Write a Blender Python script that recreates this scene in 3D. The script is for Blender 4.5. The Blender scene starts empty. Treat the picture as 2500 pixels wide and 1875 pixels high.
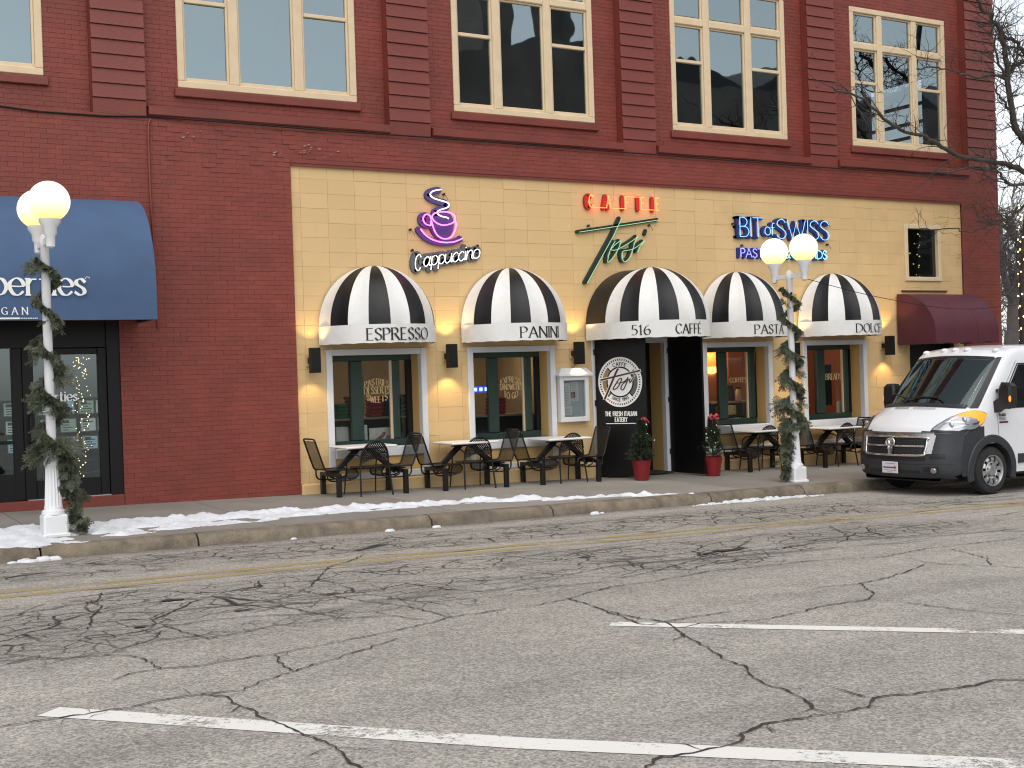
import bpy, bmesh, math, random
from mathutils import Vector, Matrix, noise
import numpy as np
rnd = random.Random(7)
S = bpy.context.scene
COL = S.collection
PI = math.pi

# ------------------------------------------------------------------ camera
cam = bpy.data.objects.new('camera', bpy.data.cameras.new('camera'))
COL.objects.link(cam)
yaw, pitch, roll = math.radians(30.397), math.radians(-0.4186), math.radians(-1.8388)
fw = Vector((math.sin(yaw)*math.cos(pitch), math.cos(yaw)*math.cos(pitch), math.sin(pitch)))
r0 = Vector((math.cos(yaw), -math.sin(yaw), 0)); u0 = r0.cross(fw)
rr = r0*math.cos(roll) + u0*math.sin(roll); uu = -r0*math.sin(roll) + u0*math.cos(roll)
CAM = Vector((0, -18.8486, 1.75))
cam.matrix_world = Matrix(((rr.x, uu.x, -fw.x, CAM.x), (rr.y, uu.y, -fw.y, CAM.y), (rr.z, uu.z, -fw.z, CAM.z), (0, 0, 0, 1)))
cam.data.sensor_width = 36; cam.data.lens = 3126.76/2500*36
cam.data.clip_end = 1500
S.camera = cam

# ------------------------------------------------------------------ sky, sun, exposure
W = bpy.data.worlds.new('World'); S.world = W; W.use_nodes = True
nt = W.node_tree; nt.nodes.clear()
sky = nt.nodes.new('ShaderNodeTexSky'); sky.sky_type = 'NISHITA'; sky.sun_disc = False
SUN_EL, SUN_ROT = math.radians(56), math.radians(205)
sky.sun_elevation = SUN_EL; sky.sun_rotation = SUN_ROT
sky.air_density = 1.0; sky.dust_density = 1.0; sky.ozone_density = 1.0
hs = nt.nodes.new('ShaderNodeHueSaturation'); hs.inputs['Saturation'].default_value = 0.24
bg = nt.nodes.new('ShaderNodeBackground'); bg.inputs['Strength'].default_value = 0.13
wo = nt.nodes.new('ShaderNodeOutputWorld')
nt.links.new(sky.outputs[0], hs.inputs['Color']); nt.links.new(hs.outputs[0], bg.inputs[0]); nt.links.new(bg.outputs[0], wo.inputs[0])
sl = bpy.data.lights.new('sun', 'SUN'); sl.energy = 0.9; sl.angle = math.radians(70); sl.color = (1, .92, .82)
so = bpy.data.objects.new('sun', sl); COL.objects.link(so)
sd = Vector((math.sin(SUN_ROT)*math.cos(SUN_EL), math.cos(SUN_ROT)*math.cos(SUN_EL), math.sin(SUN_EL)))
so.rotation_euler = sd.to_track_quat('Z', 'Y').to_euler(); so.location = (0, -10, 30)
S.view_settings.view_transform = 'Standard'; S.view_settings.look = 'None'
S.view_settings.gamma = 1; S.view_settings.use_curve_mapping = False
S.view_settings.exposure = 0.78
S.render.engine = 'CYCLES'
S.cycles.filter_width = 1.15; S.cycles.max_bounces = 6; S.cycles.transparent_max_bounces = 12

# ------------------------------------------------------------------ helpers
GS = -0.0195                                   # the street falls gently to the right
def gz(x, y=0.0): return GS*(min(max(x, -40), 60)-7.23) + 0.02*y      # pavement
def rz(x): return -0.22 + GS*(min(max(x, -40), 60)-7.23)              # road
def curb_y(x): return -3.95 + 0.057*(x-2.5)

class MB:
    def __init__(s): s.v = []; s.f = []; s.m = []
    def add(s, vs, fs, m=0):
        b = len(s.v); s.v += [tuple(p) for p in vs]
        for f in fs: s.f.append(tuple(b+i for i in f)); s.m.append(m)
        return s
    def quad(s, a, b, c, d, m=0): return s.add([a, b, c, d], [(0, 1, 2, 3)], m)
    def box(s, x0, x1, y0, y1, z0, z1, m=0):
        return s.add([(x0,y0,z0),(x1,y0,z0),(x1,y1,z0),(x0,y1,z0),(x0,y0,z1),(x1,y0,z1),(x1,y1,z1),(x0,y1,z1)],
            [(0,3,2,1),(4,5,6,7),(0,1,5,4),(1,2,6,5),(2,3,7,6),(3,0,4,7)], m)
    def bbox(s, x0, x1, y0, y1, z0, z1, c=.01, m=0):      # box with chamfered edges
        P = []
        for ax in range(3):
            pass
        vs = []; idx = {}
        X = (x0, x1); Y = (y0, y1); Z = (z0, z1)
        for i in (0, 1):
            for j in (0, 1):
                for k in (0, 1):
                    sx = c if i == 0 else -c; sy = c if j == 0 else -c; sz = c if k == 0 else -c
                    for ax, p in enumerate([(X[i], Y[j]+sy, Z[k]+sz), (X[i]+sx, Y[j], Z[k]+sz), (X[i]+sx, Y[j]+sy, Z[k])]):
                        idx[(i, j, k, ax)] = len(vs); vs.append(p)
        g = lambda i, j, k, a: idx[(i, j, k, a)]
        fs = []
        for i in (0, 1): fs.append((g(i,0,0,0), g(i,1,0,0), g(i,1,1,0), g(i,0,1,0)))
        for j in (0, 1): fs.append((g(0,j,0,1), g(1,j,0,1), g(1,j,1,1), g(0,j,1,1)))
        for k in (0, 1): fs.append((g(0,0,k,2), g(1,0,k,2), g(1,1,k,2), g(0,1,k,2)))
        for j in (0, 1):
            for k in (0, 1): fs.append((g(0,j,k,1), g(1,j,k,1), g(1,j,k,2), g(0,j,k,2)))
        for i in (0, 1):
            for k in (0, 1): fs.append((g(i,0,k,0), g(i,1,k,0), g(i,1,k,2), g(i,0,k,2)))
        for i in (0, 1):
            for j in (0, 1): fs.append((g(i,j,0,0), g(i,j,1,0), g(i,j,1,1), g(i,j,0,1)))
        for i in (0, 1):
            for j in (0, 1):
                for k in (0, 1): fs.append((g(i,j,k,0), g(i,j,k,1), g(i,j,k,2)))
        return s.add(vs, fs, m)
    def beam(s, p0, p1, w, h, m=0, up=(0, 0, 1)):         # square bar between two points
        p0 = Vector(p0); p1 = Vector(p1); d = (p1-p0).normalized(); up = Vector(up)
        if abs(d.dot(up)) > .98: up = Vector((0, 1, 0))
        a = d.cross(up).normalized()*w/2; b = a.cross(d).normalized()*h/2
        vs = [p0-a-b, p0+a-b, p0+a+b, p0-a+b, p1-a-b, p1+a-b, p1+a+b, p1-a+b]
        return s.add(vs, [(0,1,2,3),(7,6,5,4),(0,4,5,1),(1,5,6,2),(2,6,7,3),(3,7,4,0)], m)
    def tube(s, pts, r, n=6, m=0, closed=False, caps=True):
        pts = [Vector(p) for p in pts]; N = len(pts)
        R = r if isinstance(r, (list, tuple)) else [r]*N
        a = None; vs = []
        for i, p in enumerate(pts):
            if closed: t = pts[(i+1) % N]-pts[i-1]
            else: t = pts[min(i+1, N-1)]-pts[max(i-1, 0)]
            if t.length < 1e-9: t = Vector((0, 0, 1))
            t.normalize()
            if a is None:
                a = t.cross(Vector((0, 0, 1)) if abs(t.z) < .9 else Vector((1, 0, 0))).normalized()
            a = (a - t*a.dot(t)); 
            if a.length < 1e-6: a = t.cross(Vector((.3, .5, .8)))
            a.normalize(); b = t.cross(a)
            for k in range(n):
                an = 2*PI*k/n; vs.append(p + (a*math.cos(an)+b*math.sin(an))*R[i])
        fs = []
        for i in range(N if closed else N-1):
            j = (i+1) % N
            for k in range(n): fs.append((i*n+k, i*n+(k+1) % n, j*n+(k+1) % n, j*n+k))
        if caps and not closed: fs += [tuple(range(n))[::-1], tuple((N-1)*n+k for k in range(n))]
        return s.add(vs, fs, m)
    def cyl(s, p0, p1, r0, r1=None, n=12, m=0): return s.tube([p0, p1], [r0, r1 if r1 is not None else r0], n, m)
    def lathe(s, prof, c=(0, 0, 0), n=20, m=0, flute=0, caps=True):
        vs = []; fs = []; P = len(prof)
        for (r, z) in prof:
            for k in range(n):
                a = 2*PI*k/n; q = r*(1-flute*(k % 2))
                vs.append((c[0]+q*math.cos(a), c[1]+q*math.sin(a), c[2]+z))
        for i in range(P-1):
            for k in range(n): fs.append((i*n+k, i*n+(k+1) % n, (i+1)*n+(k+1) % n, (i+1)*n+k))
        if caps: fs += [tuple(range(n))[::-1], tuple((P-1)*n+k for k in range(n))]
        return s.add(vs, fs, m)
    def sphere(s, c, r, n=16, k=10, m=0, sx=1, sy=1, sz=1):
        vs = [(c[0], c[1], c[2]-r*sz)]
        for i in range(1, k):
            ph = -PI/2+PI*i/k
            for j in range(n):
                a = 2*PI*j/n; vs.append((c[0]+r*sx*math.cos(ph)*math.cos(a), c[1]+r*sy*math.cos(ph)*math.sin(a), c[2]+r*sz*math.sin(ph)))
        vs.append((c[0], c[1], c[2]+r*sz)); fs = []
        for j in range(n): fs.append((0, 1+(j+1) % n, 1+j)); fs.append((len(vs)-1, 1+(k-2)*n+j, 1+(k-2)*n+(j+1) % n))
        for i in range(k-2):
            for j in range(n): fs.append((1+i*n+j, 1+i*n+(j+1) % n, 1+(i+1)*n+(j+1) % n, 1+(i+1)*n+j))
        return s.add(vs, fs, m)
    def grid(s, fn, nu, nv, m=0, keep=None):
        vs = [fn(i/nu, j/nv) for i in range(nu+1) for j in range(nv+1)]
        fs = [(i*(nv+1)+j, (i+1)*(nv+1)+j, (i+1)*(nv+1)+j+1, i*(nv+1)+j+1) for i in range(nu) for j in range(nv) if keep is None or keep((i+.5)/nu, (j+.5)/nv)]
        return s.add(vs, fs, m)
    def prism(s, poly, fn, m=0):        # poly of 2D points; fn(u, v, t) with t 0 front, 1 back
        n = len(poly)
        vs = [fn(u, v, 0) for u, v in poly]+[fn(u, v, 1) for u, v in poly]
        return s.add(vs, [tuple(range(n)), tuple(range(2*n-1, n-1, -1))]+[(i, (i+1) % n, n+(i+1) % n, n+i) for i in range(n)], m)
    def build(s, name, mats, parent=None, smooth=None, loc=None, kind=None, label=None, recalc=True, cat=None, group=None):
        me = bpy.data.meshes.new(name); me.from_pydata(s.v, [], s.f)
        mats = mats if isinstance(mats, (list, tuple)) else [mats]
        for m in mats: me.materials.append(m)
        if len(mats) > 1: me.polygons.foreach_set('material_index', s.m)
        if recalc and s.f:
            b = bmesh.new(); b.from_mesh(me); bmesh.ops.recalc_face_normals(b, faces=b.faces); b.to_mesh(me); b.free()
        if smooth is not None:
            me.polygons.foreach_set('use_smooth', [True]*len(me.polygons)); me.set_sharp_from_angle(angle=math.radians(smooth))
        me.update()
        o = bpy.data.objects.new(name, me); COL.objects.link(o)
        if parent: o.parent = parent
        if loc: o.location = loc
        if kind: o['kind'] = kind
        if label: o['label'] = label
        if cat: o['category'] = cat
        if group: o['group'] = group
        return o

def thing(name, label, cat, loc=(0, 0, 0), group=None, rotz=0):
    o = bpy.data.objects.new(name, None); COL.objects.link(o); o.location = loc; o.rotation_euler = (0, 0, rotz)
    o.empty_display_size = .1
    o['label'] = label; o['category'] = cat
    if group: o['group'] = group
    return o
def dup(root, loc, label, rotz=None):
    r = root.copy(); COL.objects.link(r); r.location = loc; r['label'] = label
    if rotz is not None: r.rotation_euler = (0, 0, rotz)
    for ch in list(root.children):
        c = ch.copy(); COL.objects.link(c); c.parent = r
        for g in list(ch.children):
            d = g.copy(); COL.objects.link(d); d.parent = c
    return r
def inst(o, parent, loc):
    c = o.copy(); COL.objects.link(c); c.parent = parent; c.location = loc
    return c
def rect_minus(rects, hole):
    hx0, hx1, hz0, hz1 = hole; out = []
    for (x0, x1, z0, z1) in rects:
        if hx1 <= x0 or hx0 >= x1 or hz1 <= z0 or hz0 >= z1: out.append((x0, x1, z0, z1)); continue
        if z0 < hz0: out.append((x0, x1, z0, hz0))
        if z1 > hz1: out.append((x0, x1, hz1, z1))
        a, b = max(z0, hz0), min(z1, hz1)
        if x0 < hx0: out.append((x0, hx0, a, b))
        if x1 > hx1: out.append((hx1, x1, a, b))
    return out
def crom(pts, n=5, closed=False):
    P = [Vector(p) for p in pts]; N = len(P); out = []
    for i in range(N if closed else N-1):
        a, b, c, d = (P[(i-1) % N], P[i], P[(i+1) % N], P[(i+2) % N]) if closed else (P[max(i-1, 0)], P[i], P[i+1], P[min(i+2, N-1)])
        for k in range(n):
            t = k/n
            out.append(.5*((2*b)+(c-a)*t+(2*a-5*b+4*c-d)*t*t+(3*b-a-3*c+d)*t*t*t))
    if not closed: out.append(P[-1])
    return out

# ------------------------------------------------------------------ materials
def mat(name, col, rough=.6, metal=0, var=.0, vscale=3.0, bump=0, bscale=60, spec=.5, coat=0, island=0, emit=None, es=0, dirt=0, dcol=(.08, .07, .06), dscale=2.0):
    m = bpy.data.materials.new(name); m.use_nodes = True; t = m.node_tree; N = t.nodes; L = t.links
    p = N['Principled BSDF']; p.inputs['Roughness'].default_value = rough; p.inputs['Metallic'].default_value = metal
    p.inputs['Specular IOR Level'].default_value = spec; p.inputs['Coat Weight'].default_value = coat
    p.inputs['Base Color'].default_value = (*col, 1)
    cur = None
    def rgb():
        n = N.new('ShaderNodeRGB'); n.outputs[0].default_value = (*col, 1); return n.outputs[0]
    tc = N.new('ShaderNodeTexCoord')
    if var or island or dirt: cur = rgb()
    if var:
        nz = N.new('ShaderNodeTexNoise'); nz.inputs['Scale'].default_value = vscale; nz.inputs['Detail'].default_value = 5
        L.new(tc.outputs['Object'], nz.inputs['Vector'])
        mr = N.new('ShaderNodeMapRange'); mr.inputs['From Min'].default_value = .3; mr.inputs['From Max'].default_value = .7
        mr.inputs['To Min'].default_value = 1-var; mr.inputs['To Max'].default_value = 1+var
        L.new(nz.outputs[0], mr.inputs[0])
        mx = N.new('ShaderNodeVectorMath'); mx.operation = 'SCALE'
        L.new(cur, mx.inputs[0]); L.new(mr.outputs[0], mx.inputs['Scale']); cur = mx.outputs[0]
    if island:
        ge = N.new('ShaderNodeNewGeometry'); oi = N.new('ShaderNodeObjectInfo'); ad = N.new('ShaderNodeMath'); ad.operation = 'ADD'
        L.new(ge.outputs['Random Per Island'], ad.inputs[0]); L.new(oi.outputs['Random'], ad.inputs[1])
        fr = N.new('ShaderNodeMath'); fr.operation = 'FRACT'; L.new(ad.outputs[0], fr.inputs[0])
        mr = N.new('ShaderNodeMapRange'); mr.inputs['To Min'].default_value = 1-island; mr.inputs['To Max'].default_value = 1+island
        L.new(fr.outputs[0], mr.inputs[0])
        mx = N.new('ShaderNodeVectorMath'); mx.operation = 'SCALE'; L.new(cur, mx.inputs[0]); L.new(mr.outputs[0], mx.inputs['Scale']); cur = mx.outputs[0]
    if dirt:
        nz = N.new('ShaderNodeTexNoise'); nz.inputs['Scale'].default_value = dscale; nz.inputs['Detail'].default_value = 8; nz.inputs['Roughness'].default_value = .7
        L.new(tc.outputs['Object'], nz.inputs['Vector'])
        mr = N.new('ShaderNodeMapRange'); mr.inputs['From Min'].default_value = .5; mr.inputs['From Max'].default_value = .75; mr.inputs['To Max'].default_value = dirt
        L.new(nz.outputs[0], mr.inputs[0])
        mx = N.new('ShaderNodeMix'); mx.data_type = 'RGBA'; L.new(mr.outputs[0], mx.inputs['Factor']); L.new(cur, mx.inputs['A']); mx.inputs['B'].default_value = (*dcol, 1); cur = mx.outputs['Result']
    if cur is not None: L.new(cur, p.inputs['Base Color'])
    if bump:
        nz = N.new('ShaderNodeTexNoise'); nz.inputs['Scale'].default_value = bscale; nz.inputs['Detail'].default_value = 4
        L.new(tc.outputs['Object'], nz.inputs['Vector'])
        b = N.new('ShaderNodeBump'); b.inputs['Strength'].default_value = bump; b.inputs['Distance'].default_value = .01
        L.new(nz.outputs[0], b.inputs['Height']); L.new(b.outputs[0], p.inputs['Normal'])
    if emit: p.inputs['Emission Color'].default_value = (*emit, 1); p.inputs['Emission Strength'].default_value = es
    return m
def glass(name, tint, refl, rough=.02, wobble=0.0):
    m = bpy.data.materials.new(name); m.use_nodes = True; t = m.node_tree; N = t.nodes; L = t.links; N.clear()
    o = N.new('ShaderNodeOutputMaterial'); tr = N.new('ShaderNodeBsdfTransparent'); tr.inputs[0].default_value = (*tint, 1)
    gl = N.new('ShaderNodeBsdfGlossy'); gl.inputs['Roughness'].default_value = rough; gl.inputs['Color'].default_value = (.80, .97, 1, 1)
    fr = N.new('ShaderNodeLayerWeight'); fr.inputs['Blend'].default_value = .35
    mr = N.new('ShaderNodeMapRange'); mr.inputs['To Min'].default_value = refl; mr.inputs['To Max'].default_value = min(1, refl+.6)
    L.new(fr.outputs['Fresnel'], mr.inputs[0])
    mx = N.new('ShaderNodeMixShader'); L.new(mr.outputs[0], mx.inputs[0]); L.new(tr.outputs[0], mx.inputs[1]); L.new(gl.outputs[0], mx.inputs[2]); L.new(mx.outputs[0], o.inputs[0])
    if wobble:
        tc = N.new('ShaderNodeTexCoord'); nz = N.new('ShaderNodeTexNoise'); nz.inputs['Scale'].default_value = 1.6; nz.inputs['Detail'].default_value = 1
        b = N.new('ShaderNodeBump'); b.inputs['Strength'].default_value = wobble; b.inputs['Distance'].default_value = .05
        L.new(tc.outputs['Object'], nz.inputs['Vector']); L.new(nz.outputs[0], b.inputs['Height']); L.new(b.outputs[0], gl.inputs['Normal'])
    return m
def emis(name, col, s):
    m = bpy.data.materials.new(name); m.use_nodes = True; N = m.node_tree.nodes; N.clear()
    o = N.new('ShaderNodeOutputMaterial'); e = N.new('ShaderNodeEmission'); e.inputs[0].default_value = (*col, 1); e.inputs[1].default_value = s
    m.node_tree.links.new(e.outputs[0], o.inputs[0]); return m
def glass_sheet(name, col, open_):      # finely perforated sheet seen from afar: a fixed share is open
    m = mat(name, col, .5); t = m.node_tree; N = t.nodes; L = t.links; p = N['Principled BSDF']; o = [n for n in N if n.type == 'OUTPUT_MATERIAL'][0]
    tr = N.new('ShaderNodeBsdfTransparent'); mx = N.new('ShaderNodeMixShader'); mx.inputs[0].default_value = open_
    L.new(p.outputs[0], mx.inputs[1]); L.new(tr.outputs[0], mx.inputs[2]); L.new(mx.outputs[0], o.inputs[0]); return m
def mesh_cloth(name, col, scale, thr):      # perforated sheet: small holes
    m = mat(name, col, .5); t = m.node_tree; N = t.nodes; L = t.links; p = N['Principled BSDF']; o = [n for n in N if n.type == 'OUTPUT_MATERIAL'][0]
    tc = N.new('ShaderNodeTexCoord'); vo = N.new('ShaderNodeTexVoronoi'); vo.inputs['Scale'].default_value = scale; vo.inputs['Randomness'].default_value = 0
    L.new(tc.outputs['Object'], vo.inputs['Vector'])
    c = N.new('ShaderNodeMath'); c.operation = 'LESS_THAN'; c.inputs[1].default_value = thr; L.new(vo.outputs['Distance'], c.inputs[0])
    tr = N.new('ShaderNodeBsdfTransparent'); mx = N.new('ShaderNodeMixShader'); L.new(c.outputs[0], mx.inputs[0]); L.new(p.outputs[0], mx.inputs[1]); L.new(tr.outputs[0], mx.inputs[2]); L.new(mx.outputs[0], o.inputs[0])
    return m

M = dict(
 brick=mat('painted_brick', (.198, .0375, .0245), .60, var=.12, vscale=1.3, island=.09, bump=.5, bscale=45, dirt=.38, dcol=(.10, .023, .017), dscale=.9),
 brick_sat=mat('fresh_red_paint', (.172, .0325, .0215), .5, var=.16, vscale=1.1, bump=.5, bscale=40),
 mortar=mat('lit_edge_mortar', (.235, .062, .043), .75, var=.45, vscale=2.2),  # lighter than the brick: sky light on course edges put into the colour
 block=mat('yellow_painted_block', (.64, .445, .215), .6, var=.07, vscale=.7, island=.035, bump=.3, bscale=35, dirt=.34, dcol=(.44, .29, .135), dscale=1.6),
 bjoint=mat('yellow_joint', (.54, .37, .178), .8),
 yplain=mat('yellow_plaster', (.58, .37, .13), .7, var=.06, vscale=2, bump=.2, dirt=.2, dcol=(.35, .21, .09)),
 cream=mat('cream_paint', (.66, .52, .34), .5, var=.05, vscale=5, dirt=.2, dcol=(.45, .34, .2), dscale=6),
 white=mat('white_paint', (.66, .67, .68), .5, var=.05, vscale=4, dirt=.25, dcol=(.42, .42, .42), dscale=4),
 green=mat('dark_green_paint', (.020, .044, .035), .4, var=.12, vscale=6),
 black=mat('black_paint', (.006, .006, .0065), .5, var=.2, vscale=3, spec=.3),
 doorblack=mat('black_door', (.004, .004, .0045), .42, var=.2, vscale=3, spec=.3),
 blackmetal=mat('black_coated_metal', (.006, .0058, .006), .38, var=.15, vscale=8, spec=.4),
 brownmetal=mat('brown_metal', (.028, .014, .012), .4),
 gorew=mat('white_vinyl', (.70, .70, .68), .38, var=.05, vscale=4, dirt=.3, dcol=(.48, .46, .41), dscale=3.5, bump=.16, bscale=7),
 goreb=mat('black_vinyl', (.006, .0065, .008), .40, var=.2, vscale=4, bump=.16, bscale=7, spec=.35),
 ink=mat('black_lettering', (.012, .011, .01), .5),
 winky=mat('gold_lettering', (.55, .40, .20), .5),
 whiteink=mat('white_lettering', (.78, .78, .76), .5),
 blue=mat('blue_awning_cloth', (.058, .105, .20), .7, var=.07, vscale=2.5, bump=.12, bscale=4, spec=.3),
 maroon=mat('maroon_awning_cloth', (.075, .012, .024), .6, var=.1, vscale=3, bump=.1, bscale=6),
 glassup=glass('upper_window_glass', (.30, .36, .37), .26, .015, .05),
 glassshop=glass('shop_glass', (.80, .84, .84), .05, .02),
 glassdoor=glass('door_glass', (.62, .66, .66), .10, .02),
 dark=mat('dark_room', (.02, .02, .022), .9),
 stone=mat('grey_concrete', (.25, .232, .205), .85, var=.14, vscale=1.5, bump=.4, bscale=70, island=.07, dirt=.7, dcol=(.135, .12, .10), dscale=.75),
 curb=mat('weathered_curb', (.185, .152, .112), .92, var=.35, vscale=5, bump=1.6, bscale=48, island=.10, dirt=.65, dcol=(.09, .075, .055), dscale=3),
 snow=mat('old_snow', (.66, .68, .72), .75, var=.10, vscale=7, bump=1.0, bscale=34, dirt=.5, dcol=(.40, .40, .41), dscale=4),
 crack=mat('crack_filling', (.038, .034, .029), .95, var=.4, vscale=9),
 lampw=mat('white_cast_metal', (.72, .73, .74), .4, var=.04, vscale=6, dirt=.2, dcol=(.45, .44, .42), dscale=6),
 needle=mat('fir_needles', (.080, .092, .056), .7, var=.35, vscale=7, island=.35),
 needle2=mat('spruce_needles', (.030, .046, .022), .7, var=.35, vscale=9, island=.35),
 wood=mat('bark', (.055, .045, .038), .9, var=.3, vscale=5, bump=.8, bscale=20),
 bark2=mat('far_bark', (.10, .09, .085), .9, var=.2, vscale=3),
 potred=mat('red_foil_pot', (.18, .007, .011), .4, var=.1, vscale=9),
 ribbon=mat('red_ribbon', (.45, .02, .035), .5),
 bauble=mat('white_bauble', (.8, .8, .8), .3),
 tabletop=mat('white_tabletop', (.74, .73, .72), .4, var=.03),
 perf=glass_sheet('perforated_black_sheet', (.008, .0075, .007), .27),
 redsolid=mat('red_cloth', (.42, .02, .03), .8, var=.2, vscale=14),
)

CRACKS=[(0.028,[(1.026,-11.352),(1.076,-11.34),(1.323,-11.317),(1.578,-11.305),(1.791,-11.289),(1.995,-11.228),(2.223,-11.211),(2.481,-11.258),(2.641,-11.093),(2.931,-10.935),(3.162,-10.799),(3.378,-10.681),(3.635,-10.529),(3.986,-10.32)]),(0.045,[(2.223,-11.211),(2.346,-11.363),(2.336,-11.525),(2.375,-11.777),(2.361,-12.011),(2.417,-12.223),(2.431,-12.426),(2.477,-12.666),(2.459,-12.83),(2.433,-12.98),(2.437,-13.142),(2.429,-13.268)]),(0.025,[(1.862,-10.525),(2.011,-10.389),(2.214,-10.362),(2.477,-10.415),(2.703,-10.352),(3.02,-10.342),(3.423,-10.235),(3.839,-10.111),(4.171,-10.012),(4.69,-9.781),(5.004,-9.748),(5.301,-9.694)]),(0.035,[(2.214,-10.362),(2.216,-10.062),(2.188,-9.862),(2.021,-9.7),(1.786,-9.631),(1.358,-9.473),(1.274,-9.442)]),(0.03,[(3.02,-10.342),(2.954,-10.613),(2.931,-10.935)]),(0.035,[(4.174,-7.769),(4.337,-7.639),(4.814,-6.799),(4.98,-6.515),(5.387,-6.166),(5.743,-5.726)]),(0.03,[(3.56,-7.723),(4.191,-7.782),(4.3,-8.179),(4.412,-8.636),(4.566,-8.962),(4.613,-9.135),(4.657,-9.436),(4.69,-9.781)]),(0.022,[(2.067,-9.638),(2.327,-9.373),(2.846,-9.364),(3.215,-9.342),(3.905,-9.289),(4.331,-9.465),(4.469,-9.81)]),(0.02,[(2.114,-9.069),(2.515,-8.908),(2.991,-8.769),(3.4,-8.806),(3.908,-9.037)]),(0.025,[(2.124,-8.634),(2.292,-8.021),(2.46,-7.6),(2.441,-7.149),(2.277,-7.181)]),(0.016,[(3.257,-8.027),(3.731,-8.437),(3.823,-8.844),(3.94,-9.251)]),(0.016,[(2.657,-8.775),(2.792,-9.541),(3.306,-9.348)]),(0.016,[(4.452,-8.132),(4.971,-8.099),(5.536,-8.168),(6.145,-8.255)]),(0.016,[(4.412,-8.636),(4.886,-8.754),(5.337,-8.77),(5.825,-8.802)]),(0.014,[(1.523,-8.384),(1.889,-8.236),(2.284,-7.885),(2.66,-7.743),(3.179,-7.602),(3.58,-7.66)]),(0.014,[(4.507,-6.96),(5.296,-6.853),(6.149,-6.736),(6.857,-7.041)]),(0.014,[(1.638,-7.624),(1.931,-7.501),(2.448,-7.303),(2.954,-6.887),(3.17,-6.877)]),(0.025,[(5.301,-9.694),(5.577,-9.684),(5.941,-9.586),(6.241,-9.423),(6.664,-9.246),(7.007,-9.241),(7.387,-9.165),(7.952,-9.019),(8.414,-9.064),(9.252,-9.06),(10.002,-9.292),(10.838,-9.098),(11.664,-9.088),(12.525,-9.065)]),(0.05,[(5.928,-9.533),(5.908,-9.921),(5.862,-10.227),(5.803,-10.568),(5.727,-10.874),(5.824,-11.023)]),(0.05,[(5.862,-10.227),(5.863,-10.61),(5.95,-10.914),(5.864,-11.142),(5.728,-11.428),(5.678,-11.651),(5.557,-11.954),(5.444,-12.236),(5.429,-12.438),(5.275,-12.693),(5.186,-12.932),(5.181,-13.14),(5.116,-13.364),(5.027,-13.494),(5.012,-13.636)]),(0.05,[(5.012,-13.636),(5.3,-13.647),(5.479,-13.51),(5.672,-13.54),(5.914,-13.601),(6.207,-13.624),(6.404,-13.598),(6.569,-13.688),(6.639,-13.713)]),(0.055,[(5.012,-13.636),(4.75,-13.608),(4.573,-13.604),(4.351,-13.676),(4.242,-13.785),(4.097,-13.815),(3.918,-13.818),(3.759,-13.784),(3.642,-13.845),(3.518,-13.94)]),(0.018,[(5.95,-10.914),(6.247,-10.882),(6.662,-10.861)]),(0.028,[(5.906,-11.172),(6.166,-11.125),(6.544,-11.273),(6.929,-11.241),(7.447,-11.088),(7.94,-11.093),(8.234,-10.862),(8.514,-10.425),(8.884,-10.352),(9.383,-10.172),(9.963,-9.909)]),(0.022,[(7.94,-11.093),(8.1,-11.349),(8.146,-11.786),(8.348,-12.307),(8.375,-12.386)]),(0.012,[(8.514,-10.425),(7.997,-10.377)]),(0.025,[(10.104,-9.48),(10.07,-9.99),(10.516,-10.624),(10.574,-10.706)]),(0.025,[(11.07,-9.275),(10.767,-9.978),(10.397,-10.336)]),(0.02,[(5.477,-13.476),(5.453,-13.184)]),(0.02,[(7.737,-7.926),(7.496,-8.382),(7.911,-8.485),(7.821,-8.824),(8.5,-8.497),(8.763,-8.909)]),(0.02,[(6.905,-8.903),(7.436,-8.734),(8.273,-8.327),(9.171,-8.077),(9.837,-8.081),(10.613,-8.007)]),(0.016,[(6.071,-8.382),(6.543,-8.455),(7.443,-8.136),(7.863,-8.238)]),(0.016,[(8.145,-7.779),(8.345,-8.158),(8.752,-8.001),(8.767,-8.475),(9.213,-8.583)]),(0.018,[(11.661,-6.822),(11.122,-7.681),(11.186,-8.169),(12.068,-8.418),(13.307,-8.458)]),(0.014,[(6.857,-7.041),(8.259,-6.743),(9.647,-6.683),(11.049,-6.337),(12.56,-6.458)]),(0.016,[(5.758,-8.916),(6.484,-8.946),(6.916,-9.0)]),(0.03,[(2.302,-7.345),(2.482,-7.327),(2.635,-6.82),(2.882,-6.835)])]
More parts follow.
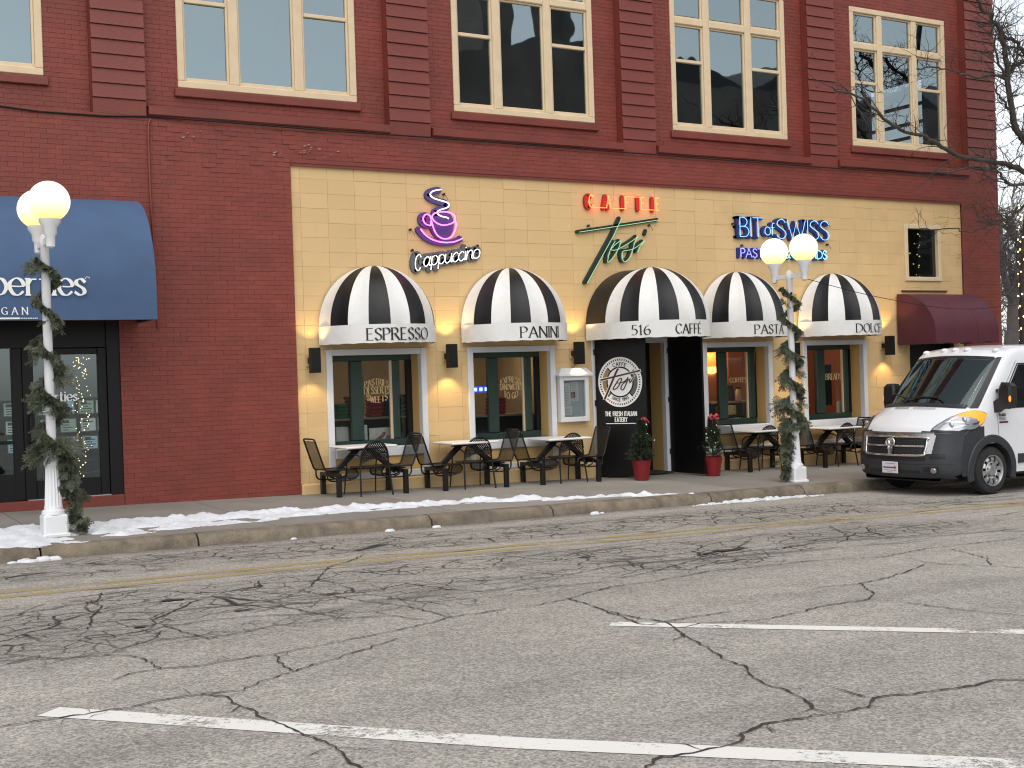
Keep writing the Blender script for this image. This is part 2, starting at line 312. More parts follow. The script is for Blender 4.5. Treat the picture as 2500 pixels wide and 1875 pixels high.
LIMBS = [(0.075, 0.035, [(22.78, -1.5, 6.01), (22.57, -1.5, 6.25), (22.33, -1.5, 6.44), (22.2, -1.5, 6.8), (22.11, -1.5, 7.43), (22.0, -1.5, 8.29), (21.82, -1.5, 8.55), (21.43, -1.5, 8.83), (21.22, -1.5, 9.1)]), (0.05, 0.03, [(23.12, -1.3, 7.89), (22.91, -1.3, 8.08), (22.67, -1.3, 8.28), (22.29, -1.3, 8.42), (22.08, -1.3, 8.63)]), (0.03, 0.02, [(22.01, -1.6, 7.47), (21.88, -1.6, 7.53), (21.67, -1.6, 7.89), (21.61, -1.6, 8.23), (21.55, -1.6, 8.52)]), (0.03, 0.02, [(22.3, -1.4, 7.59), (22.41, -1.4, 7.75), (22.52, -1.4, 7.81), (22.77, -1.4, 7.86), (23.07, -1.4, 7.87)]), (0.03, 0.015, [(21.96, -1.7, 6.72), (21.8, -1.7, 6.86), (21.58, -1.7, 7.04), (21.48, -1.7, 7.2)]), (0.03, 0.012, [(21.75, -1.8, 7.35), (21.37, -1.8, 7.41), (20.89, -1.8, 7.3), (20.46, -1.8, 7.34), (20.05, -1.8, 7.37), (19.63, -1.8, 7.39), (19.16, -1.8, 7.31)]), (0.06, 0.02, [(22.93, -1.4, 5.55), (22.67, -1.4, 5.61), (22.28, -1.4, 5.72), (21.83, -1.4, 5.74), (21.31, -1.4, 5.79), (20.69, -1.4, 5.83), (20.24, -1.4, 5.97), (19.79, -1.4, 6.13), (19.22, -1.4, 6.2), (18.78, -1.4, 6.36), (18.35, -1.4, 6.61), (17.87, -1.4, 6.79), (17.41, -1.4, 6.85)]), (0.03, 0.01, [(21.82, -1.4, 5.69), (21.41, -1.4, 5.57), (20.94, -1.4, 5.59), (20.43, -1.4, 5.47), (19.94, -1.4, 5.47)]), (0.035, 0.015, [(22.62, -1.6, 5.35), (22.07, -1.6, 5.27), (21.8, -1.6, 5.35), (21.64, -1.6, 5.52), (21.41, -1.6, 5.53), (21.05, -1.6, 5.6)]), (0.03, 0.012, [(23.13, -1.2, 5.06), (22.77, -1.2, 4.86), (22.41, -1.2, 4.66), (22.2, -1.2, 4.63), (21.72, -1.2, 4.57), (21.39, -1.2, 4.58)]), (0.02, 0.008, [(22.41, -1.2, 4.65), (21.79, -1.2, 4.48), (21.18, -1.2, 4.32), (20.72, -1.2, 4.4), (20.21, -1.2, 4.36), (19.77, -1.2, 4.39)])]
BG= [(0.16, [(35.42, 9.0, 2.67), (35.45, 9.0, 3.39), (35.59, 9.0, 4.12), (35.84, 9.0, 4.86), (35.93, 9.0, 5.52), (35.56, 9.0, 5.8), (35.47, 9.0, 6.23)]), (0.1, [(35.36, 9.0, 3.76), (35.06, 9.0, 4.48), (35.0, 9.0, 5.02), (34.95, 9.0, 5.57), (34.93, 9.0, 6.47)]), (0.09, [(35.84, 9.0, 4.86), (35.6, 9.0, 4.31), (35.26, 9.0, 3.94), (35.03, 9.0, 3.83)]), (0.06, [(35.19, 9.0, 4.99), (35.65, 9.0, 5.4), (36.12, 9.0, 5.96)]), (0.05, [(35.93, 9.0, 5.52), (36.11, 9.0, 5.81)]), (0.05, [(35.56, 9.0, 5.8), (35.35, 9.0, 6.08), (35.82, 9.0, 6.76)]), (0.04, [(35.29, 9.0, 4.63), (35.51, 9.0, 4.78), (35.79, 9.0, 4.93)])]
# ------------------------------------------------------------------ stroke lettering (skeletons with cap height 1)
O_ = [(.39,1),(.12,.86),(0,.5),(.12,.14),(.39,0),(.66,.14),(.78,.5),(.66,.86),(.39,1)]
S_ = [(.47,.83),(.36,.97),(.2,.99),(.05,.87),(.06,.68),(.25,.53),(.44,.38),(.48,.18),(.34,.02),(.15,.01),(.0,.17)]
C_ = [(.66,.82),(.53,.96),(.34,.99),(.1,.83),(0,.5),(.1,.17),(.34,.01),(.54,.04),(.67,.2)]
GL = {
'A': (.72, [('l', [(0,0),(.36,1),(.72,0)]), ('l', [(.13,.36),(.59,.36)])]),
'B': (.58, [('l', [(.02,0),(.02,1)]), ('c', [(.02,1),(.33,.97),(.48,.77),(.33,.56),(.02,.53)]), ('c', [(.02,.53),(.42,.5),(.58,.27),(.42,.03),(.02,0)])]),
'C': (.67, [('c', C_)]),
'D': (.70, [('l', [(.02,0),(.02,1)]), ('c', [(.02,1),(.36,.96),(.62,.78),(.70,.5),(.62,.22),(.36,.04),(.02,0)])]),
'E': (.50, [('l', [(.02,0),(.02,1)]), ('l', [(.02,1),(.48,1)]), ('l', [(.02,.53),(.4,.53)]), ('l', [(.02,0),(.5,0)])]),
'F': (.48, [('l', [(.02,0),(.02,1)]), ('l', [(.02,1),(.48,1)]), ('l', [(.02,.53),(.4,.53)])]),
'G': (.70, [('c', C_), ('l', [(.67,.03),(.67,.42)]), ('l', [(.67,.42),(.45,.42)])]),
'H': (.68, [('l', [(.02,0),(.02,1)]), ('l', [(.66,0),(.66,1)]), ('l', [(.02,.53),(.66,.53)])]),
'I': (.06, [('l', [(.03,0),(.03,1)])]),
'K': (.62, [('l', [(.02,0),(.02,1)]), ('l', [(.56,1),(.03,.48)]), ('l', [(.17,.6),(.62,0)])]),
'L': (.46, [('l', [(.02,1),(.02,0)]), ('l', [(.02,0),(.46,0)])]),
'M': (.86, [('l', [(0,0),(.08,1)]), ('l', [(.08,1),(.43,.12),(.78,1)]), ('l', [(.78,1),(.86,0)])]),
'N': (.70, [('l', [(.02,0),(.02,1)]), ('l', [(.02,1),(.68,0)]), ('l', [(.68,0),(.68,1)])]),
'O': (.78, [('c', O_)]),
'P': (.52, [('l', [(.02,0),(.02,1)]), ('c', [(.02,1),(.36,.98),(.52,.75),(.38,.52),(.02,.46)])]),
'R': (.62, [('l', [(.02,0),(.02,1)]), ('c', [(.02,1),(.36,.98),(.5,.76),(.36,.54),(.02,.5)]), ('l', [(.26,.5),(.62,0)])]),
'S': (.48, [('c', S_)]),
'T': (.64, [('l', [(.32,0),(.32,1)]), ('l', [(0,1),(.64,1)])]),
'U': (.66, [('c', [(.02,1),(.02,.3),(.16,.05),(.34,0),(.52,.05),(.64,.3),(.64,1)])]),
'V': (.68, [('l', [(0,1),(.34,0),(.68,1)])]),
'W': (.98, [('l', [(0,1),(.26,0),(.49,.9),(.72,0),(.98,1)])]),
'X': (.64, [('l', [(0,1),(.64,0)]), ('l', [(.64,1),(0,0)])]),
'Y': (.64, [('l', [(0,1),(.32,.5),(.64,1)]), ('l', [(.32,.5),(.32,0)])]),
'0': (.54, [('c', [(.27,1),(.06,.8),(0,.5),(.06,.2),(.27,0),(.48,.2),(.54,.5),(.48,.8),(.27,1)])]),
'1': (.24, [('l', [(0,.84),(.14,1),(.14,0)])]),
'3': (.48, [('c', [(.02,.88),(.22,1),(.44,.8),(.22,.56)]), ('c', [(.22,.56),(.48,.3),(.24,0),(0,.1)])]),
'5': (.48, [('l', [(.44,1),(.1,1),(.06,.58)]), ('c', [(.06,.58),(.3,.6),(.48,.34),(.3,.03),(0,.04)])]),
'6': (.52, [('c', [(.44,.98),(.16,.78),(.02,.35),(.14,.03),(.38,.03),(.52,.3),(.36,.55),(.1,.45)])]),
'8': (.5, [('c', [(.25,.54),(.06,.76),(.25,1),(.44,.76),(.25,.54),(0,.26),(.25,0),(.5,.26),(.25,.54)])]),
'9': (.52, [('c', [(.08,.02),(.36,.22),(.5,.65),(.38,.97),(.14,.97),(0,.7),(.16,.45),(.42,.55)])]),
'&': (.74, [('c', [(.74,.02),(.2,.66),(.2,.9),(.36,1),(.5,.86),(.36,.62),(.06,.4),(.04,.14),(.26,0),(.52,.12),(.68,.45)])]),
'-': (.3, [('l', [(0,.45),(.3,.45)])]),
' ': (.3, []),
'p': (.52, [('l', [(.06,-.32),(.06,.66)]), ('c', [(.06,.5),(.2,.66),(.4,.62),(.52,.34),(.4,.06),(.2,.02),(.06,.16)])]),
'e': (.5, [('c', [(.02,.36),(.48,.36),(.44,.58),(.25,.68),(.05,.52),(.02,.3),(.14,.05),(.32,0),(.48,.14)])]),
'r': (.38, [('l', [(.06,0),(.06,.66)]), ('c', [(.06,.42),(.18,.62),(.36,.64)])]),
't': (.36, [('c', [(.14,.9),(.14,.2),(.2,.02),(.36,.08)]), ('l', [(0,.64),(.34,.64)])]),
'i': (.12, [('l', [(.06,0),(.06,.66)]), ('l', [(.06,.88),(.06,.94)])]),
's': (.4, [('c', [(.37,.54),(.24,.67),(.08,.6),(.07,.45),(.3,.27),(.34,.1),(.18,0),(.0,.12)])]),
'o': (.5, [('c', [(.25,.67),(.05,.55),(0,.33),(.05,.11),(.25,0),(.45,.11),(.5,.33),(.45,.55),(.25,.67)])]),
'f': (.34, [('c', [(.34,.96),(.2,.98),(.14,.8),(.14,0)]), ('l', [(0,.62),(.32,.62)])]),
'a': (.52, [('c', [(.44,.55),(.24,.67),(.05,.52),(0,.28),(.1,.04),(.28,.02),(.44,.3)]), ('c', [(.46,.66),(.42,.25),(.46,.03),(.56,.06)])]),
'c': (.44, [('c', [(.4,.54),(.26,.67),(.06,.52),(0,.3),(.1,.05),(.28,.0),(.46,.14)])]),
'u': (.56, [('c', [(.02,.66),(.02,.2),(.14,.0),(.32,.06),(.46,.3)]), ('c', [(.48,.66),(.46,.25),(.5,.02),(.6,.08)])]),
'n': (.54, [('l', [(.04,0),(.06,.66)]), ('c', [(.06,.4),(.2,.62),(.38,.66),(.46,.5),(.46,.1),(.58,.02)])]),
}
GL['\u00c9'] = (GL['E'][0], GL['E'][1]+[('l', [(.2,1.12),(.36,1.3)])])
def strokes(text, h, sp=.2, slant=0, xs=1.0):
    """list per letter of lists of polylines (2D), and the total width"""
    x = 0; out = []
    for ch in text:
        w, st = GL[ch]; L = []
        for kind, pts in st:
            q = [(p[0], p[1]) for p in pts]
            if kind == 'c': q = [(v[0], v[1]) for v in crom([(a, b, 0) for a, b in q], 5)]
            L.append((kind, [((x+a*xs+slant*b)*h, b*h) for a, b in q]))
        out.append((ch, L)); x += w*xs+sp
    return out, (x-sp)*h
def flat_text(mb, text, h, fn, wt=.14, thin=.05, ang=20, sp=.2, serif=True, slant=0, align=0, xs=1.0, m=0):
    """broad-pen lettering; fn(u, v, layer) -> 3D"""
    st, w = strokes(text, h, sp, slant, xs); off = -w*align; k = 0
    nx, ny = math.cos(math.radians(ang))*wt*h/2, math.sin(math.radians(ang))*wt*h/2
    th = thin*h/2
    def seg(a, b):
        nonlocal k
        d = Vector((b[0]-a[0], b[1]-a[1]))
        if d.length < 1e-6: return
        d.normalize(); p = Vector((-d.y, d.x))
        ww = max(abs(p.x*nx+p.y*ny), th); e = d*ww*.35
        q = [(a[0]-e.x+p.x*ww, a[1]-e.y+p.y*ww), (b[0]+e.x+p.x*ww, b[1]+e.y+p.y*ww), (b[0]+e.x-p.x*ww, b[1]+e.y-p.y*ww), (a[0]-e.x-p.x*ww, a[1]-e.y-p.y*ww)]
        n = max(1, int((Vector(b)-Vector(a)).length/(.35*h)))
        for i in range(n):
            t0, t1 = i/n, (i+1)/n
            lp = lambda A, B, t: (A[0]+(B[0]-A[0])*t, A[1]+(B[1]-A[1])*t)
            c = [lp(q[0], q[1], t0), lp(q[0], q[1], t1), lp(q[3], q[2], t1), lp(q[3], q[2], t0)]
            mb.quad(*[fn(u+off, v, k) for u, v in c], m)
        k += 1
    for ch, L in st:
        for kind, pts in L:
            for a, b in zip(pts, pts[1:]): seg(a, b)
            if serif and kind == 'l':
                for e, o in ((pts[0], pts[1]), (pts[-1], pts[-2])):
                    if abs(e[1]-o[1]) > 1.2*abs(e[0]-o[0]) and (e[1] < .02*h or e[1] > .9*h or abs(e[1]-.66*h) < .02*h or e[1] < -.2*h):
                        seg((e[0]-.1*h, e[1]), (e[0]+.1*h, e[1]))
    return w
# ------------------------------------------------------------------ road surface material
def road_mat():
    m = bpy.data.materials.new('worn_asphalt'); m.use_nodes = True; t = m.node_tree; N = t.nodes; L = t.links; p = N['Principled BSDF']
    p.inputs['Roughness'].default_value = .85; p.inputs['Specular IOR Level'].default_value = .3
    tc = N.new('ShaderNodeTexCoord'); V = tc.outputs['Object']
    def noise_(sc, det=6, rg=.6, vec=None, dist=0):
        n = N.new('ShaderNodeTexNoise'); n.inputs['Scale'].default_value = sc; n.inputs['Detail'].default_value = det; n.inputs['Roughness'].default_value = rg; n.inputs['Distortion'].default_value = dist
        L.new(vec or V, n.inputs['Vector']); return n.outputs[0]
    def mapr(x, a, b, c, d):
        n = N.new('ShaderNodeMapRange'); n.inputs['From Min'].default_value = a; n.inputs['From Max'].default_value = b; n.inputs['To Min'].default_value = c; n.inputs['To Max'].default_value = d; L.new(x, n.inputs[0]); return n.outputs[0]
    def mth(op, a, b=None):
        n = N.new('ShaderNodeMath'); n.operation = op
        for i, q in enumerate((a, b)):
            if q is None: continue
            if isinstance(q, (int, float)): n.inputs[i].default_value = q
            else: L.new(q, n.inputs[i])
        return n.outputs[0]
    base = mapr(noise_(.35, 4), .35, .65, .92, 1.08)
    mid = mapr(noise_(3.2, 8, .75), .3, .7, .88, 1.12)
    st = N.new('ShaderNodeMapping'); st.inputs['Scale'].default_value = (.35, 2.2, 1); L.new(V, st.inputs[0])
    streak = mapr(noise_(1.1, 6, .65, st.outputs[0]), .35, .7, 1.05, .90)
    fine = mapr(noise_(75, 3, .8), .3, .7, .62, 1.38)
    vo = N.new('ShaderNodeTexVoronoi'); vo.inputs['Scale'].default_value = 62; L.new(V, vo.inputs['Vector'])
    sepc = N.new('ShaderNodeSeparateColor'); L.new(vo.outputs['Color'], sepc.inputs[0])
    agg = mapr(sepc.outputs[0], 0, 1, .64, 1.36)
    val = mth('MULTIPLY', mth('MULTIPLY', mth('MULTIPLY', base, mid), mth('MULTIPLY', streak, fine)), agg)
    # crocodile cracking in worn patches along the carriageway
    sx = N.new('ShaderNodeSeparateXYZ'); L.new(V, sx.inputs[0]); X, Y = sx.outputs[0], sx.outputs[1]
    wn = N.new('ShaderNodeTexNoise'); wn.inputs['Scale'].default_value = 2.5; wn.inputs['Detail'].default_value = 5; L.new(V, wn.inputs['Vector'])
    wv = N.new('ShaderNodeVectorMath'); wv.operation = 'MULTIPLY_ADD'; wv.inputs[1].default_value = (.28, .28, 0); L.new(wn.outputs['Color'], wv.inputs[0]); L.new(V, wv.inputs[2])
    flat = N.new('ShaderNodeMapping'); flat.inputs['Scale'].default_value = (1, 1.25, 0); L.new(wv.outputs[0], flat.inputs[0])
    def cells(sc, w):
        v = N.new('ShaderNodeTexVoronoi'); v.feature = 'DISTANCE_TO_EDGE'; v.inputs['Scale'].default_value = sc; L.new(flat.outputs[0], v.inputs['Vector'])
        return mapr(v.outputs[0], w*.35, w, 1, 0)
    def zone(cx, cy, rx, ry):
        dx = mth('MULTIPLY', mth('SUBTRACT', X, cx), 1/rx); dy = mth('MULTIPLY', mth('SUBTRACT', Y, cy), 1/ry)
        return mapr(mth('ADD', mth('MULTIPLY', dx, dx), mth('MULTIPLY', dy, dy)), .3, 1.25, 1, 0)
    z = None
    for c in [(2.7, -8.4, 2.3, 1.25), (1.2, -9.1, 1.2, .8), (4.8, -8.5, 2.1, .9), (8.4, -8.1, 2.4, .95), (10.8, -7.6, 3.2, .75), (7.0, -5.2, 9, .55), (10.8, -5.0, 5, .8), (3.5, -4.5, 6, .4), (13, -5.5, 4, .6), (6, -7.2, 5, .5)]:
        q = zone(*c); z = q if z is None else mth('MAXIMUM', z, q)
    z = mth('MULTIPLY', z, mapr(noise_(1.1, 3), .34, .50, 0, 1))
    ck = mth('MULTIPLY', mth('MAXIMUM', cells(1.7, .028), mth('MULTIPLY', cells(3.4, .036), .8)), z)
    # long shallow cracks running with the traffic
    lv = N.new('ShaderNodeMapping'); lv.inputs['Scale'].default_value = (.25, 2.3, 0); L.new(wv.outputs[0], lv.inputs[0])
    v2 = N.new('ShaderNodeTexVoronoi'); v2.feature = 'DISTANCE_TO_EDGE'; v2.inputs['Scale'].default_value = .95; L.new(lv.outputs[0], v2.inputs['Vector'])
    lane = mth('MULTIPLY', mapr(mth('ABSOLUTE', mth('ADD', Y, 6.4)), 1.6, 3.0, 1, 0), mapr(noise_(.8, 3), .42, .55, 0, 1))
    ck = mth('MAXIMUM', ck, mth('MULTIPLY', mapr(v2.outputs[0], .012, .035, .75, 0), lane))
    pot = mth('MULTIPLY', mapr(noise_(2.6, 6, .7, st.outputs[0]), .60, .68, 0, .65), mapr(mth('ABSOLUTE', mth('ADD', Y, 5.0)), .4, 1.6, 1, 0))
    ck = mth('MAXIMUM', ck, pot)
    damp = mapr(noise_(.5, 4, .6, st.outputs[0]), .55, .72, 0, .18)
    gut = mth('SUBTRACT', mth('ADD', mth('MULTIPLY', X, .057), -4.093), Y)
    gd_ = mth('MULTIPLY', mapr(mth('ADD', gut, mapr(noise_(2.2, 5, .7), .3, .7, -.14, .14)), .06, .34, .62, 0), 1)
    ck = mth('MAXIMUM', ck, mth('MULTIPLY', gd_, mapr(noise_(5, 5), .3, .6, .55, 1)))
    track = mth('MULTIPLY', mapr(mth('ABSOLUTE', mth('ADD', mth('ABSOLUTE', mth('ADD', Y, 8.35)), -.85)), .1, .45, .10, 0), mapr(noise_(.4, 3), .3, .6, .3, 1))
    oil = mth('MULTIPLY', mapr(noise_(1.7, 5, .6), .66, .74, 0, .30), mapr(Y, -9.5, -11, 0, 1))
    damp = mth('MAXIMUM', damp, mth('MAXIMUM', track, oil))
    zt = mth('MULTIPLY', z, .16)
    val = mth('MULTIPLY', val, mth('SUBTRACT', 1, mth('MAXIMUM', damp, zt)))
    mx = N.new('ShaderNodeMix'); mx.data_type = 'RGBA'
    col = N.new('ShaderNodeVectorMath'); col.operation = 'SCALE'; col.inputs[0].default_value = (.34, .32, .285); L.new(val, col.inputs['Scale'])
    L.new(ck, mx.inputs['Factor']); L.new(col.outputs[0], mx.inputs['A']); mx.inputs['B'].default_value = (.035, .031, .027, 1)
    L.new(mx.outputs['Result'], p.inputs['Base Color'])
    h = mth('SUBTRACT', mth('MULTIPLY', fine, .25), mth('MULTIPLY', ck, 1.2))
    b = N.new('ShaderNodeBump'); b.inputs['Strength'].default_value = .6; b.inputs['Distance'].default_value = .012; L.new(h, b.inputs['Height']); L.new(b.outputs[0], p.inputs['Normal'])
    return m
def paint_mat(name, col, wear, alpha=1.0):
    m = bpy.data.materials.new(name); m.use_nodes = True; t = m.node_tree; N = t.nodes; L = t.links; p = N['Principled BSDF']; o = [n for n in N if n.type == 'OUTPUT_MATERIAL'][0]
    p.inputs['Base Color'].default_value = (*col, 1); p.inputs['Roughness'].default_value = .75
    tc = N.new('ShaderNodeTexCoord'); n = N.new('ShaderNodeTexNoise'); n.inputs['Scale'].default_value = 26; n.inputs['Detail'].default_value = 8; n.inputs['Roughness'].default_value = .8; L.new(tc.outputs['Object'], n.inputs['Vector'])
    n2 = N.new('ShaderNodeTexNoise'); n2.inputs['Scale'].default_value = 1.7; n2.inputs['Detail'].default_value = 5; L.new(tc.outputs['Object'], n2.inputs['Vector'])
    a = N.new('ShaderNodeMath'); a.operation = 'ADD'; L.new(n.outputs[0], a.inputs[0]); L.new(n2.outputs[0], a.inputs[1])
    mr = N.new('ShaderNodeMapRange'); mr.inputs['From Min'].default_value = wear-.05; mr.inputs['From Max'].default_value = wear+.08; mr.inputs['To Min'].default_value = alpha; mr.inputs['To Max'].default_value = .0; L.new(a.outputs[0], mr.inputs[0])
    tr = N.new('ShaderNodeBsdfTransparent'); mx = N.new('ShaderNodeMixShader'); L.new(mr.outputs[0], mx.inputs[0]); L.new(tr.outputs[0], mx.inputs[1]); L.new(p.outputs[0], mx.inputs[2]); L.new(mx.outputs[0], o.inputs[0])
    return m

# ------------------------------------------------------------------ road, markings, cracks
road = MB()
xs = [-400, -40]+[x for x in range(-38, 61, 2)]+[61, 400]; ys = [-400, -60, -30, -20, -16, -12, -9, -6, -3]
for a, b in zip(xs, xs[1:]):
    for c, d in zip(ys, ys[1:]): road.quad((a, c, rz(a)), (b, c, rz(b)), (b, d, rz(b)), (a, d, rz(a)))
ROAD = road.build('road', road_mat(), kind='structure', recalc=False)
ge = MB(); ge.quad((23.9, -3.2, -.62), (400, -3.2, -1.4), (400, 400, -1.4), (23.9, 400, -.62)); ge.quad((-400, 9, -.1), (23.7, 9, -.5), (23.7, 400, -.5), (-400, 400, -.1))
ge.build('ground', mat('pale_ground', (.3, .29, .27), .9, var=.2, vscale=.3), kind='structure', recalc=False)
def strip(mb, pts, w, dz, sub=.12, jit=0.0, wj=0.0, taper=True, m=0):
    P = []
    for a, b in zip(pts, pts[1:]):
        n = max(1, int(math.hypot(b[0]-a[0], b[1]-a[1])/sub))
        for i in range(n): P.append((a[0]+(b[0]-a[0])*i/n, a[1]+(b[1]-a[1])*i/n))
    P.append(pts[-1]); N_ = len(P); vs = []
    for i, p in enumerate(P):
        q0 = P[max(i-1, 0)]; q1 = P[min(i+1, N_-1)]; d = Vector((q1[0]-q0[0], q1[1]-q0[1]))
        if d.length < 1e-6: d = Vector((1, 0))
        d.normalize(); nn = Vector((-d.y, d.x)); o = rnd.gauss(0, jit)
        ww = w*.5*(1+rnd.uniform(-wj, wj))*(min(1, .3+18*min(i, N_-1-i)/N_) if taper else 1)
        x, y = p[0]+nn.x*o, p[1]+nn.y*o
        for s_ in (1, -1):
            X, Y = x+nn.x*ww*s_, y+nn.y*ww*s_; vs.append((X, Y, rz(X)+dz))
    mb.add(vs, [(2*i, 2*i+1, 2*i+3, 2*i+2) for i in range(N_-1)], m)
YP = paint_mat('worn_yellow_paint', (.46, .36, .17), 1.12, .6); WP = paint_mat('worn_white_paint', (.74, .73, .68), 1.11)
for yy in (-6.16, -6.46):
    mb = MB(); strip(mb, [(-20, yy-.06), (1.8, yy-.06), (4.8, yy+.10), (7.5, yy+.08), (16, yy-.03), (45, yy-.05)], .17, .004, sub=.5, taper=False); mb.build('lane_line', YP, ROAD, recalc=False)
mb = MB(); strip(mb, [(1.37, -11.12), (2.4, -12.22), (3.31, -13.19), (5.1, -14.83), (8, -17.6)], .205, .004, sub=.3, taper=False); mb.build('parking_line', WP, ROAD, recalc=False)
mb = MB(); strip(mb, [(5.56, -10.74), (7.83, -12.72), (11, -15.5)], .165, .004, sub=.3, taper=False); mb.build('parking_line', WP, ROAD, recalc=False)
for w, pts in CRACKS:
    mb = MB(); strip(mb, pts, max(w*.31, .013), .008, sub=.05, jit=.009, wj=.55)
    for k in range(int(len(pts)*.5)):           # small side branches
        i = rnd.randrange(len(pts)-1); f = rnd.random(); a = (pts[i][0]+(pts[i+1][0]-pts[i][0])*f, pts[i][1]+(pts[i+1][1]-pts[i][1])*f)
        an = rnd.uniform(0, 2*PI); l = rnd.uniform(.08, .3); q = [a]
        for s_ in range(3): an += rnd.uniform(-.6, .6); q.append((q[-1][0]+math.cos(an)*l/3, q[-1][1]+math.sin(an)*l/3))
        strip(mb, q, w*.16, .0075, sub=.06, jit=.008, wj=.5)
    mb.build('crack', M['crack'], ROAD, recalc=False)
# holes where the surface has broken out, with an uneven bed
for cx, cy, rx, ry in [(3.05, -7.62, .10, .05), (9.05, -7.92, .22, .07), (8.75, -8.0, .08, .04), (9.3, -7.86, .09, .04), (2.5, -8.75, .07, .03), (3.4, -8.5, .08, .025), (4.35, -8.15, .07, .025)]:
    mb = MB(); n = 18; ring = []
    for k in range(n):
        a = 2*PI*k/n; r_ = 1+rnd.uniform(-.35, .35); x = cx+rx*r_*math.cos(a); y = cy+ry*r_*math.sin(a); ring.append((x, y, rz(x)+.011))
    mb.add([(cx, cy, rz(cx)+.012)]+ring, [(0, 1+k, 1+(k+1) % n) for k in range(n)]); mb.build('pothole', M['crack'], ROAD, recalc=False)

# ------------------------------------------------------------------ pavement slabs and kerb stones
SW = bpy.data.objects.new('sidewalk', None); COL.objects.link(SW); SW['kind'] = 'structure'
bed = MB()
for a in range(-30, 40, 2): bed.quad((a, curb_y(a)+.03, gz(a, -3.5)-.05), (a+2, curb_y(a+2)+.03, gz(a+2, -3.5)-.05), (a+2, .6, gz(a+2)-.05), (a, .6, gz(a)-.05))
bed.build('bed', M['crack'], SW, recalc=False)
j = [-29.1+2.66*k for k in range(25)]
for a, b in zip(j, j[1:]):
    mb = MB(); g_ = .006; a_, b_ = a+g_, b-g_
    y0 = lambda x: curb_y(x)+.20
    T = [(a_, y0(a_)+.004), (b_, y0(b_)+.004), (b_, .6), (a_, .6)]
    top = [(x, y, gz(x, min(y, 0))) for x, y in T]; low = [(x, y, gz(x, min(y, 0))-.09) for x, y in T]
    mb.add(top+low, [(0,1,2,3), (0,4,5,1), (1,5,6,2), (2,6,7,3), (3,7,4,0)])
    mb.build('slab', M['stone'], SW, recalc=False)
KJ = [-29, -24, -19, -14, -9.5, -5, -1.2, 2.62, 4.42, 7.6, 9.57, 12.55, 14.57, 17.0, 19.6, 22.5, 26, 30, 36, 42]
KB = bpy.data.objects.new('curb', None); COL.objects.link(KB); KB['kind'] = 'structure'
for a, b in zip(KJ, KJ[1:]):
    mb = MB(); n = max(2, int((b-a)/.09)); vs = []
    for i in range(n+1):
        x = a+.012+(b-a-.024)*i/n; yc = curb_y(x); e = .018*noise.noise(Vector((x*2.7, 2, 5)))+.012*noise.noise(Vector((x*9, 3, 1)))
        fin = .03 if i in (0, n) else 0
        for dy, z in [(.20, gz(x, yc+.2)), (.06, gz(x, yc)-.004+e*.5), (.02+fin*.3, gz(x, yc)-.018-fin*.6), (-.005+e, gz(x, yc)-.05), (-.03+e, rz(x)+.01), (-.035, rz(x)-.05)]:
            vs.append((x, yc+dy, z))
    mb.add(vs, [(6*i+k, 6*i+k+1, 6*i+k+7, 6*i+k+6) for i in range(n) for k in range(5)])
    mb.add([], []); s0 = len(mb.v)
    mb.f += [tuple(range(6)), tuple(range(6*n, 6*n+6))]; mb.m += [0, 0]
    mb.build('curb_stone', M['curb'], KB, smooth=40)

# ------------------------------------------------------------------ snow
def interp(P, x):
    if x <= P[0][0]: return P[0][1]
    for a, b in zip(P, P[1:]):
        if a[0] <= x <= b[0]: return a[1]+(b[1]-a[1])*(x-a[0])/(b[0]-a[0])
    return P[-1][1]
SU = [(-12, -2.2), (-4, -2.3), (1.5, -2.2), (2.46, -2.18), (2.92, -2.0), (3.45, -2.2), (4.11, -2.1), (5.1, -2.2), (5.6, -2.1), (6.4, -2.28), (7.45, -2.25), (9.1, -2.35), (10.4, -2.78), (11.2, -3.0), (12.3, -3.2)]
SO = [(-12, -4.6), (-4, -4.2), (1.5, -3.95), (2.2, -3.86), (2.65, -3.9), (3.1, -3.8), (3.8, -3.55), (4.3, -3.4), (4.9, -3.2), (5.45, -3.05), (6.1, -2.85), (7.1, -2.72), (8.8, -2.62), (10.1, -2.98), (11, -3.1), (12.3, -3.24)]
sn = MB(); nx, ny = 620, 26; vs = []; tops = []
for i in range(nx+1):
    x = -9+21.3*i/nx; u = interp(SU, x)+.10*noise.noise(Vector((x*2.3, 0, 1)))+.05*noise.noise(Vector((x*7, 0, 3))); o = interp(SO, x)+.12*noise.noise(Vector((x*1.7, 4, 1)))+.05*noise.noise(Vector((x*6, 9, 1)))
    if o > u-.06: o = u-.06
    for k in range(ny+1):
        t = k/ny; y = o+(u-o)*t
        e = min(1, 5*min(t, 1-t)*1.2)
        ridge = .040*math.exp(-((t-.72)/.2)**2)*min(1, (u-o)/.5)
        lump = noise.fractal(Vector((x*4.2, y*4.2, .3)), .9, 2.1, 5)*.040+abs(noise.noise(Vector((x*9, y*9, 2))))*.024
        h = e**.6*(.022+ridge*1.3+max(-.03, lump))
        thin = noise.noise(Vector((x*1.4, y*3.5, 7)))
        if t < .55 and thin > .12: h -= .06*(thin-.12)*4
        g = gz(x, y) if y > curb_y(x)+.03 else gz(x, curb_y(x))-.02
        vs.append((x, y, g+h-.012))
sn.add(vs, [(i*(ny+1)+k, (i+1)*(ny+1)+k, (i+1)*(ny+1)+k+1, i*(ny+1)+k+1) for i in range(nx) for k in range(ny)])
sn.build('snow', M['snow'], kind='stuff', smooth=60, recalc=False, label='strip of old lumpy snow along the pavement beside the kerb')
gs = MB()
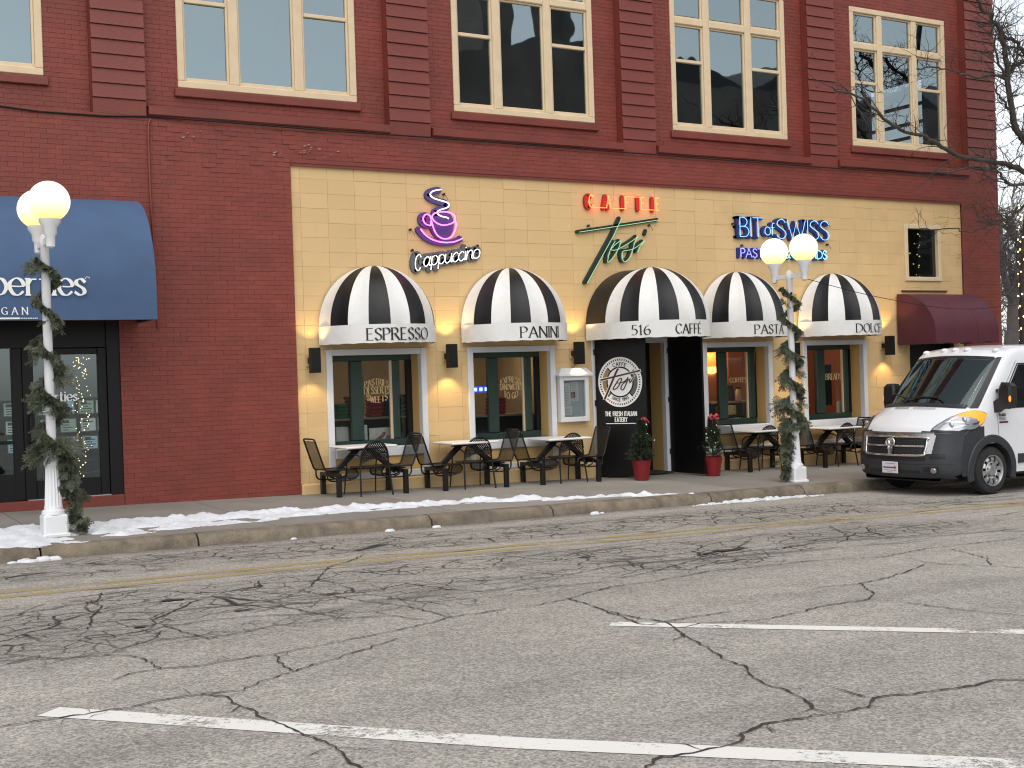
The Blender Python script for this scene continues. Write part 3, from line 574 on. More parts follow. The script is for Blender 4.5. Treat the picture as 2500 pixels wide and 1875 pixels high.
def clump(x, y, r, h):
    n, k = 9, 4; c = []
    for i in range(k+1):
        for j_ in range(n):
            a = 2*PI*j_/n; f = math.cos(PI/2*i/k)**.6; q = r*f*(1+.35*noise.noise(Vector((x*9+math.cos(a)*1.5, y*9+math.sin(a)*1.5, i*.5))))
            c.append((x+q*1.5*math.cos(a), y+q*.8*math.sin(a), rz(x)-.01+h*math.sin(PI/2*i/k)*(1+.3*noise.noise(Vector((x*20+i, a, 1))))))
    gs.add(c, [(i*n+j_, i*n+(j_+1) % n, (i+1)*n+(j_+1) % n, (i+1)*n+j_) for i in range(k) for j_ in range(n)]+[tuple(k*n+j_ for j_ in range(n))])
for i in range(46):
    x = 12.0+2.9*i/46+rnd.uniform(-.05, .05); dens = math.sin(PI*(i+.5)/46)
    for _ in range(2): clump(x, curb_y(x)-.10-rnd.uniform(0, .14), rnd.uniform(.025, .06)*(.5+dens), rnd.uniform(.015, .045)*(.4+dens))
for x, y, r, h in [(6.92, .13, .05, .04), (7.6, .15, .05, .04), (10.2, .16, .06, .05), (10.35, .14, .03, .03), (2.42, .12, .06, .05), (2.48, .16, .06, .04), (2.62, .14, .06, .06), (2.74, .13, .06, .05), (2.3, .12, .04, .03), (5.6, .1, .03, .03)]: clump(x, curb_y(x)-y, r, h)
gs.build('gutter_snow', M['snow'], kind='stuff', smooth=60, recalc=False, label='small clumps of snow left in the gutter below the kerb')
# ------------------------------------------------------------------ the brick building
BLD = thing('brick_building', 'long red painted brick building with a yellow block cafe front and cream framed upper windows', 'building', (12, .2, 0))
OFF = Vector((-12, -.2, 0))
def bpart(mb, name, mats, parent=None, **k):
    return mb.build(name, mats, parent or BLD, loc=(tuple(OFF) if (parent is None) else None), **k)
ZB, ZT = -.75, 11.0
BX0, BX1 = -9.0, 23.6
PIL = [(-5.0, -4.26), (-.38, .36), (4.24, 5.0), (8.92, 9.66), (13.54, 14.28), (18.08, 18.81), (22.67, 23.6)]
BAYS = [(PIL[i][1], PIL[i+1][0]) for i in range(len(PIL)-1)]
YEL = (7.2, 22.42, ZB, 5.15)
STORE = (-6.0, 4.5, ZB, 2.72)
UPW = [None, (.75, 3.607), (5.53, 8.43), (10.20, 13.05), (14.81, 17.64), (19.42, 22.22)]
WZ0, WZ1 = 6.207, 9.06
CH = .0705; BL = .2115
# brick wall of the ground storey
def brick_rects(rects, zoff=0):
    """clip a running bond to a list of rectangles; returns pieces"""
    out = []
    for (x0, x1, z0, z1) in rects:
        i0 = int(math.floor(z0/CH)); 
        for i in range(i0, int(math.ceil(z1/CH))):
            a, b = max(z0, i*CH), min(z1, (i+1)*CH)
            if b-a < .015: continue
            sh = (BL/2 if i % 2 else 0)+.03*noise.noise(Vector((i*3.7, 0, 0)))
            k = int(math.floor((x0-sh)/BL))
            while k*BL+sh < x1:
                c, d = max(x0, k*BL+sh), min(x1, (k+1)*BL+sh); k += 1
                if d-c > .02: out.append((c, d, a, b))
    return out
def put_brick(mb, r, y, dy=0, m=0, dep=.02, c=.0025, jx=.0003, jz=.0018):
    x0, x1, z0, z1 = r; c = min(c, (x1-x0)*.3, (z1-z0)*.3); yf = y+dy; g = jx; h = jz
    B = [(x0+g, y+dep, z0+h), (x1-g, y+dep, z0+h), (x1-g, y+dep, z1-h), (x0+g, y+dep, z1-h)]
    F = [(x0+g, yf+.001, z0+h), (x1-g, yf+.001, z0+h), (x1-g, yf+.001, z1-h), (x0+g, yf+.001, z1-h)]
    T = [(x0+c, yf-.002, z0+c*.6), (x1-c, yf-.002, z0+c*.6), (x1-c, yf-.002, z1-c*1.6), (x0+c, yf-.002, z1-c*1.6)]
    mb.add(B+F+T, [(0,1,5,4), (1,2,6,5), (2,3,7,6), (3,0,4,7), (4,5,9,8), (5,6,10,9), (6,7,11,10), (7,4,8,11), (8,9,10,11)], m)
WALL0 = [(BX0, BX1, ZB, 5.71)]
for h in (YEL, STORE): WALL0 = rect_minus(WALL0, h)
mo = MB()
for (a, b, c, d) in WALL0: mo.quad((a, .0045, c), (b, .0045, c), (b, .0045, d), (a, .0045, d))
BW = bpart(mo, 'brick_wall', M['mortar'], recalc=False)
for r in UPW[1:]:
    pass
pcs = brick_rects([r for r in WALL0])
vis = [r for r in pcs if r[1] > 2.0 and not (r[0] < 4.7 and r[3] < 4.3)]
key = lambda r: (Vector(((r[0]+r[1])/2, 0, (r[2]+r[3])/2))-CAM).length - 6*((r[1]-r[0]) > .2)
vis.sort(key=key); solo = set(vis[:300])
st = MB()
for r in pcs:
    if r in solo: continue
    near = 5.0 < r[0] < 9.0 and r[2] > 4.9         # flaking course under the ledge: rougher bricks
    put_brick(st, r, 0, rnd.uniform(-.002, .002)-(rnd.choice((0, 0, .006, -.004)) if near else 0))
bk = st.build('brick', M['brick'], BW, recalc=False); bk['kind'] = 'stuff'
shapes = {}
for r in vis[:300]:
    w, h = round(r[1]-r[0], 2), round(r[3]-r[2], 3); kx = (w, h)
    if kx not in shapes:
        mb = MB(); put_brick(mb, (0, r[1]-r[0], 0, r[3]-r[2]), 0); o = mb.build('brick', M['brick'], BW, recalc=False); shapes[kx] = o; o.location = (r[0], 0, r[2])
    else: inst(shapes[kx], BW, (r[0], rnd.uniform(-.002, .002), r[2]))
# flaked paint: small curled chips under the first ledge
mb = MB()
for i in range(22):
    cx, cz = rnd.choice([(5.45, 5.45), (5.7, 5.5), (6.3, 5.5), (7.3, 5.35), (7.55, 5.4), (7.9, 5.35), (6.9, 5.25)]); cx += rnd.gauss(0, .10); cz += rnd.gauss(0, .05); s_ = rnd.uniform(.012, .032)
    mb.add([(cx-s_, -.004, cz), (cx+s_, -.02, cz+s_*.3), (cx+s_*.6, -.03, cz-s_*.7), (cx-s_*.5, -.012, cz-s_*.8)], [(0, 1, 2, 3)])
c_ = mb.build('paint_flake', mat('flaking_paint', (.27, .11, .09), .5, island=.4), BW, recalc=False); c_['kind'] = 'stuff'
# recessed bays of the upper storey
for bi, (a, b) in enumerate(BAYS):
    w = UPW[bi] if bi else None
    rr_ = [(a, b, 5.71, ZT)]
    if w: rr_ = rect_minus(rr_, (w[0], w[1], WZ0, WZ1))
    mo = MB()
    for (x0, x1, z0, z1) in rr_: mo.quad((x0, .1845, z0), (x1, .1845, z0), (x1, .1845, z1), (x0, .1845, z1))
    bay = bpart(mo, 'bay_wall', M['mortar'], recalc=False)
    if b > 1.5:
        mb = MB()
        for r in brick_rects(rr_): put_brick(mb, r, .18, rnd.uniform(-.002, .002))
        o = mb.build('brick', M['brick'], bay, recalc=False); o['kind'] = 'stuff'
    mb = MB()       # sloping ledge at the foot of the bay
    P = [(.18, 5.88), (.02, 5.865), (-.045, 5.845), (-.045, 5.735), (-.02, 5.715), (.18, 5.715)]
    if a > 1:
        n = 24
        for i in range(n):
            x0, x1 = a+.03+(b-a-.04)*i/n, a+.03+(b-a-.04)*(i+1)/n; z = lambda x: .007*noise.noise(Vector((x*1.5, 0, 8)))
            mb.add([(x0, p[0], p[1]+z(x0)) for p in P]+[(x1, p[0], p[1]+z(x1)) for p in P], [(k, k+1, k+7, k+6) for k in range(5)]+([tuple(range(6))] if i == 0 else [])+([tuple(range(6, 12))] if i == n-1 else []))
        bpart(mb, 'ledge', M['brick_sat'])
    if w:
        mb = MB(); mb.bbox(w[0]-.06, w[1]+.06, .12, .19, 6.065, 6.195, .012); bpart(mb, 'sill', M['brick_sat'])
# pilasters: boxes with overlapping horizontal bands
for a, b in PIL:
    mb = MB(); mb.box(a, b, .016, .192, 5.71, ZT); mb.box(a, b, .0, .016, 5.71, 5.915)
    p_ = bpart(mb, 'pilaster', M['brick_sat'])
    if b < 1: continue
    base = None; z = 5.93; k = 0
    while z < ZT-.2:
        if base is None:
            q = MB(); h = .2; e = .0
            q.add([(0, .02, 0), (b-a, .02, 0), (b-a, .02, h), (0, .02, h), (0, -.018, .006), (b-a, -.018, .006), (b-a, -.012, .05), (0, -.012, .05), (b-a, .004, h), (0, .004, h)],
                [(0,1,5,4), (4,5,6,7), (7,6,8,9), (9,8,2,3), (0,4,7,9,3), (1,2,8,6,5)])
            base = q.build('band', M['brick_sat'], p_); base.location = (a, 0, z)
        else: inst(base, p_, (a, rnd.uniform(-.003, .003), z+rnd.uniform(-.003, .003)))
        z += .2115
# upper windows
def upper_window(x0, x1):
    mb = MB(); y = .155; f = .105
    mb.bbox(x0, x0+f, y, .27, WZ0+f, WZ1-f, .01); mb.bbox(x1-f, x1, y, .27, WZ0+f, WZ1-f, .01)
    mb.bbox(x0, x1, y, .27, WZ0, WZ0+f, .01); mb.bbox(x0, x1, y, .27, WZ1-f, WZ1, .01)
    fr = bpart(mb, 'window', M['cream'])
    w = x1-x0; m1, m2 = x0+.80*w/2.87, x0+1.84*w/2.87; mw = .15
    mb = MB(); mb.bbox(m1, m1+mw, y+.012, .26, WZ0+f, WZ1-f, .012); mb.bbox(m2, m2+mw, y+.012, .26, WZ0+f, WZ1-f, .012); mb.build('mullion', M['cream'], fr)
    mb = MB(); mb.bbox(x0+f, m1, y+.006, .26, 8.21, 8.34, .014); mb.bbox(m1+mw, m2, y+.006, .26, 8.21, 8.34, .014); mb.bbox(m2+mw, x1-f, y+.006, .26, 8.21, 8.34, .014); mb.build('transom', M['cream'], fr)
    cells = [(x0+f, m1), (m1+mw, m2), (m2+mw, x1-f)]
    for i, (a, b) in enumerate(cells):
        s_ = .035 if i != 1 else .03
        for (z0, z1) in ((WZ0+f, 8.21), (8.34, WZ1-f)):
            low = z0 < 7
            q = MB(); yb = .20
            q.bbox(a, a+s_, yb, .25, z0, z1, .006); q.bbox(b-s_, b, yb, .25, z0, z1, .006)
            q.bbox(a+s_, b-s_, yb, .25, z0, z0+(.06 if low else .03), .006); q.bbox(a+s_, b-s_, yb, .25, z1-s_, z1, .006)
            if low and i != 1: q.bbox(a+s_, b-s_, yb-.012, .25, 7.50, 7.56, .008)
            q.build('sash', M['cream'], fr)
            zz = [(z0+.05, z1-.02)] if not (low and i != 1) else [(z0+.05, 7.52), (7.54, z1-.02)]
            for (p0, p1) in zz:
                g_ = MB(); t = rnd.uniform(-.004, .004); g_.quad((a+.02, .235+t, p0), (b-.02, .235-t, p0), (b-.02, .235-t, p1), (a+.02, .235+t, p1)); g_.build('pane', M['glassup'], fr, recalc=False)
for w in UPW[1:]: upper_window(*w)
# rooms behind the upper windows (dark), side wall with the window seen through the last bay
SIDE = [(0.0, 8.0, ZB, ZT)]; SW_ = (1.75, 3.6, 6.3, 8.35); SIDE = rect_minus(SIDE, SW_)
mb = MB()
for (a, b, c, d) in SIDE: mb.box(BX1-.3, BX1-.002, a+.014, b, c, d)
bpart(mb, 'side_wall', M['brick_sat'], recalc=False)
mb = MB()
for yy in (1.75, 3.55): mb.box(BX1-.28, BX1-.1, yy, yy+.05, 6.3, 8.35)
for z in (6.3, 6.98, 7.30, 7.72, 8.3): mb.box(BX1-.27, BX1-.11, 1.8, 3.55, z, z+.05)
bpart(mb, 'side_window', M['black'])
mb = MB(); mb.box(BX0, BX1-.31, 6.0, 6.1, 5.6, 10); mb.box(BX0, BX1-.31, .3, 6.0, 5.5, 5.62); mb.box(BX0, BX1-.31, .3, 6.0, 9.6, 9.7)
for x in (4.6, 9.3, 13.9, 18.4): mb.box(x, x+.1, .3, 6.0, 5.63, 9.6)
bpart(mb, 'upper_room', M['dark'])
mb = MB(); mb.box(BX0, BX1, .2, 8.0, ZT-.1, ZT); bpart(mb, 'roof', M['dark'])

# ------------------------------------------------------------------ yellow block front with its openings
SHOPW = [(7.69, 9.45), (10.22, 11.95), (15.22, 16.93), (17.73, 19.47)]
CZ0, CZ1 = .16, 2.24
DOOR = (12.72, 14.42, ZB, 2.38)
SMALL = (20.67, 21.75, 3.44, 4.63)
BACKD = (20.75, 22.1, ZB, 2.15)
holes = [(a, b, CZ0, CZ1) for a, b in SHOPW]+[DOOR, SMALL, BACKD]
YR = [YEL]
for h in holes: YR = rect_minus(YR, h)
YY = .045; BH, BWD = .2295, .459
mo = MB()
for (a, b, c, d) in YR: mo.quad((a, YY+.005, c), (b, YY+.005, c), (b, YY+.005, d), (a, YY+.005, d))
YW = bpart(mo, 'block_wall', M['bjoint'], recalc=False)
pcs = []
for i in range(-4, 23):
    z0, z1 = 5.15-(23-i)*BH+ (23*BH-5.15 if 0 else 0), 5.15-(22-i)*BH
    for k in range(0, 35):
        x0 = 7.2-.30+k*BWD; x1 = x0+BWD
        q = [(max(x0, YEL[0]), min(x1, YEL[1]), z0, z1)]
        if q[0][1]-q[0][0] < .01 or z1 < -.6: continue
        for h in holes: q = rect_minus(q, h)
        pcs += [r for r in q if r[1]-r[0] > .02 and r[3]-r[2] > .02]
pcs.sort(key=lambda r: (Vector(((r[0]+r[1])/2, 0, (r[2]+r[3])/2))-CAM).length/((r[1]-r[0])*(r[3]-r[2]))**.5)
st = MB(); shapes = {}
for n_, r in enumerate(pcs):
    dy = rnd.uniform(-.0025, .0025)
    if n_ >= 300: put_brick(st, r, YY, dy, dep=.012, c=.003, jx=.0010, jz=.0010); continue
    kx = (round(r[1]-r[0], 3), round(r[3]-r[2], 3))
    if kx not in shapes:
        mb = MB(); put_brick(mb, (0, r[1]-r[0], 0, r[3]-r[2]), 0, dep=.012, c=.003, jx=.0010, jz=.0010); o = mb.build('block', M['block'], YW, recalc=False); shapes[kx] = o; o.location = (r[0], YY+dy, r[2])
    else: inst(shapes[kx], YW, (r[0], YY+dy, r[2]))
o = st.build('block', M['block'], YW, recalc=False); o['kind'] = 'stuff'
mb = MB()            # plinth course at the foot of the yellow wall
for a, b in ((7.21, 12.70), (14.44, 20.7), (22.15, 22.41)): mb.bbox(a, b, -.035, YY, ZB, gz((a+b)/2)+.2, .02)
bpart(mb, 'plinth', M['block'])
mb = MB(); mb.box(7.205, 22.415, .0, .02, 5.105, 5.148); mb.box(7.2, 22.42, -.012, .0, 5.15, 5.21); bpart(mb, 'lintel_trim', M['brick_sat'])
# shop windows
def shop_window(x0, x1, off):
    m1, m1r, pr, m2l, m2r, p3r = [x0+o for o in off]; c = .105; y = .0; zs = .70
    mb = MB()
    mb.bbox(x0, x0+c, y, .12, CZ0, CZ1, .008); mb.bbox(x1-c, x1, y, .12, CZ0, CZ1, .008)
    mb.bbox(x0+c, x1-c, y+.004, .12, CZ1-.10, CZ1, .008); mb.bbox(x0+c, x1-c, y+.004, .10, CZ0, CZ0+.10, .008); mb.bbox(x0+c, x1-c, y-.012, .14, .50, .655, .012)
    fr = bpart(mb, 'shop_window', M['white'])
    mb = MB(); mb.box(x0+c, x1-c, .03, .06, CZ0+.10, .50); mb.box(x0+.04, x0+c, .12, .5, .5, CZ1); mb.box(x1-c-.005, x1-.04, .12, .5, .5, CZ1); mb.box(x0+c, x1-c, .12, .5, CZ1-.07, CZ1-.01); mb.build('reveal', M['yplain'], fr)
    mb = MB(); a, b = x0+c, x1-c-.005; y0, y1 = .36, .44
    mb.bbox(a, b, y0, y1, .60, zs+.06, .01); mb.bbox(a, b, y0, y1, 2.05, CZ1-.07, .01)
    for p, q in ((m1, m1r), (m2l, m2r), (a, a+.06)): mb.bbox(p, q, y0-.012, y1, zs+.06, 2.05, .012)
    mb.box(a, b, .14, y0, .60, .66)
    mb.build('green_frame', M['green'], fr)
    mb = MB(); mb.box(pr, m2l, .385, .43, zs+.06, 2.05); mb.build('stop_bead', M['cream'], fr)
    mb = MB(); mb.box(p3r, b, .36, .44, zs+.06, 2.05); mb.build('end_post', M['black'], fr)
    for p, q in ((a+.06, m1), (m1r, pr), (m2r, p3r)):
        if q-p > .03:
            g_ = MB(); g_.quad((p, .41, zs+.05), (q, .41, zs+.05), (q, .41, 2.06), (p, .41, 2.06)); g_.build('pane', M['glassshop'], fr, recalc=False)
    return fr
OFFS = [(.545, .765, 1.255, 1.30, 1.42, 1.56), (.575, .775, 1.275, 1.31, 1.445, 1.535), (.655, .865, 1.375, 1.41, 1.56, 1.58), (.675, .905, 1.41, 1.44, 1.56, 1.58)]
SWN = [shop_window(a, b, o) for (a, b), o in zip(SHOPW, OFFS)]
def arc_text(parent, rows, cx, cz, y, h, name='window_lettering', m=None):
    mb = MB()
    for text, z, bend, hh, w in rows:
        st, tw = strokes(text, hh, .13, 0, .8); sc = w/tw
        fn = lambda u, v, k: (cx+u*sc, y-.0002*k, cz+z+v-bend*((u*sc)/(w/2))**2)
        flat_text(mb, text, hh, fn, .2, .06, 15, .13, True, 0, .5, .8)
    mb.build(name, m or M['winky'], parent, recalc=False)
arc_text(SWN[0], [('PASTRIES', .13, .05, .105, .42), ('DESSERTS', -.01, 0, .115, .44), ('SWEETS', -.16, -.05, .10, .36)], 8.715, 1.52, .404, .1)
arc_text(SWN[1], [('EXPRESS', .12, .05, .10, .38), ('SANDWICHES', -.01, 0, .10, .43), ('TO GO', -.17, -.04, .105, .27)], 11.26, 1.50, .404, .1)
arc_text(SWN[2], [('COFFEES', .0, .0, .09, .40)], 16.38, 1.46, .404, .1)
arc_text(SWN[3], [('BREADS', .0, .0, .12, .40)], 18.90, 1.44, .404, .1)
# small upper window and back door on the right
mb = MB(); a, b, c, d = SMALL
mb.bbox(a, a+.09, .0, .12, c, d, .01); mb.bbox(b-.09, b, .0, .12, c, d, .01); mb.bbox(a+.09, b-.09, .002, .12, d-.09, d, .01); mb.bbox(a+.09, b-.09, .002, .12, c, c+.09, .01)
sm = bpart(mb, 'small_window', M['cream'])
g_ = MB(); g_.quad((a+.08, .09, c+.08), (b-.08, .09, c+.08), (b-.08, .09, d-.08), (a+.08, .09, d-.08)); g_.build('pane', glass('small_window_glass', (.2, .22, .22), .06), sm, recalc=False)
mb = MB(); mb.box(a+.02, b-.02, .3, .4, c, d); mb.build('blind', mat('dark_green_blind', (.05, .065, .06), .9), sm)
mb = MB(); mb.box(20.55, 21.9, .0, .05, 3.215, 3.245); bpart(mb, 'drip_rail', M['maroon'])
mb = MB(); a, b, c, d = BACKD; mb.box(a, b, .25, .3, c, d); mb.box(a, a+.08, .05, .25, c, d); mb.box(b-.08, b, .05, .25, c, d)
bpart(mb, 'back_door', M['black'])
# entrance: recess, two outward-swung doors
a, b, c, d = DOOR; gd = gz(13.5)
mb = MB(); mb.bbox(a, a+.10, .0, .12, gz(a), d, .008); mb.bbox(b-.10, b, .0, .12, gz(b), d, .008); mb.bbox(a+.1, b-.1, .004, .12, 2.25, d, .008)
ent = bpart(mb, 'entrance', M['white'])
mb = MB(); mb.box(a+.02, a+.1, .12, .55, gd-.1, 2.3); mb.box(b-.1, b-.02, .12, .55, gd-.1, 2.3); mb.box(a, b, .12, .55, 2.27, 2.33); mb.build('reveal', M['yplain'], ent)
mb = MB(); mb.box(a+.1, b-.1, .50, .56, gd, 2.27); mb.box(a+.1, a+.22, .46, .5, gd, 2.27); mb.box(b-.22, b-.1, .46, .5, gd, 2.27); mb.box(a+.75, a+.87, .46, .5, gd, 2.27); mb.build('inner_door', M['doorblack'], ent)
mb = MB(); mb.box(a+.12, b-.12, -.25, .45, gd+.004, gd+.018); mb.build('door_mat', mat('dark_mat', (.02, .018, .016), .95), ent)
def leaf(hx, ang, w, mirror):
    """door leaf hinged at (hx, 0), direction angle in plan"""
    dx, dy = math.cos(ang), math.sin(ang); nx_, ny_ = dy, -dx       # outward normal towards the left of the street
    P = lambda u, t, z: (hx+dx*u+nx_*t, -.01+dy*u+ny_*t, z)
    mb = MB(); z0, z1 = gz(hx)-.02, 2.335
    def slab(u0, u1, t0, t1, za, zb): mb.add([P(u0,t0,za),P(u1,t0,za),P(u1,t1,za),P(u0,t1,za),P(u0,t0,zb),P(u1,t0,zb),P(u1,t1,zb),P(u0,t1,zb)], [(0,3,2,1),(4,5,6,7),(0,1,5,4),(1,2,6,5),(2,3,7,6),(3,0,4,7)])
    slab(.01, w, -.025, .02, z0+.03, z1)
    o = bpart(mb, 'door', M['doorblack'])
    h = MB(); mb = h
    for z in (.25, 1.2, 2.1):
        mb.cyl(P(-.005, .02, z-.05), P(-.005, .02, z+.05), .014, n=8)
    slab(w-.10, w-.085, -.07, -.025, .95, 1.15)
    h.build('hinge', M['blackmetal'], o)
    return o, P
LD, LP = leaf(12.77, math.radians(-57.5), .96, False)
RD, RP = leaf(14.40, math.radians(-88), .93, True)
# the roundel and lettering printed on the left leaf
lc = MB(); cu, cz, R_ = .475, 1.56, .415
def disc(r0, r1, a0, a1, t, m, n=48):
    for k in range(n):
        p, q = a0+(a1-a0)*k/n, a0+(a1-a0)*(k+1)/n
        lc.quad(*[LP(cu+r*math.cos(an), t, cz+r*math.sin(an)*1.06) for r, an in ((r0, p), (r1, p), (r1, q), (r0, q))], m)
disc(.93*R_, R_, 0, 2*PI, .022, 0); disc(.80*R_, .86*R_, 0, 2*PI, .0222, 0)
for k in range(56): disc(.865*R_, .925*R_, 2*PI*k/56, 2*PI*(k+.55)/56, .0223, 0, 1)
disc(.001, .56*R_, 0, 2*PI, .0223, 0)
disc(.62*R_, .80*R_, math.radians(38), math.radians(132), .0224, 0); disc(.62*R_, .80*R_, math.radians(228), math.radians(312), .0224, 0)
disc(.62*R_, .80*R_, math.radians(136), math.radians(224), .0224, 1); disc(.62*R_, .80*R_, math.radians(-44), math.radians(34), .0224, 2)
def ring_text(text, r, h, mid, inward, m):
    st, w = strokes(text, h, .28)
    def fn(u, v, k):
        s_ = (u-w/2)/(r*R_)
        an, rad = (mid-s_, r*R_+v) if not inward else (mid+s_, r*R_-v)
        return LP(cu+rad*math.cos(an), .0235+.0001*k, cz+rad*math.sin(an)*1.06)
    flat_text(lc, text, h, fn, .2, .17, 10, .28, False, m=m)
ring_text('CAFFE', .65, .058, PI/2, False, 3); ring_text('SINCE 1993', .765, .05, -PI/2, True, 3)
TOSI = [[(-.40,.07),(.47,.30)], [(-.01,.36),(-.06,.26),(-.33,-.46)], [(-.03,.02),(-.13,-.17),(-.10,-.20),(-.02,-.13),(.06,.06),(.03,.10),(-.05,-.02),(.1,0),(.2,.1)], [(.2,.12),(.19,.03),(.1,-.2),(.04,-.18),(.1,-.04),(.26,.08)], [(.24,.04),(.25,-.02),(.34,.14)], [(.345,.18),(.375,.205)]]
for layer, (wd, m) in enumerate(((.078, 0), (.044, 4))):
    for si, pl in enumerate(TOSI):
        pl2 = [(v[0], v[1]) for v in crom([(x, y, 0) for x, y in pl], 5)] if len(pl) > 2 else pl
        ww = wd*(1 if si < 2 else .6)
        for k, (p, q) in enumerate(zip(pl2, pl2[1:])):
            d_ = Vector((q[0]-p[0], q[1]-p[1])).normalized(); n_ = Vector((-d_.y, d_.x))*ww*.5; e_ = d_*ww*.3; s_ = R_*1.02
            lc.quad(*[LP(cu+(x-.02)*s_*2.0, .026+.004*layer+.00008*(si*8+k), cz+y*s_*1.5) for x, y in ((p[0]-e_.x+n_.x, p[1]-e_.y+n_.y), (q[0]+e_.x+n_.x, q[1]+e_.y+n_.y), (q[0]+e_.x-n_.x, q[1]+e_.y-n_.y), (p[0]-e_.x-n_.x, p[1]-e_.y-n_.y))], m)
for text, z, h in (('THE FRESH ITALIAN', .965, .076), ('EATERY', .862, .076)):
    flat_text(lc, text, h, lambda u, v, k: LP(cu+u, .0225+.0001*k, z+v), .20, .16, 10, .16, False, 0, .5, .62)
lc.quad(*[LP(cu+u, .0225, z) for u, z in ((-.29, .825), (.29, .825), (.29, .838), (-.29, .838))], 0)
lc.build('roundel', [M['whiteink'], mat('tan_print', (.30, .19, .07), .6), mat('grey_print', (.10, .10, .09), .6), M['ink'], mat('wine_print', (.055, .008, .014), .5)], LD, recalc=False)
# ------------------------------------------------------------------ left shop front under the blue awning
sf = MB(); y0, y1 = .08, .16; fz = gz(3.5)+.13
a, b = -6.0, 4.5
sf.box(4.32, 4.5, y0-.05, .4, fz, 2.72); sf.box(a, 4.32, y0, y1, 2.34, 2.72)
for x in (3.02, 1.55, .3): sf.bbox(x, x+.14, y0-.01, y1, fz, 2.34, .01)
for p, q in ((a, .3), (.44, 1.55), (1.69, 3.02)): sf.box(p, q, y0, y1, fz, fz+.38); sf.box(p, q, y0, y1, 1.0, 1.05)
SF = bpart(sf, 'shop_front', M['doorblack'])
mb = MB(); mb.bbox(a, 4.5, -.03, .5, -.4, gz(3)+.12, .015); mb.build('step', M['brick_sat'], SF)
for p, q in ((a, .3), (.44, 1.55), (1.69, 3.02)):
    g_ = MB(); g_.quad((p, .12, fz+.38), (q, .12, fz+.38), (q, .12, 2.34), (p, .12, 2.34)); g_.build('pane', M['glassdoor'], SF, recalc=False)
mb = MB(); y0 = .07; da, db = 3.16, 4.32
mb.bbox(da, da+.38, y0, .13, fz, 2.33, .008) if 0 else mb.bbox(da, da+.15, y0, .13, fz, 2.33, .008)
mb.bbox(db-.13, db, y0, .13, fz, 2.33, .008); mb.bbox(da+.15, db-.13, y0, .13, 2.24, 2.33, .008); mb.bbox(da+.15, db-.13, y0, .13, fz, .47, .008)
sd_ = bpart(mb, 'shop_door', M['doorblack'])
g_ = MB(); g_.quad((da+.14, .10, .46), (db-.12, .10, .46), (db-.12, .10, 2.25), (da+.14, .10, 2.25)); g_.build('pane', M['glassdoor'], sd_, recalc=False)
mb = MB(); mb.tube([(da+.08, .07, 1.0), (da+.08, -.01, 1.02), (da+.08, -.01, 1.38), (da+.08, .07, 1.40)], .014, 8); mb.build('door_handle', M['blackmetal'], sd_, smooth=50)
mb = MB(); mb.box(da+.02, db, .03, .12, fz-.012, fz+.012); mb.build('threshold', mat('aluminium', (.45, .45, .45), .35, .8), sd_)
mb = MB(); flat_text(mb, 'perties', .135, lambda u, v, k: (3.42+u, .092-.0002*k, 1.58+v), .2, .07, 12, .12, True)
flat_text(mb, 'GAN', .05, lambda u, v, k: (3.62+u, .092-.0002*k, 1.47+v), .16, .08, 12, .3, True); mb.box(3.42, 3.85, .0905, .092, 1.435, 1.445); mb.build('door_lettering', M['whiteink'], sd_, recalc=False)
# room behind it with rows of lit property cards
mb = MB(); mb.box(-6, 6.9, 3.2, 3.3, -.1, 2.75); mb.box(-6, 6.9, .17, 3.2, -.15, -.05); mb.box(-6, 6.9, .41, 3.2, 2.73, 2.8); mb.box(6.8, 6.9, .2, 3.2, -.1, 2.75)
bpart(mb, 'shop_room', mat('dim_shop_room', (.06, .055, .05), .9))
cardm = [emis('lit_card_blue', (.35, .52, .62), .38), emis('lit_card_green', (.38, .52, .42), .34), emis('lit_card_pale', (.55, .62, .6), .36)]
cf = mat('card_holder', (.3, .33, .33), .3); cprint = mat('card_print', (.08, .10, .10), .6)
rack = None
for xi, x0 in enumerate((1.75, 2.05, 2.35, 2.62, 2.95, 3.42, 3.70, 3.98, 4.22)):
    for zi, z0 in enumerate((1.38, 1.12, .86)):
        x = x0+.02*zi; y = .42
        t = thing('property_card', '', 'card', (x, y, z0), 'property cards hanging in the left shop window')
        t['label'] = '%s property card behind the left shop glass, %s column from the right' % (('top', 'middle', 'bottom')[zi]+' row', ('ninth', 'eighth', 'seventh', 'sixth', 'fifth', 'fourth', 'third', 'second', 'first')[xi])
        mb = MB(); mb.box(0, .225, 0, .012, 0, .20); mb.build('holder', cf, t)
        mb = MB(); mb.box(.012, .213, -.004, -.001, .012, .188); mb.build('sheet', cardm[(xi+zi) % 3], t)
        mb = MB()
        for r in range(4): mb.box(.03, .19-rnd.uniform(0, .08), -.007, -.005, .03+.035*r, .045+.035*r)
        mb.box(.03, .12, -.007, -.005, .135, .18); mb.build('print', cprint, t)
        for dx in (.03, .195):
            pass
# chain of small lights behind the door glass
mb = MB(); pts = []
mb2 = MB()
for i in range(80):
    z = 2.2-1.75*(i/80)**1.5; x = 4.02+.14*(1-(i/80)**.5*.2)*rnd.uniform(-.4, 1)+.05*math.sin(i*.4); pts.append((x-.05, .30, z)); mb.sphere((x-.05, .30, z), rnd.uniform(.004, .008), 6, 4)
mb2.tube(pts, .0025, 4)
t = thing('light_chain', 'chain of tiny warm lights hanging behind the left shop door glass', 'fairy lights', (0, 0, 0)); mb.build('bulb', emis('warm_bulb', (1, .68, .28), 5), t, kind='stuff'); mb2.build('wire', M['black'], t)
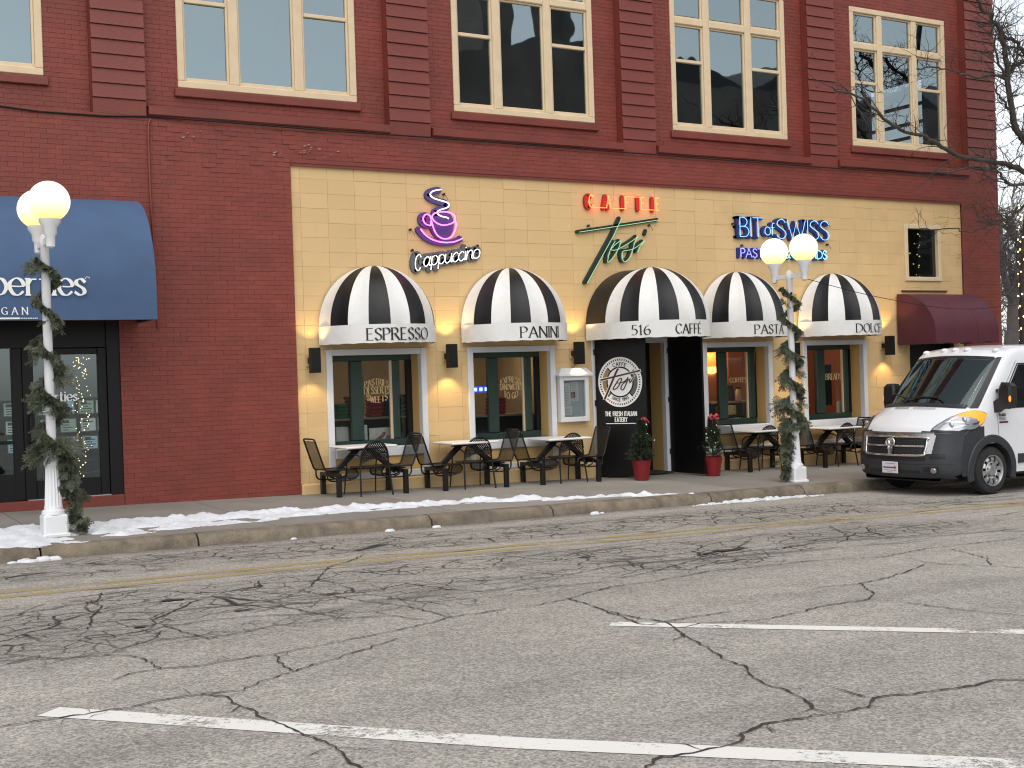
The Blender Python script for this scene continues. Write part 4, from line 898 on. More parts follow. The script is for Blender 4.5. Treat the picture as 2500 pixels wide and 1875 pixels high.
# ------------------------------------------------------------------ blue barrel awning
def barrel_awning(name, label, x0, x1, ztop, zbot, d, lip, matA, rib_x, ends):
    t = thing(name, label, 'awning', (x0, 0, zbot)); n = 14
    prof = [(-.004, ztop-zbot)]
    for i in range(1, n+1):
        an = PI/2*(1-i/n); prof.append((-d*math.cos(an)**.95 if an < PI/2 else 0, lip+(ztop-zbot-lip)*math.sin(an)))
    prof.append((-d, 0))
    xs_ = sorted(set([0, x1-x0]+[r-x0 for r in rib_x])); 
    for a, b in zip(xs_, xs_[1:]):
        mb = MB(); k = 6
        sag = lambda f: .012*math.sin(PI*f)
        L_ = len(prof)
        mb.grid(lambda u, v: (a+.002+(b-a-.004)*u, prof[round(v*(L_-1))][0]*(1-sag(u)), prof[round(v*(L_-1))][1]-(.004*math.sin(u*9)+0 if round(v*(L_-1)) == L_-1 else 0)), k, L_-1)
        mb.build('cloth_panel', matA, t, smooth=50, recalc=False)
    for xe in ends:
        mb = MB(); mb.add([(xe, 0, 0)]+[(xe, y, z) for y, z in prof], [tuple(range(len(prof)+1))]); mb.build('end_panel', matA, t, recalc=False)
    mb = MB(); w = x1-x0
    mb.tube([(.02, -.02, .02), (.02, -d+.02, .02), (w-.02, -d+.02, .02), (w-.02, -.02, .02)], .014, 6)
    for r in rib_x: mb.tube([(r-x0, y*.985, z-.012) for y, z in prof], .011, 6)
    mb.build('frame', M['blackmetal'], t, smooth=50)
    return t, prof
AB, pb = barrel_awning('blue_awning', 'wide blue cloth barrel awning with white lettering above the left shop door', -5.6, 4.78, 4.44, 2.675, 1.05, .42, M['blue'], [], (0.002, 10.378))
mb = MB(); fn0 = lambda x, z: (lambda u, v, k: (x+5.6+u, -1.054+.0-.0002*k+max(0, (v+z-2.675-.42))**2*.25, v+z-2.675))
wp = strokes('perties', .325, .10, 0, 1.1)[1]; flat_text(mb, 'perties', .325, fn0(3.82-wp, 3.005), .16, .055, 8, .10, True, xs=1.1); mb.build('lettering', M['whiteink'], AB, recalc=False); mb = MB()
flat_text(mb, 'GAN', .095, fn0(2.75, 2.748), .16, .07, 8, .62, True)
mb.build('lettering', M['whiteink'], AB, recalc=False); mb = MB()
mb.box(2.0+5.6, 2.97+5.6, -1.056, -1.053, .012, .034)
for k in range(10): mb.box(2.98+5.6+k*.022, 2.994+5.6+k*.022, -1.056, -1.053, .016, .03)
for k in range(14):
    a0, a1 = 2*PI*k/14, 2*PI*(k+1)/14; c = (3.855+5.6, .55)
    mb.quad(*[(c[0]+r*math.cos(an), -1.053+.012, c[1]+r*math.sin(an)) for r, an in ((.026, a0), (.034, a0), (.034, a1), (.026, a1))])
mb.build('lettering', M['whiteink'], AB, recalc=False)
AR, pr_ = barrel_awning('maroon_awning', 'plain maroon cloth barrel awning above the white van', 20.36, 22.25, 3.16, 2.10, 1.0, .22, M['maroon'], [21.0, 21.62], (0.002, 1.888))

# ------------------------------------------------------------------ striped dome awnings
def dome(cx, R, e, text, label):
    zb, VH, H = 2.58, .275, .985
    t = thing('striped_awning', label, 'awning', (cx, 0, zb), 'black and white dome awnings')
    P = lambda th, ph: (R*math.sin(th)*math.cos(ph), -e-R*math.cos(th)*math.cos(ph), H*math.sin(ph))
    for g in range(9):
        a0, a1 = -PI/2+PI*g/9, -PI/2+PI*(g+1)/9
        mb = MB()
        def fn(u, v):
            th = a0+.002+(a1-a0-.004)*u; ph = PI/2*.995*v; s_ = 1-.032*math.sin(PI*u)*math.cos(ph)**.5
            p = P(th, ph); return (p[0]*s_, -e+(p[1]+e)*s_, p[2]*(1-.006*math.sin(PI*u)))
        mb.grid(fn, 6, 16); mb.build('gore', M['gorew'] if g % 2 == 0 else M['goreb'], t, smooth=60, recalc=False)
    if e:
        mb = MB(); mb.grid(lambda u, v: (-R*math.cos(PI*v), -e*u, H*math.sin(PI*v)*(1-.012*math.sin(PI*u))), 5, 28); mb.build('barrel_cloth', M['goreb'], t, smooth=60, recalc=False)
    mb = MB(); R2 = R+.006
    path = ([(-R2, -.003)] if e else [])+[(R2*math.sin(-PI/2+PI*i/36), -e-R2*math.cos(-PI/2+PI*i/36)) for i in range(37)]+([(R2, -.003)] if e else [])
    n = len(path)
    vs = [(x, y, .012) for x, y in path]+[(x, y, -VH+.006*math.sin(i*1.9)) for i, (x, y) in enumerate(path)]+[(x*.985, y*.985, -VH) for x, y in path]
    mb.add(vs, [(i, i+1, n+i+1, n+i) for i in range(n-1)]+[(n+i, n+i+1, 2*n+i+1, 2*n+i) for i in range(n-1)])
    mb.build('valance', M['gorew'], t, smooth=60, recalc=False)
    mb = MB(); mb.tube([(x*.985, y*.985, .0) for x, y in path], .012, 6); mb.tube([(x*.985, y*.985, -VH+.02) for x, y in path], .010, 6)
    for g in range(1, 9): 
        a = -PI/2+PI*g/9; mb.tube([tuple(c*.985 for c in P(a, PI/2*k/8)) if not e else (P(a, PI/2*k/8)[0]*.985, -e+(P(a, PI/2*k/8)[1]+e)*.985, P(a, PI/2*k/8)[2]*.985) for k in range(9)], .009, 5)
    mb.build('frame', M['blackmetal'], t, smooth=60)
    for s_, th0, th1, h in text:
        mb = MB(); tw = strokes(s_, h, .17)[1]; sc = math.radians(th1-th0)*R2/tw
        fn = lambda u, v, k: (lambda a: ((R2+.003+.0001*k)*math.sin(a), -e-(R2+.003+.0001*k)*math.cos(a), -VH*.52+v))(math.radians(th0)+u*sc/R2)
        flat_text(mb, s_, h, lambda u, v, k: fn(u, v-h/2, k), .17/max(.75, sc), .045, 22, .17, True, xs=1.0)
        mb.build('lettering', M['ink'], t, recalc=False)
    return t
dome(8.545, .965, 0, [('ESPRESSO', -32, 30, .18)], 'striped dome awning lettered ESPRESSO, nearest the plain red wall')
dome(11.07, .955, 0, [('PANINI', -21, 24, .175)], 'striped dome awning lettered PANINI, left of the entrance')
dome(13.62, 1.01, .60, [('516', -57, -39, .165), ('CAFF\u00c9', -14, 17, .16)], 'deep striped dome awning numbered 516 over the cafe entrance')
dome(16.07, .93, 0, [('PASTA', -21, 22, .165)], 'striped dome awning lettered PASTA, right of the entrance')
dome(18.55, .93, 0, [('DOLCE', -17, 27, .165)], 'striped dome awning lettered DOLCE, beside the maroon awning')

# ------------------------------------------------------------------ neon signs
def backing(mb, pls, w, fn, d0, d1):
    k = 0
    for pl in pls:
        for p, q in zip(pl, pl[1:]):
            d_ = Vector((q[0]-p[0], q[1]-p[1])); 
            if d_.length < 1e-5: continue
            d_.normalize(); n_ = Vector((-d_.y, d_.x))*w/2; e_ = d_*w*.42; o = .0005*(k % 7); k += 1
            poly = [(p[0]-e_.x+n_.x*.55, p[1]-e_.y+n_.y*.55), (p[0]+n_.x, p[1]+n_.y), (q[0]+n_.x, q[1]+n_.y), (q[0]+e_.x+n_.x*.55, q[1]+e_.y+n_.y*.55), (q[0]+e_.x-n_.x*.55, q[1]+e_.y-n_.y*.55), (q[0]-n_.x, q[1]-n_.y), (p[0]-n_.x, p[1]-n_.y), (p[0]-e_.x-n_.x*.55, p[1]-e_.y-n_.y*.55)]
            mb.prism(poly, lambda u, v, t: fn(u, v, (d0+o) if t == 0 else d1))
def clips(mb, spots, fn):
    for u, v in spots:
        mb.cyl(fn(u, v, -.045), fn(u, v, .05), .016, .022, 8); mb.tube([fn(u, v, .046), fn(u+.03, v-.05, .07), fn(u+.05, v-.10, .08)], .004, 4)
def clip_all(t, spots, fn):
    for q in spots:
        mb = MB(); clips(mb, [q], fn); mb.build('clip', M['brownmetal'], t)
# tubes sit ~10 cm in front of their backing; fn(u, v, d) with d the distance off the wall
def neon_letters(t, letters, back_m, tube_m, fn, bw, tr, d_back, d_tube, name='letter'):
    for pls in letters:
        mb = MB(); backing(mb, pls, bw, fn, d_back, -.04); o = mb.build(name, back_m, t)
        mb = MB()
        for pl in pls: mb.tube([fn(u, v, d_tube) for u, v in pl], tr, 6)
        mb.build('neon_tube', tube_m, o, smooth=60)
def letters_of(text, h, sp, slant=0, xs=1, x0=0, y0=0, rise=0):
    st, w = strokes(text, h, sp, slant, xs)
    return [[[(x0+u, y0+v+rise*u) for u, v in pl] for kind, pl in L] for ch, L in st if L], w
wallf = lambda x, z: (lambda u, v, d: (x+u, YY-.004-d, z+v))
NPINK = emis('pink_neon', (1, .12, .62), 3.2); NWHITE = emis('white_neon', (1, .93, .84), 1.5); NRED = emis('red_neon', (1, .075, .018), 6.0)
NGREEN = emis('pale_green_neon', (.42, .80, .48), .62); NBLUE = emis('ice_blue_neon', (.22, .55, 1), 1.3); NVIO = emis('violet_neon', (.30, .28, 1), 1.6); NCYAN = emis('cyan_neon', (.20, .75, 1), 1.6)
purple = mat('purple_sign', (.055, .035, .16), .45); slate = mat('slate_sign', (.085, .095, .11), .5); redb = mat('red_sign', (.30, .012, .008), .5); dgreen = mat('black_green_sign', (.010, .022, .018), .45); navy = mat('navy_sign', (.012, .022, .13), .45)
# coffee cup: pixel frame of the enlarged photograph mapped to metres on the wall
ax, az, asc = 9.38, 4.16, 1/860.0
cp = lambda *pts: [((x-300)*asc, (800-y)/975.0) for x, y in pts]
CUP = thing('cup_neon_sign', 'purple coffee cup neon sign outlined in pink with rising steam', 'neon sign', (9.33, YY, 4.17)); fn = lambda u, v, d: (u, -.004-d, v)
sm_ = lambda pts, c=False: [(v[0], v[1]) for v in crom([(a, b, 0) for a, b in pts], 6, c)]
dx = 40
steam = sm_(cp((680,150),(600,165),(530,195),(505,245),(560,295),(680,330),(770,355),(800,395),(760,440),(660,475),(610,510),(615,545),(670,580),(750,595),(785,615)))
mb = MB(); backing(mb, [[(u-.004, v) for u, v in steam[:-14]]], .115, fn, .05, -.04); o = mb.build('steam', purple, CUP)
mb = MB(); mb.tube([fn(u, v, .13) for u, v in steam], .011, 6); mb.build('neon_tube', NWHITE, o, smooth=60)
rim = sm_(cp((520,600),(560,540),(650,512),(760,508),(850,535),(888,590),(870,660),(790,705),(700,722),(620,705),(555,660)), True); rim.append(rim[0])
bowl = sm_(cp((505,640),(525,730),(560,830),(610,900),(680,938),(760,935),(830,890),(880,800),(905,700),(890,650)))
hand = sm_(cp((500,630),(495,590),(460,560),(410,570),(380,620),(390,680),(430,720),(480,735),(500,720),(500,660)))
mb = MB(); poly = cp((520,600),(545,540),(650,505),(760,500),(855,528),(895,600),(905,700),(885,800),(835,892),(765,942),(680,948),(605,908),(550,835),(515,735))
mb.prism([(u-.004, v) for u, v in poly], lambda u, v, t: fn(u, v, .05 if t == 0 else -.04)); backing(mb, [[(u-.004, v) for u, v in hand]], .09, fn, .052, -.04); o = mb.build('cup', purple, CUP)
mb = MB()
for pl in (rim, bowl, hand): mb.tube([fn(u, v, .13) for u, v in pl], .0105, 6)
mb.build('neon_tube', NPINK, o, smooth=60)
sau = sm_(cp((335,795),(400,880),(500,950),(620,990),(740,1000),(860,985),(950,950),(1000,925)))
mb = MB(); backing(mb, [[(u-.004, v) for u, v in sau]], .10, fn, .05, -.04); o = mb.build('saucer', purple, CUP)
mb = MB(); mb.tube([fn(u, v, .13) for u, v in sau], .0105, 6); mb.build('neon_tube', NPINK, o, smooth=60)
clip_all(CUP, cp((215,800),(985,890),(765,210)), fn)
CAP = thing('cappuccino_neon_sign', 'white neon script sign reading Cappuccino on a grey backing', 'neon sign', (9.235, YY, 3.555))
let, w = letters_of('C', .265, .05, .12, .55); L2, w2 = letters_of('appuccino', .235, .02, .12, .86); sc = (1.22-.17)/w2
L2 = [[[(.17+u*sc, v*.96-.02+.155*(.17+u*sc)) for u, v in pl] for pl in L] for L in L2]; let = [[[(u+.01, v-.06) for u, v in pl] for pl in L] for L in let]
allp = [[(u, v+.01) for u, v in pl] for L in let+L2 for pl in L]
mb = MB(); backing(mb, allp, .105, fn, .045, -.04); mb.build('backing', slate, CAP)
for L in let+L2:
    mb = MB()
    for pl in L: mb.tube([fn(u, v, .12) for u, v in pl], .0068, 6)
    mb.build('letter', NWHITE, CAP, smooth=60)
clip_all(CAP, [(.02, .28), (1.24, .38)], fn)
CAF = thing('caffe_neon_sign', 'glowing red neon sign reading CAFFE above the entrance', 'neon sign', (12.70, YY, 4.66))
for i, ch in enumerate('CAFEE'):
    pass
st, w = strokes('C', .235, 0)
xs5 = [0, .37, .79, 1.13, 1.46]
for ch, x in zip('CAFFE', xs5):
    let, w = letters_of(ch, .22, 0, 0, .62); mb = MB(); bp = [[(x+u-.015, v) for u, v in pl] for pl in let[0]]; backing(mb, bp if ch != 'F' and ch != 'E' else bp[:1], .07, fn, .05, -.04); o = mb.build('letter', redb, CAF)
    mb = MB()
    for pl in let[0]: mb.tube([fn(x+u, v, .13) for u, v in pl], .0095, 6)
    if ch == 'C': mb.tube([fn(.08, 0, .13), fn(.37, 0, .13)], .006, 6)
    if ch == 'A': mb.tube([fn(.47, 0, .13), fn(.79, 0, .13)], .006, 6)
    if x == .79: mb.tube([fn(.82, .22, .13), fn(1.14, .22, .13)], .006, 6)
    if x == 1.13: mb.tube([fn(1.135, 0, .13), fn(1.46, 0, .13)], .006, 6)
    mb.build('neon_tube', NRED, o, smooth=60)
TOS = thing('tosi_neon_sign', 'large slanted dark green script neon sign reading Tosi above the entrance', 'neon sign', (12.45, YY, 3.3))
k_ = 1/712.0
tp = lambda *p: [((x-62)*k_, (1560-y)/880.0) for x, y in p]
TS = [(tp((90,755),(1340,515)), .060, True), (tp((735,520),(600,800),(430,1100),(180,1540)), .072, True),
      (tp((625,880),(545,1020),(500,1200),(540,1190),(640,1060),(715,890),(690,880),(560,1000),(620,1020),(760,950),(900,860),(985,790)), .045, True),
      (tp((985,790),(930,900),(860,1110),(780,1195),(735,1170),(740,1040),(860,1010),(960,960),(1080,860)), .045, True),
      (tp((1085,865),(1010,960),(975,1045)), .045, True), (tp((1150,700),(1130,760)), .06, False)]
for pts, bw, tube in TS:
    pl = sm_(pts) if len(pts) > 4 else pts
    mb = MB(); backing(mb, [[(u, v+.015) for u, v in pl]], bw, fn, .05, -.04); o = mb.build('letter_stroke', dgreen, TOS)
    if tube: mb = MB(); mb.tube([fn(u, v, .12) for u, v in pl], .0065, 6); mb.build('neon_tube', NGREEN, o, smooth=60)
clip_all(TOS, tp((265,640),(1215,600)), fn)
BIT = thing('bit_of_swiss_neon_sign', 'dark blue ornate neon sign reading BIT of SWISS', 'neon sign', (16.105, YY, 4.235))
x = 0
for word, h, xx, dz, sp in (('BIT', .37, .03, 0, .10), ('of', .24, .66, .045, .05), ('SWISS', .37, .96, -.01, .09)):
    let, w = letters_of(word, h, sp, .0, .95 if word != 'SWISS' else .98); tw = {'BIT': .58, 'of': .24, 'SWISS': 1.37}[word]
    let = [[[(xx+u*tw/w, dz+v) for u, v in pl] for pl in L] for L in let]
    for L in let:
        mb = MB(); backing(mb, [[(u-.006, v) for u, v in pl] for pl in L], .066 if h > .3 else .05, fn, .05, -.04)
        if h > .3:
            for pl in L:
                for e in (pl[0], pl[-1]):
                    backing(mb, [[(e[0]-.06, e[1]), (e[0]+.045, e[1])]], .045, fn, .052, -.04)
        o = mb.build('letter', navy, BIT)
        mb = MB()
        for pl in L: mb.tube([fn(u, v, .12) for u, v in pl], .0066, 6)
        mb.build('neon_tube', NBLUE, o, smooth=60)
clip_all(BIT, [(-.06, .25), (2.38, .33)], fn)
PAB = thing('pastries_neon_sign', 'small blue neon sign reading PASTRIES & BREADS behind the lamp globes', 'neon sign', (16.15, YY, 3.845))
let, w = letters_of('PASTRIES & BREADS', .165, .11, 0, 1.0); sc = 2.22/w
for i, L in enumerate(let):
    L = [[(u*sc, v) for u, v in pl] for pl in L]
    mb = MB(); backing(mb, [[(u-.004, v) for u, v in pl] for pl in L], .05, fn, .045, -.04); o = mb.build('letter', navy, PAB)
    mb = MB()
    for pl in L: mb.tube([fn(u, v, .11) for u, v in pl], .0075, 6)
    mb.build('neon_tube', NVIO if i < 8 else NCYAN, o, smooth=60)
clip_all(PAB, [(.10, .23), (2.32, .30)], fn)

# ------------------------------------------------------------------ wall lamps (up and down lights)
def wall_lamp(x, z, label, src=[None]):
    if src[0] is None:
        t = thing('wall_lamp', label, 'wall lamp', (x, YY, z), 'black up and down wall lamps')
        mb = MB(); mb.bbox(-.075, .075, -.03, -.002, -.095, .095, .008); mb.build('back_plate', mat('beige_plate', (.5, .36, .18), .5), t)
        mb = MB(); mb.box(-.05, .05, -.14, -.03, -.045, .045); mb.build('arm', M['black'], t)
        mb = MB(); n = 4
        mb.box(-.072, -.066, -.28, -.14, -.195, .195); mb.box(.066, .072, -.28, -.14, -.195, .195); mb.box(-.066, .066, -.28, -.274, -.195, .195); mb.box(-.066, .066, -.146, -.14, -.195, .195); mb.box(-.066, .066, -.274, -.146, -.02, .02)
        mb.build('housing', M['black'], t)
        mb = MB(); mb.lathe([(.035, .03), (.045, .06), (.045, .08)], (0, -.21, 0), 10); mb.lathe([(.045, -.08), (.045, -.06), (.035, -.03)], (0, -.21, 0), 10); mb.build('bulb', emis('sconce_bulb', (1, .72, .32), 8), t)
        src[0] = t
    else: t = dup(src[0], (x, YY, z), label)
    for s_, e in ((1, LAMP_W), (-1, LAMP_W*.85)):
        l = bpy.data.lights.new('lamp_light', 'SPOT'); l.energy = e; l.color = (1, .69, .30); l.spot_size = math.radians(104); l.spot_blend = .55; l.shadow_soft_size = .03
        o = bpy.data.objects.new('lamp_light', l); COL.objects.link(o); o.parent = t; o.location = (0, -.19, s_*.20)
        o.rotation_euler = (PI if s_ > 0 else 0, 0, 0)
LAMP_W = 6.5
for x, z, lb in ((7.43, 2.07, 'black box wall lamp between the red wall and the ESPRESSO window'), (9.83, 2.09, 'black box wall lamp between the ESPRESSO and PANINI windows'), (12.34, 2.09, 'black box wall lamp above the white menu case'), (17.36, 2.0, 'black box wall lamp half hidden behind the garlanded lamp post'), (19.95, 2.1, 'black box wall lamp beside the maroon awning')): wall_lamp(x, z, lb)
# ------------------------------------------------------------------ menu cases
def menu_case(x, label, src=[None]):
    if src[0]: return dup(src[0], (x, YY, .95+gz(x)*.6), label)
    t = thing('menu_case', label, 'menu case', (x, YY, .95+gz(x)*.6), 'white wall menu cases')
    mb = MB(); w, h, d = .60, .80, .13
    mb.box(-w/2, w/2, -.03, -.002, 0, h); mb.bbox(-w/2, -w/2+.075, -d, -.03, 0, h, .006); mb.bbox(w/2-.075, w/2, -d, -.03, 0, h, .006); mb.bbox(-w/2+.075, w/2-.075, -d, -.03, 0, .085, .006); mb.bbox(-w/2+.075, w/2-.075, -d, -.03, h-.075, h, .006)
    mb.build('case', M['white'], t)
    mb = MB(); mb.add([(-w/2-.06, -d-.05, h), (w/2+.06, -d-.05, h), (w/2+.06, -.002, h), (-w/2-.06, -.002, h), (-w/2-.06, -d-.05, h+.035), (w/2+.06, -d-.05, h+.035), (w/2+.06, -.002, h+.035), (-w/2-.06, -.002, h+.035), (-w/2+.04, -d+.02, h+.14), (w/2-.04, -d+.02, h+.14), (w/2-.04, -.002, h+.14), (-w/2+.04, -.002, h+.14)],
        [(0,1,2,3), (0,1,5,4), (1,2,6,5), (3,0,4,7), (4,5,9,8), (5,6,10,9), (7,4,8,11), (8,9,10,11)]); mb.build('roof', M['white'], t)
    mb = MB(); mb.quad((-.22, -.045, .09), (.22, -.045, .09), (.22, -.045, h-.08), (-.22, -.045, h-.08)); mb.build('backing_board', mat('grey_board', (.40, .42, .43), .7, var=.1, vscale=10), t, recalc=False)
    for x0, x1, z0, z1 in ((-.19, -.05, .30, .68), (-.03, .12, .36, .70), (-.19, -.02, .12, .28)):
        mb = MB(); mb.box(x0, x1, -.052, -.047, z0, z1); p = mb.build('menu_sheet', mat('menu_paper', (.6, .6, .58), .8), t)
        mb = MB()
        for k in range(int((z1-z0)/.028)-1): mb.box(x0+.015, x1-.02-rnd.uniform(0, .04), -.0545, -.0525, z0+.018+.028*k, z0+.024+.028*k)
        mb.build('print', mat('grey_print_lines', (.25, .26, .27), .8), p)
    mb = MB(); mb.box(-.04, .05, -.057, -.0555, .42, .52); mb.build('picture', mat('food_picture', (.28, .17, .13), .7, var=.8, vscale=30), t)
    g_ = MB(); g_.quad((-.22, -.10, .09), (.22, -.10, .09), (.22, -.10, h-.08), (-.22, -.10, h-.08)); g_.build('pane', M['glassshop'], t, recalc=False)
    src[0] = t; return t
menu_case(12.28, 'white wall menu case with a pitched lid, left of the entrance'); menu_case(14.78, 'white wall menu case mostly hidden behind the right door leaf')
# ------------------------------------------------------------------ cables on the wall
mb = MB(); mb.tube([(5.05, -.02, 5.66), (5.02, -.025, 5.60), (5.01, -.025, 5.4), (5.01, -.025, 4.6), (5.04, -.025, 3.6), (5.06, -.025, 2.6)], .018, 6)
c = mb.build('conduit', M['brick_sat'], smooth=60); c['label'] = 'thin painted pipe running down the red wall to the blue awning'; c['category'] = 'pipe'
mb = MB(); mb.tube([(-3, -.02, 5.86), (1, -.02, 5.80), (2.2, -.02, 5.745), (3.5, -.02, 5.655), (4.4, -.02, 5.66), (5.05, -.02, 5.70), (6.0, -.06, 5.69), (8, -.06, 5.675), (9.5, -.05, 5.69), (13, -.05, 5.68), (18, -.05, 5.67), (22.6, -.05, 5.69)], .013, 5)
c = mb.build('wall_cable', M['black'], smooth=60); c['label'] = 'dark sagging cable stretched along the red wall under the ledges'; c['category'] = 'cable'
mb = MB(); P_ = [Vector((15.0, -2.6, 3.30)), Vector((17.6, -2.2, 2.93)), Vector((20.5, -1.7, 2.75)), Vector((24, -1.2, 3.0))]; mb.tube(crom(P_, 8), .006, 4)
c = mb.build('overhead_wire', M['black']); c['label'] = 'thin wire sagging from the right lamp post towards the lit tree'; c['category'] = 'wire'
# ------------------------------------------------------------------ table sets with fixed seats
def seat_profile(s):      # s = +1 faces right; x measured from the post
    return [(-.33*s, .46+.40), (-.20*s, .47), (-.165*s, .415), (-.12*s, .40), (.26*s, .405), (.335*s, .38), (.36*s, .33), (.335*s, .275), (.27*s, .255)]
def make_set():
    t = thing('cafe_table', '', 'cafe table', (0, 0, 0), 'cafe tables with fixed seats along the front'); H = .56
    mb = MB(); mb.bbox(-.43, .43, -.76, -.06, .715, .75, .012); mb.build('tabletop', M['tabletop'], t)
    mb = MB(); mb.box(-.26, .26, -.62, -.20, .698, .714); mb.beam((-.24, -.41, .685), (.24, -.41, .685), .09, .03)
    for s in (-1, 1): mb.beam((s*(H-.02), -.41, .31), (s*.10, -.41, .69), .075, .075)
    mb.build('brace', M['blackmetal'], t)
    for s in (-1, 1):
        mb = MB()
        for y in (-.74, -.10): mb.bbox(s*H-.036, s*H+.036, y-.036, y+.036, -.05, .30, .006); 
        mb.bbox(s*H-.036, s*H+.036, -.776, -.064, .30, .355, .006); mb.box(s*H-.05, s*H+.05, -.79, -.69, -.05, .012) if 0 else None
        mb.build('leg_frame', M['blackmetal'], t)
        P = crom([(a, 0, b) for a, b in seat_profile(-s)], 4); yc, hw = -.42, .225
        mb = MB(); mb.add([(s*H+p.x, yc-hw+.01, p.z) for p in P]+[(s*H+p.x, yc+hw-.01, p.z) for p in P], [(i, i+1, len(P)+i+1, len(P)+i) for i in range(len(P)-1)])
        st_ = mb.build('seat', M['perf'], t, smooth=60, recalc=False)
        mb = MB()
        for e in (-1, 1):
            y = yc+e*hw
            lp = [(s*H+p.x, y, p.z) for p in P]
            under = [(.20, .24), (.02, .235), (-.10, .25), (-.145, .30), (-.15, .40)]
            mb.tube(lp, .014, 6); U = crom([(s*H-s*.27, y, .255)]+[(s*H-s*a, y, b) for a, b in under], 4); mb.tube(U, .013, 6)
            O = crom([(s*H-s*a, y, b) for a, b in ((.07, .395), (.04, .34), (.075, .275), (.15, .255))], 4); mb.tube(O, .011, 6)
        top = crom([(s*H+P[0].x, yc-hw, P[0].z), (s*H+P[0].x-s*-.008, yc-hw+.05, P[0].z+.028), (s*H+P[0].x+s*.008, yc+hw-.05, P[0].z+.028), (s*H+P[0].x, yc+hw, P[0].z)], 4); mb.tube(top, .014, 6)
        mb.tube([(s*H-s*.26, yc-hw, .256), (s*H-s*.26, yc+hw, .256)], .012, 6); mb.box(s*H-.06, s*H+.10, yc-.12, yc+.12, .355, .37); 
        mb.beam((s*H-s*.02, yc, .36), (s*H-s*.02, yc, .40), .10, .10)
        mb.build('seat_rim', M['blackmetal'], st_, smooth=60)
    return t
SET = make_set()
SETX = [(8.085, 'cafe table with two fixed mesh seats under the ESPRESSO awning'), (9.90, 'cafe table with two fixed mesh seats left of the PANINI window'), (11.72, 'cafe table with two fixed mesh seats beside the white menu case and left door'),
        (16.20, 'cafe table with two fixed mesh seats below the PASTA awning'), (18.07, 'cafe table with two fixed mesh seats below the DOLCE awning'), (19.98, 'cafe table with fixed mesh seats nearly hidden behind the white van')]
for i, (x, lb) in enumerate(SETX):
    l = (x, 0, gz(x, -.4))
    if i == 0: SET.location = l; SET['label'] = lb
    else: dup(SET, l, lb)
# ------------------------------------------------------------------ loose lattice-back armchairs
def make_chair():
    t = thing('lattice_chair', '', 'chair', (0, 0, 0), 'loose lattice back chairs in front of the tables')
    arch = lambda a, r=1: (.235*r*math.cos(a), -.25-.06*math.sin(a), .56+.27*r*math.sin(a))
    mb = MB()
    A = [arch(PI*k/16) for k in range(17)]
    mb.tube([(.275, -.31, -.02), (.25, -.25, .40)]+A+[(-.25, -.25, .40), (-.275, -.31, -.02)], .014, 7)
    mb.build('back_frame', M['blackmetal'], t, smooth=60)
    mb = MB(); n = 13
    for k in range(-n, n+1):          # diamond lattice clipped to the arch and a scooped lower edge
        for s in (1, -1):
            pts = []
            for q in range(41):
                x = -.235+.47*q/40; z = .56+(s*x+k*.036)*1.25
                up = .56+.27*math.sqrt(max(0, 1-(x/.235)**2)); lo = .47+.09*math.cos(x/.235*PI/2)**.8 if abs(x) < .235 else .5
                if lo <= z <= up and abs(x) < .23: pts.append((x, -.25-.06*max(0, (z-.56)/.27), z))
            if len(pts) > 1: mb.tube([pts[0], pts[len(pts)//2], pts[-1]] if len(pts) > 2 else pts, .0085, 4)
    low = [(x, -.25, .47+.09*math.cos(x/.235*PI/2)**.8) for x in [-.232+.464*i/16 for i in range(17)]]; mb.tube(low, .008, 5)
    mb.build('backrest', M['blackmetal'], t)
    mb = MB(); prof = crom([(-.24, -.24, 0), (0, -.26, 0), (.24, -.24, 0), (.26, 0, 0), (.2, .2, 0), (0, .235, 0), (-.2, .2, 0), (-.26, 0, 0)], 4, True)
    n = len(prof); mb.add([(p.x, p.y, .43) for p in prof]+[(p.x*.9, p.y*.9, .405) for p in prof], [tuple(range(n)), tuple(range(2*n-1, n-1, -1))]+[(i, (i+1) % n, n+(i+1) % n, n+i) for i in range(n)])
    mb.build('seat', M['blackmetal'], t, smooth=50)
    for s in (-1, 1):
        mb = MB(); mb.tube(crom([(s*.24, -.27, .58), (s*.262, -.16, .63), (s*.275, .05, .625), (s*.265, .17, .54), (s*.255, .20, .40), (s*.265, .24, .2), (s*.275, .27, -.02)], 4), .0125, 6); mb.build('arm', M['brownmetal'], t, smooth=60)
    return t
CHR = make_chair()
for i, (x, y, rz_, lb) in enumerate([(8.09, -.80, .06, 'lattice back chair facing the table under the ESPRESSO awning'), (9.98, -.72, -.05, 'lattice back chair facing the table left of the PANINI window'), (11.80, -.66, .03, 'lattice back chair facing the table beside the menu case'),
        (16.22, -.62, -.02, 'lattice back chair facing the table below the PASTA awning'), (18.12, -.68, .05, 'lattice back chair facing the table below the DOLCE awning')]):
    l = (x, y+.27, gz(x, y))
    if i == 0: CHR.location = l; CHR.rotation_euler = (0, 0, rz_); CHR['label'] = lb
    else: dup(CHR, l, lb, rz_)

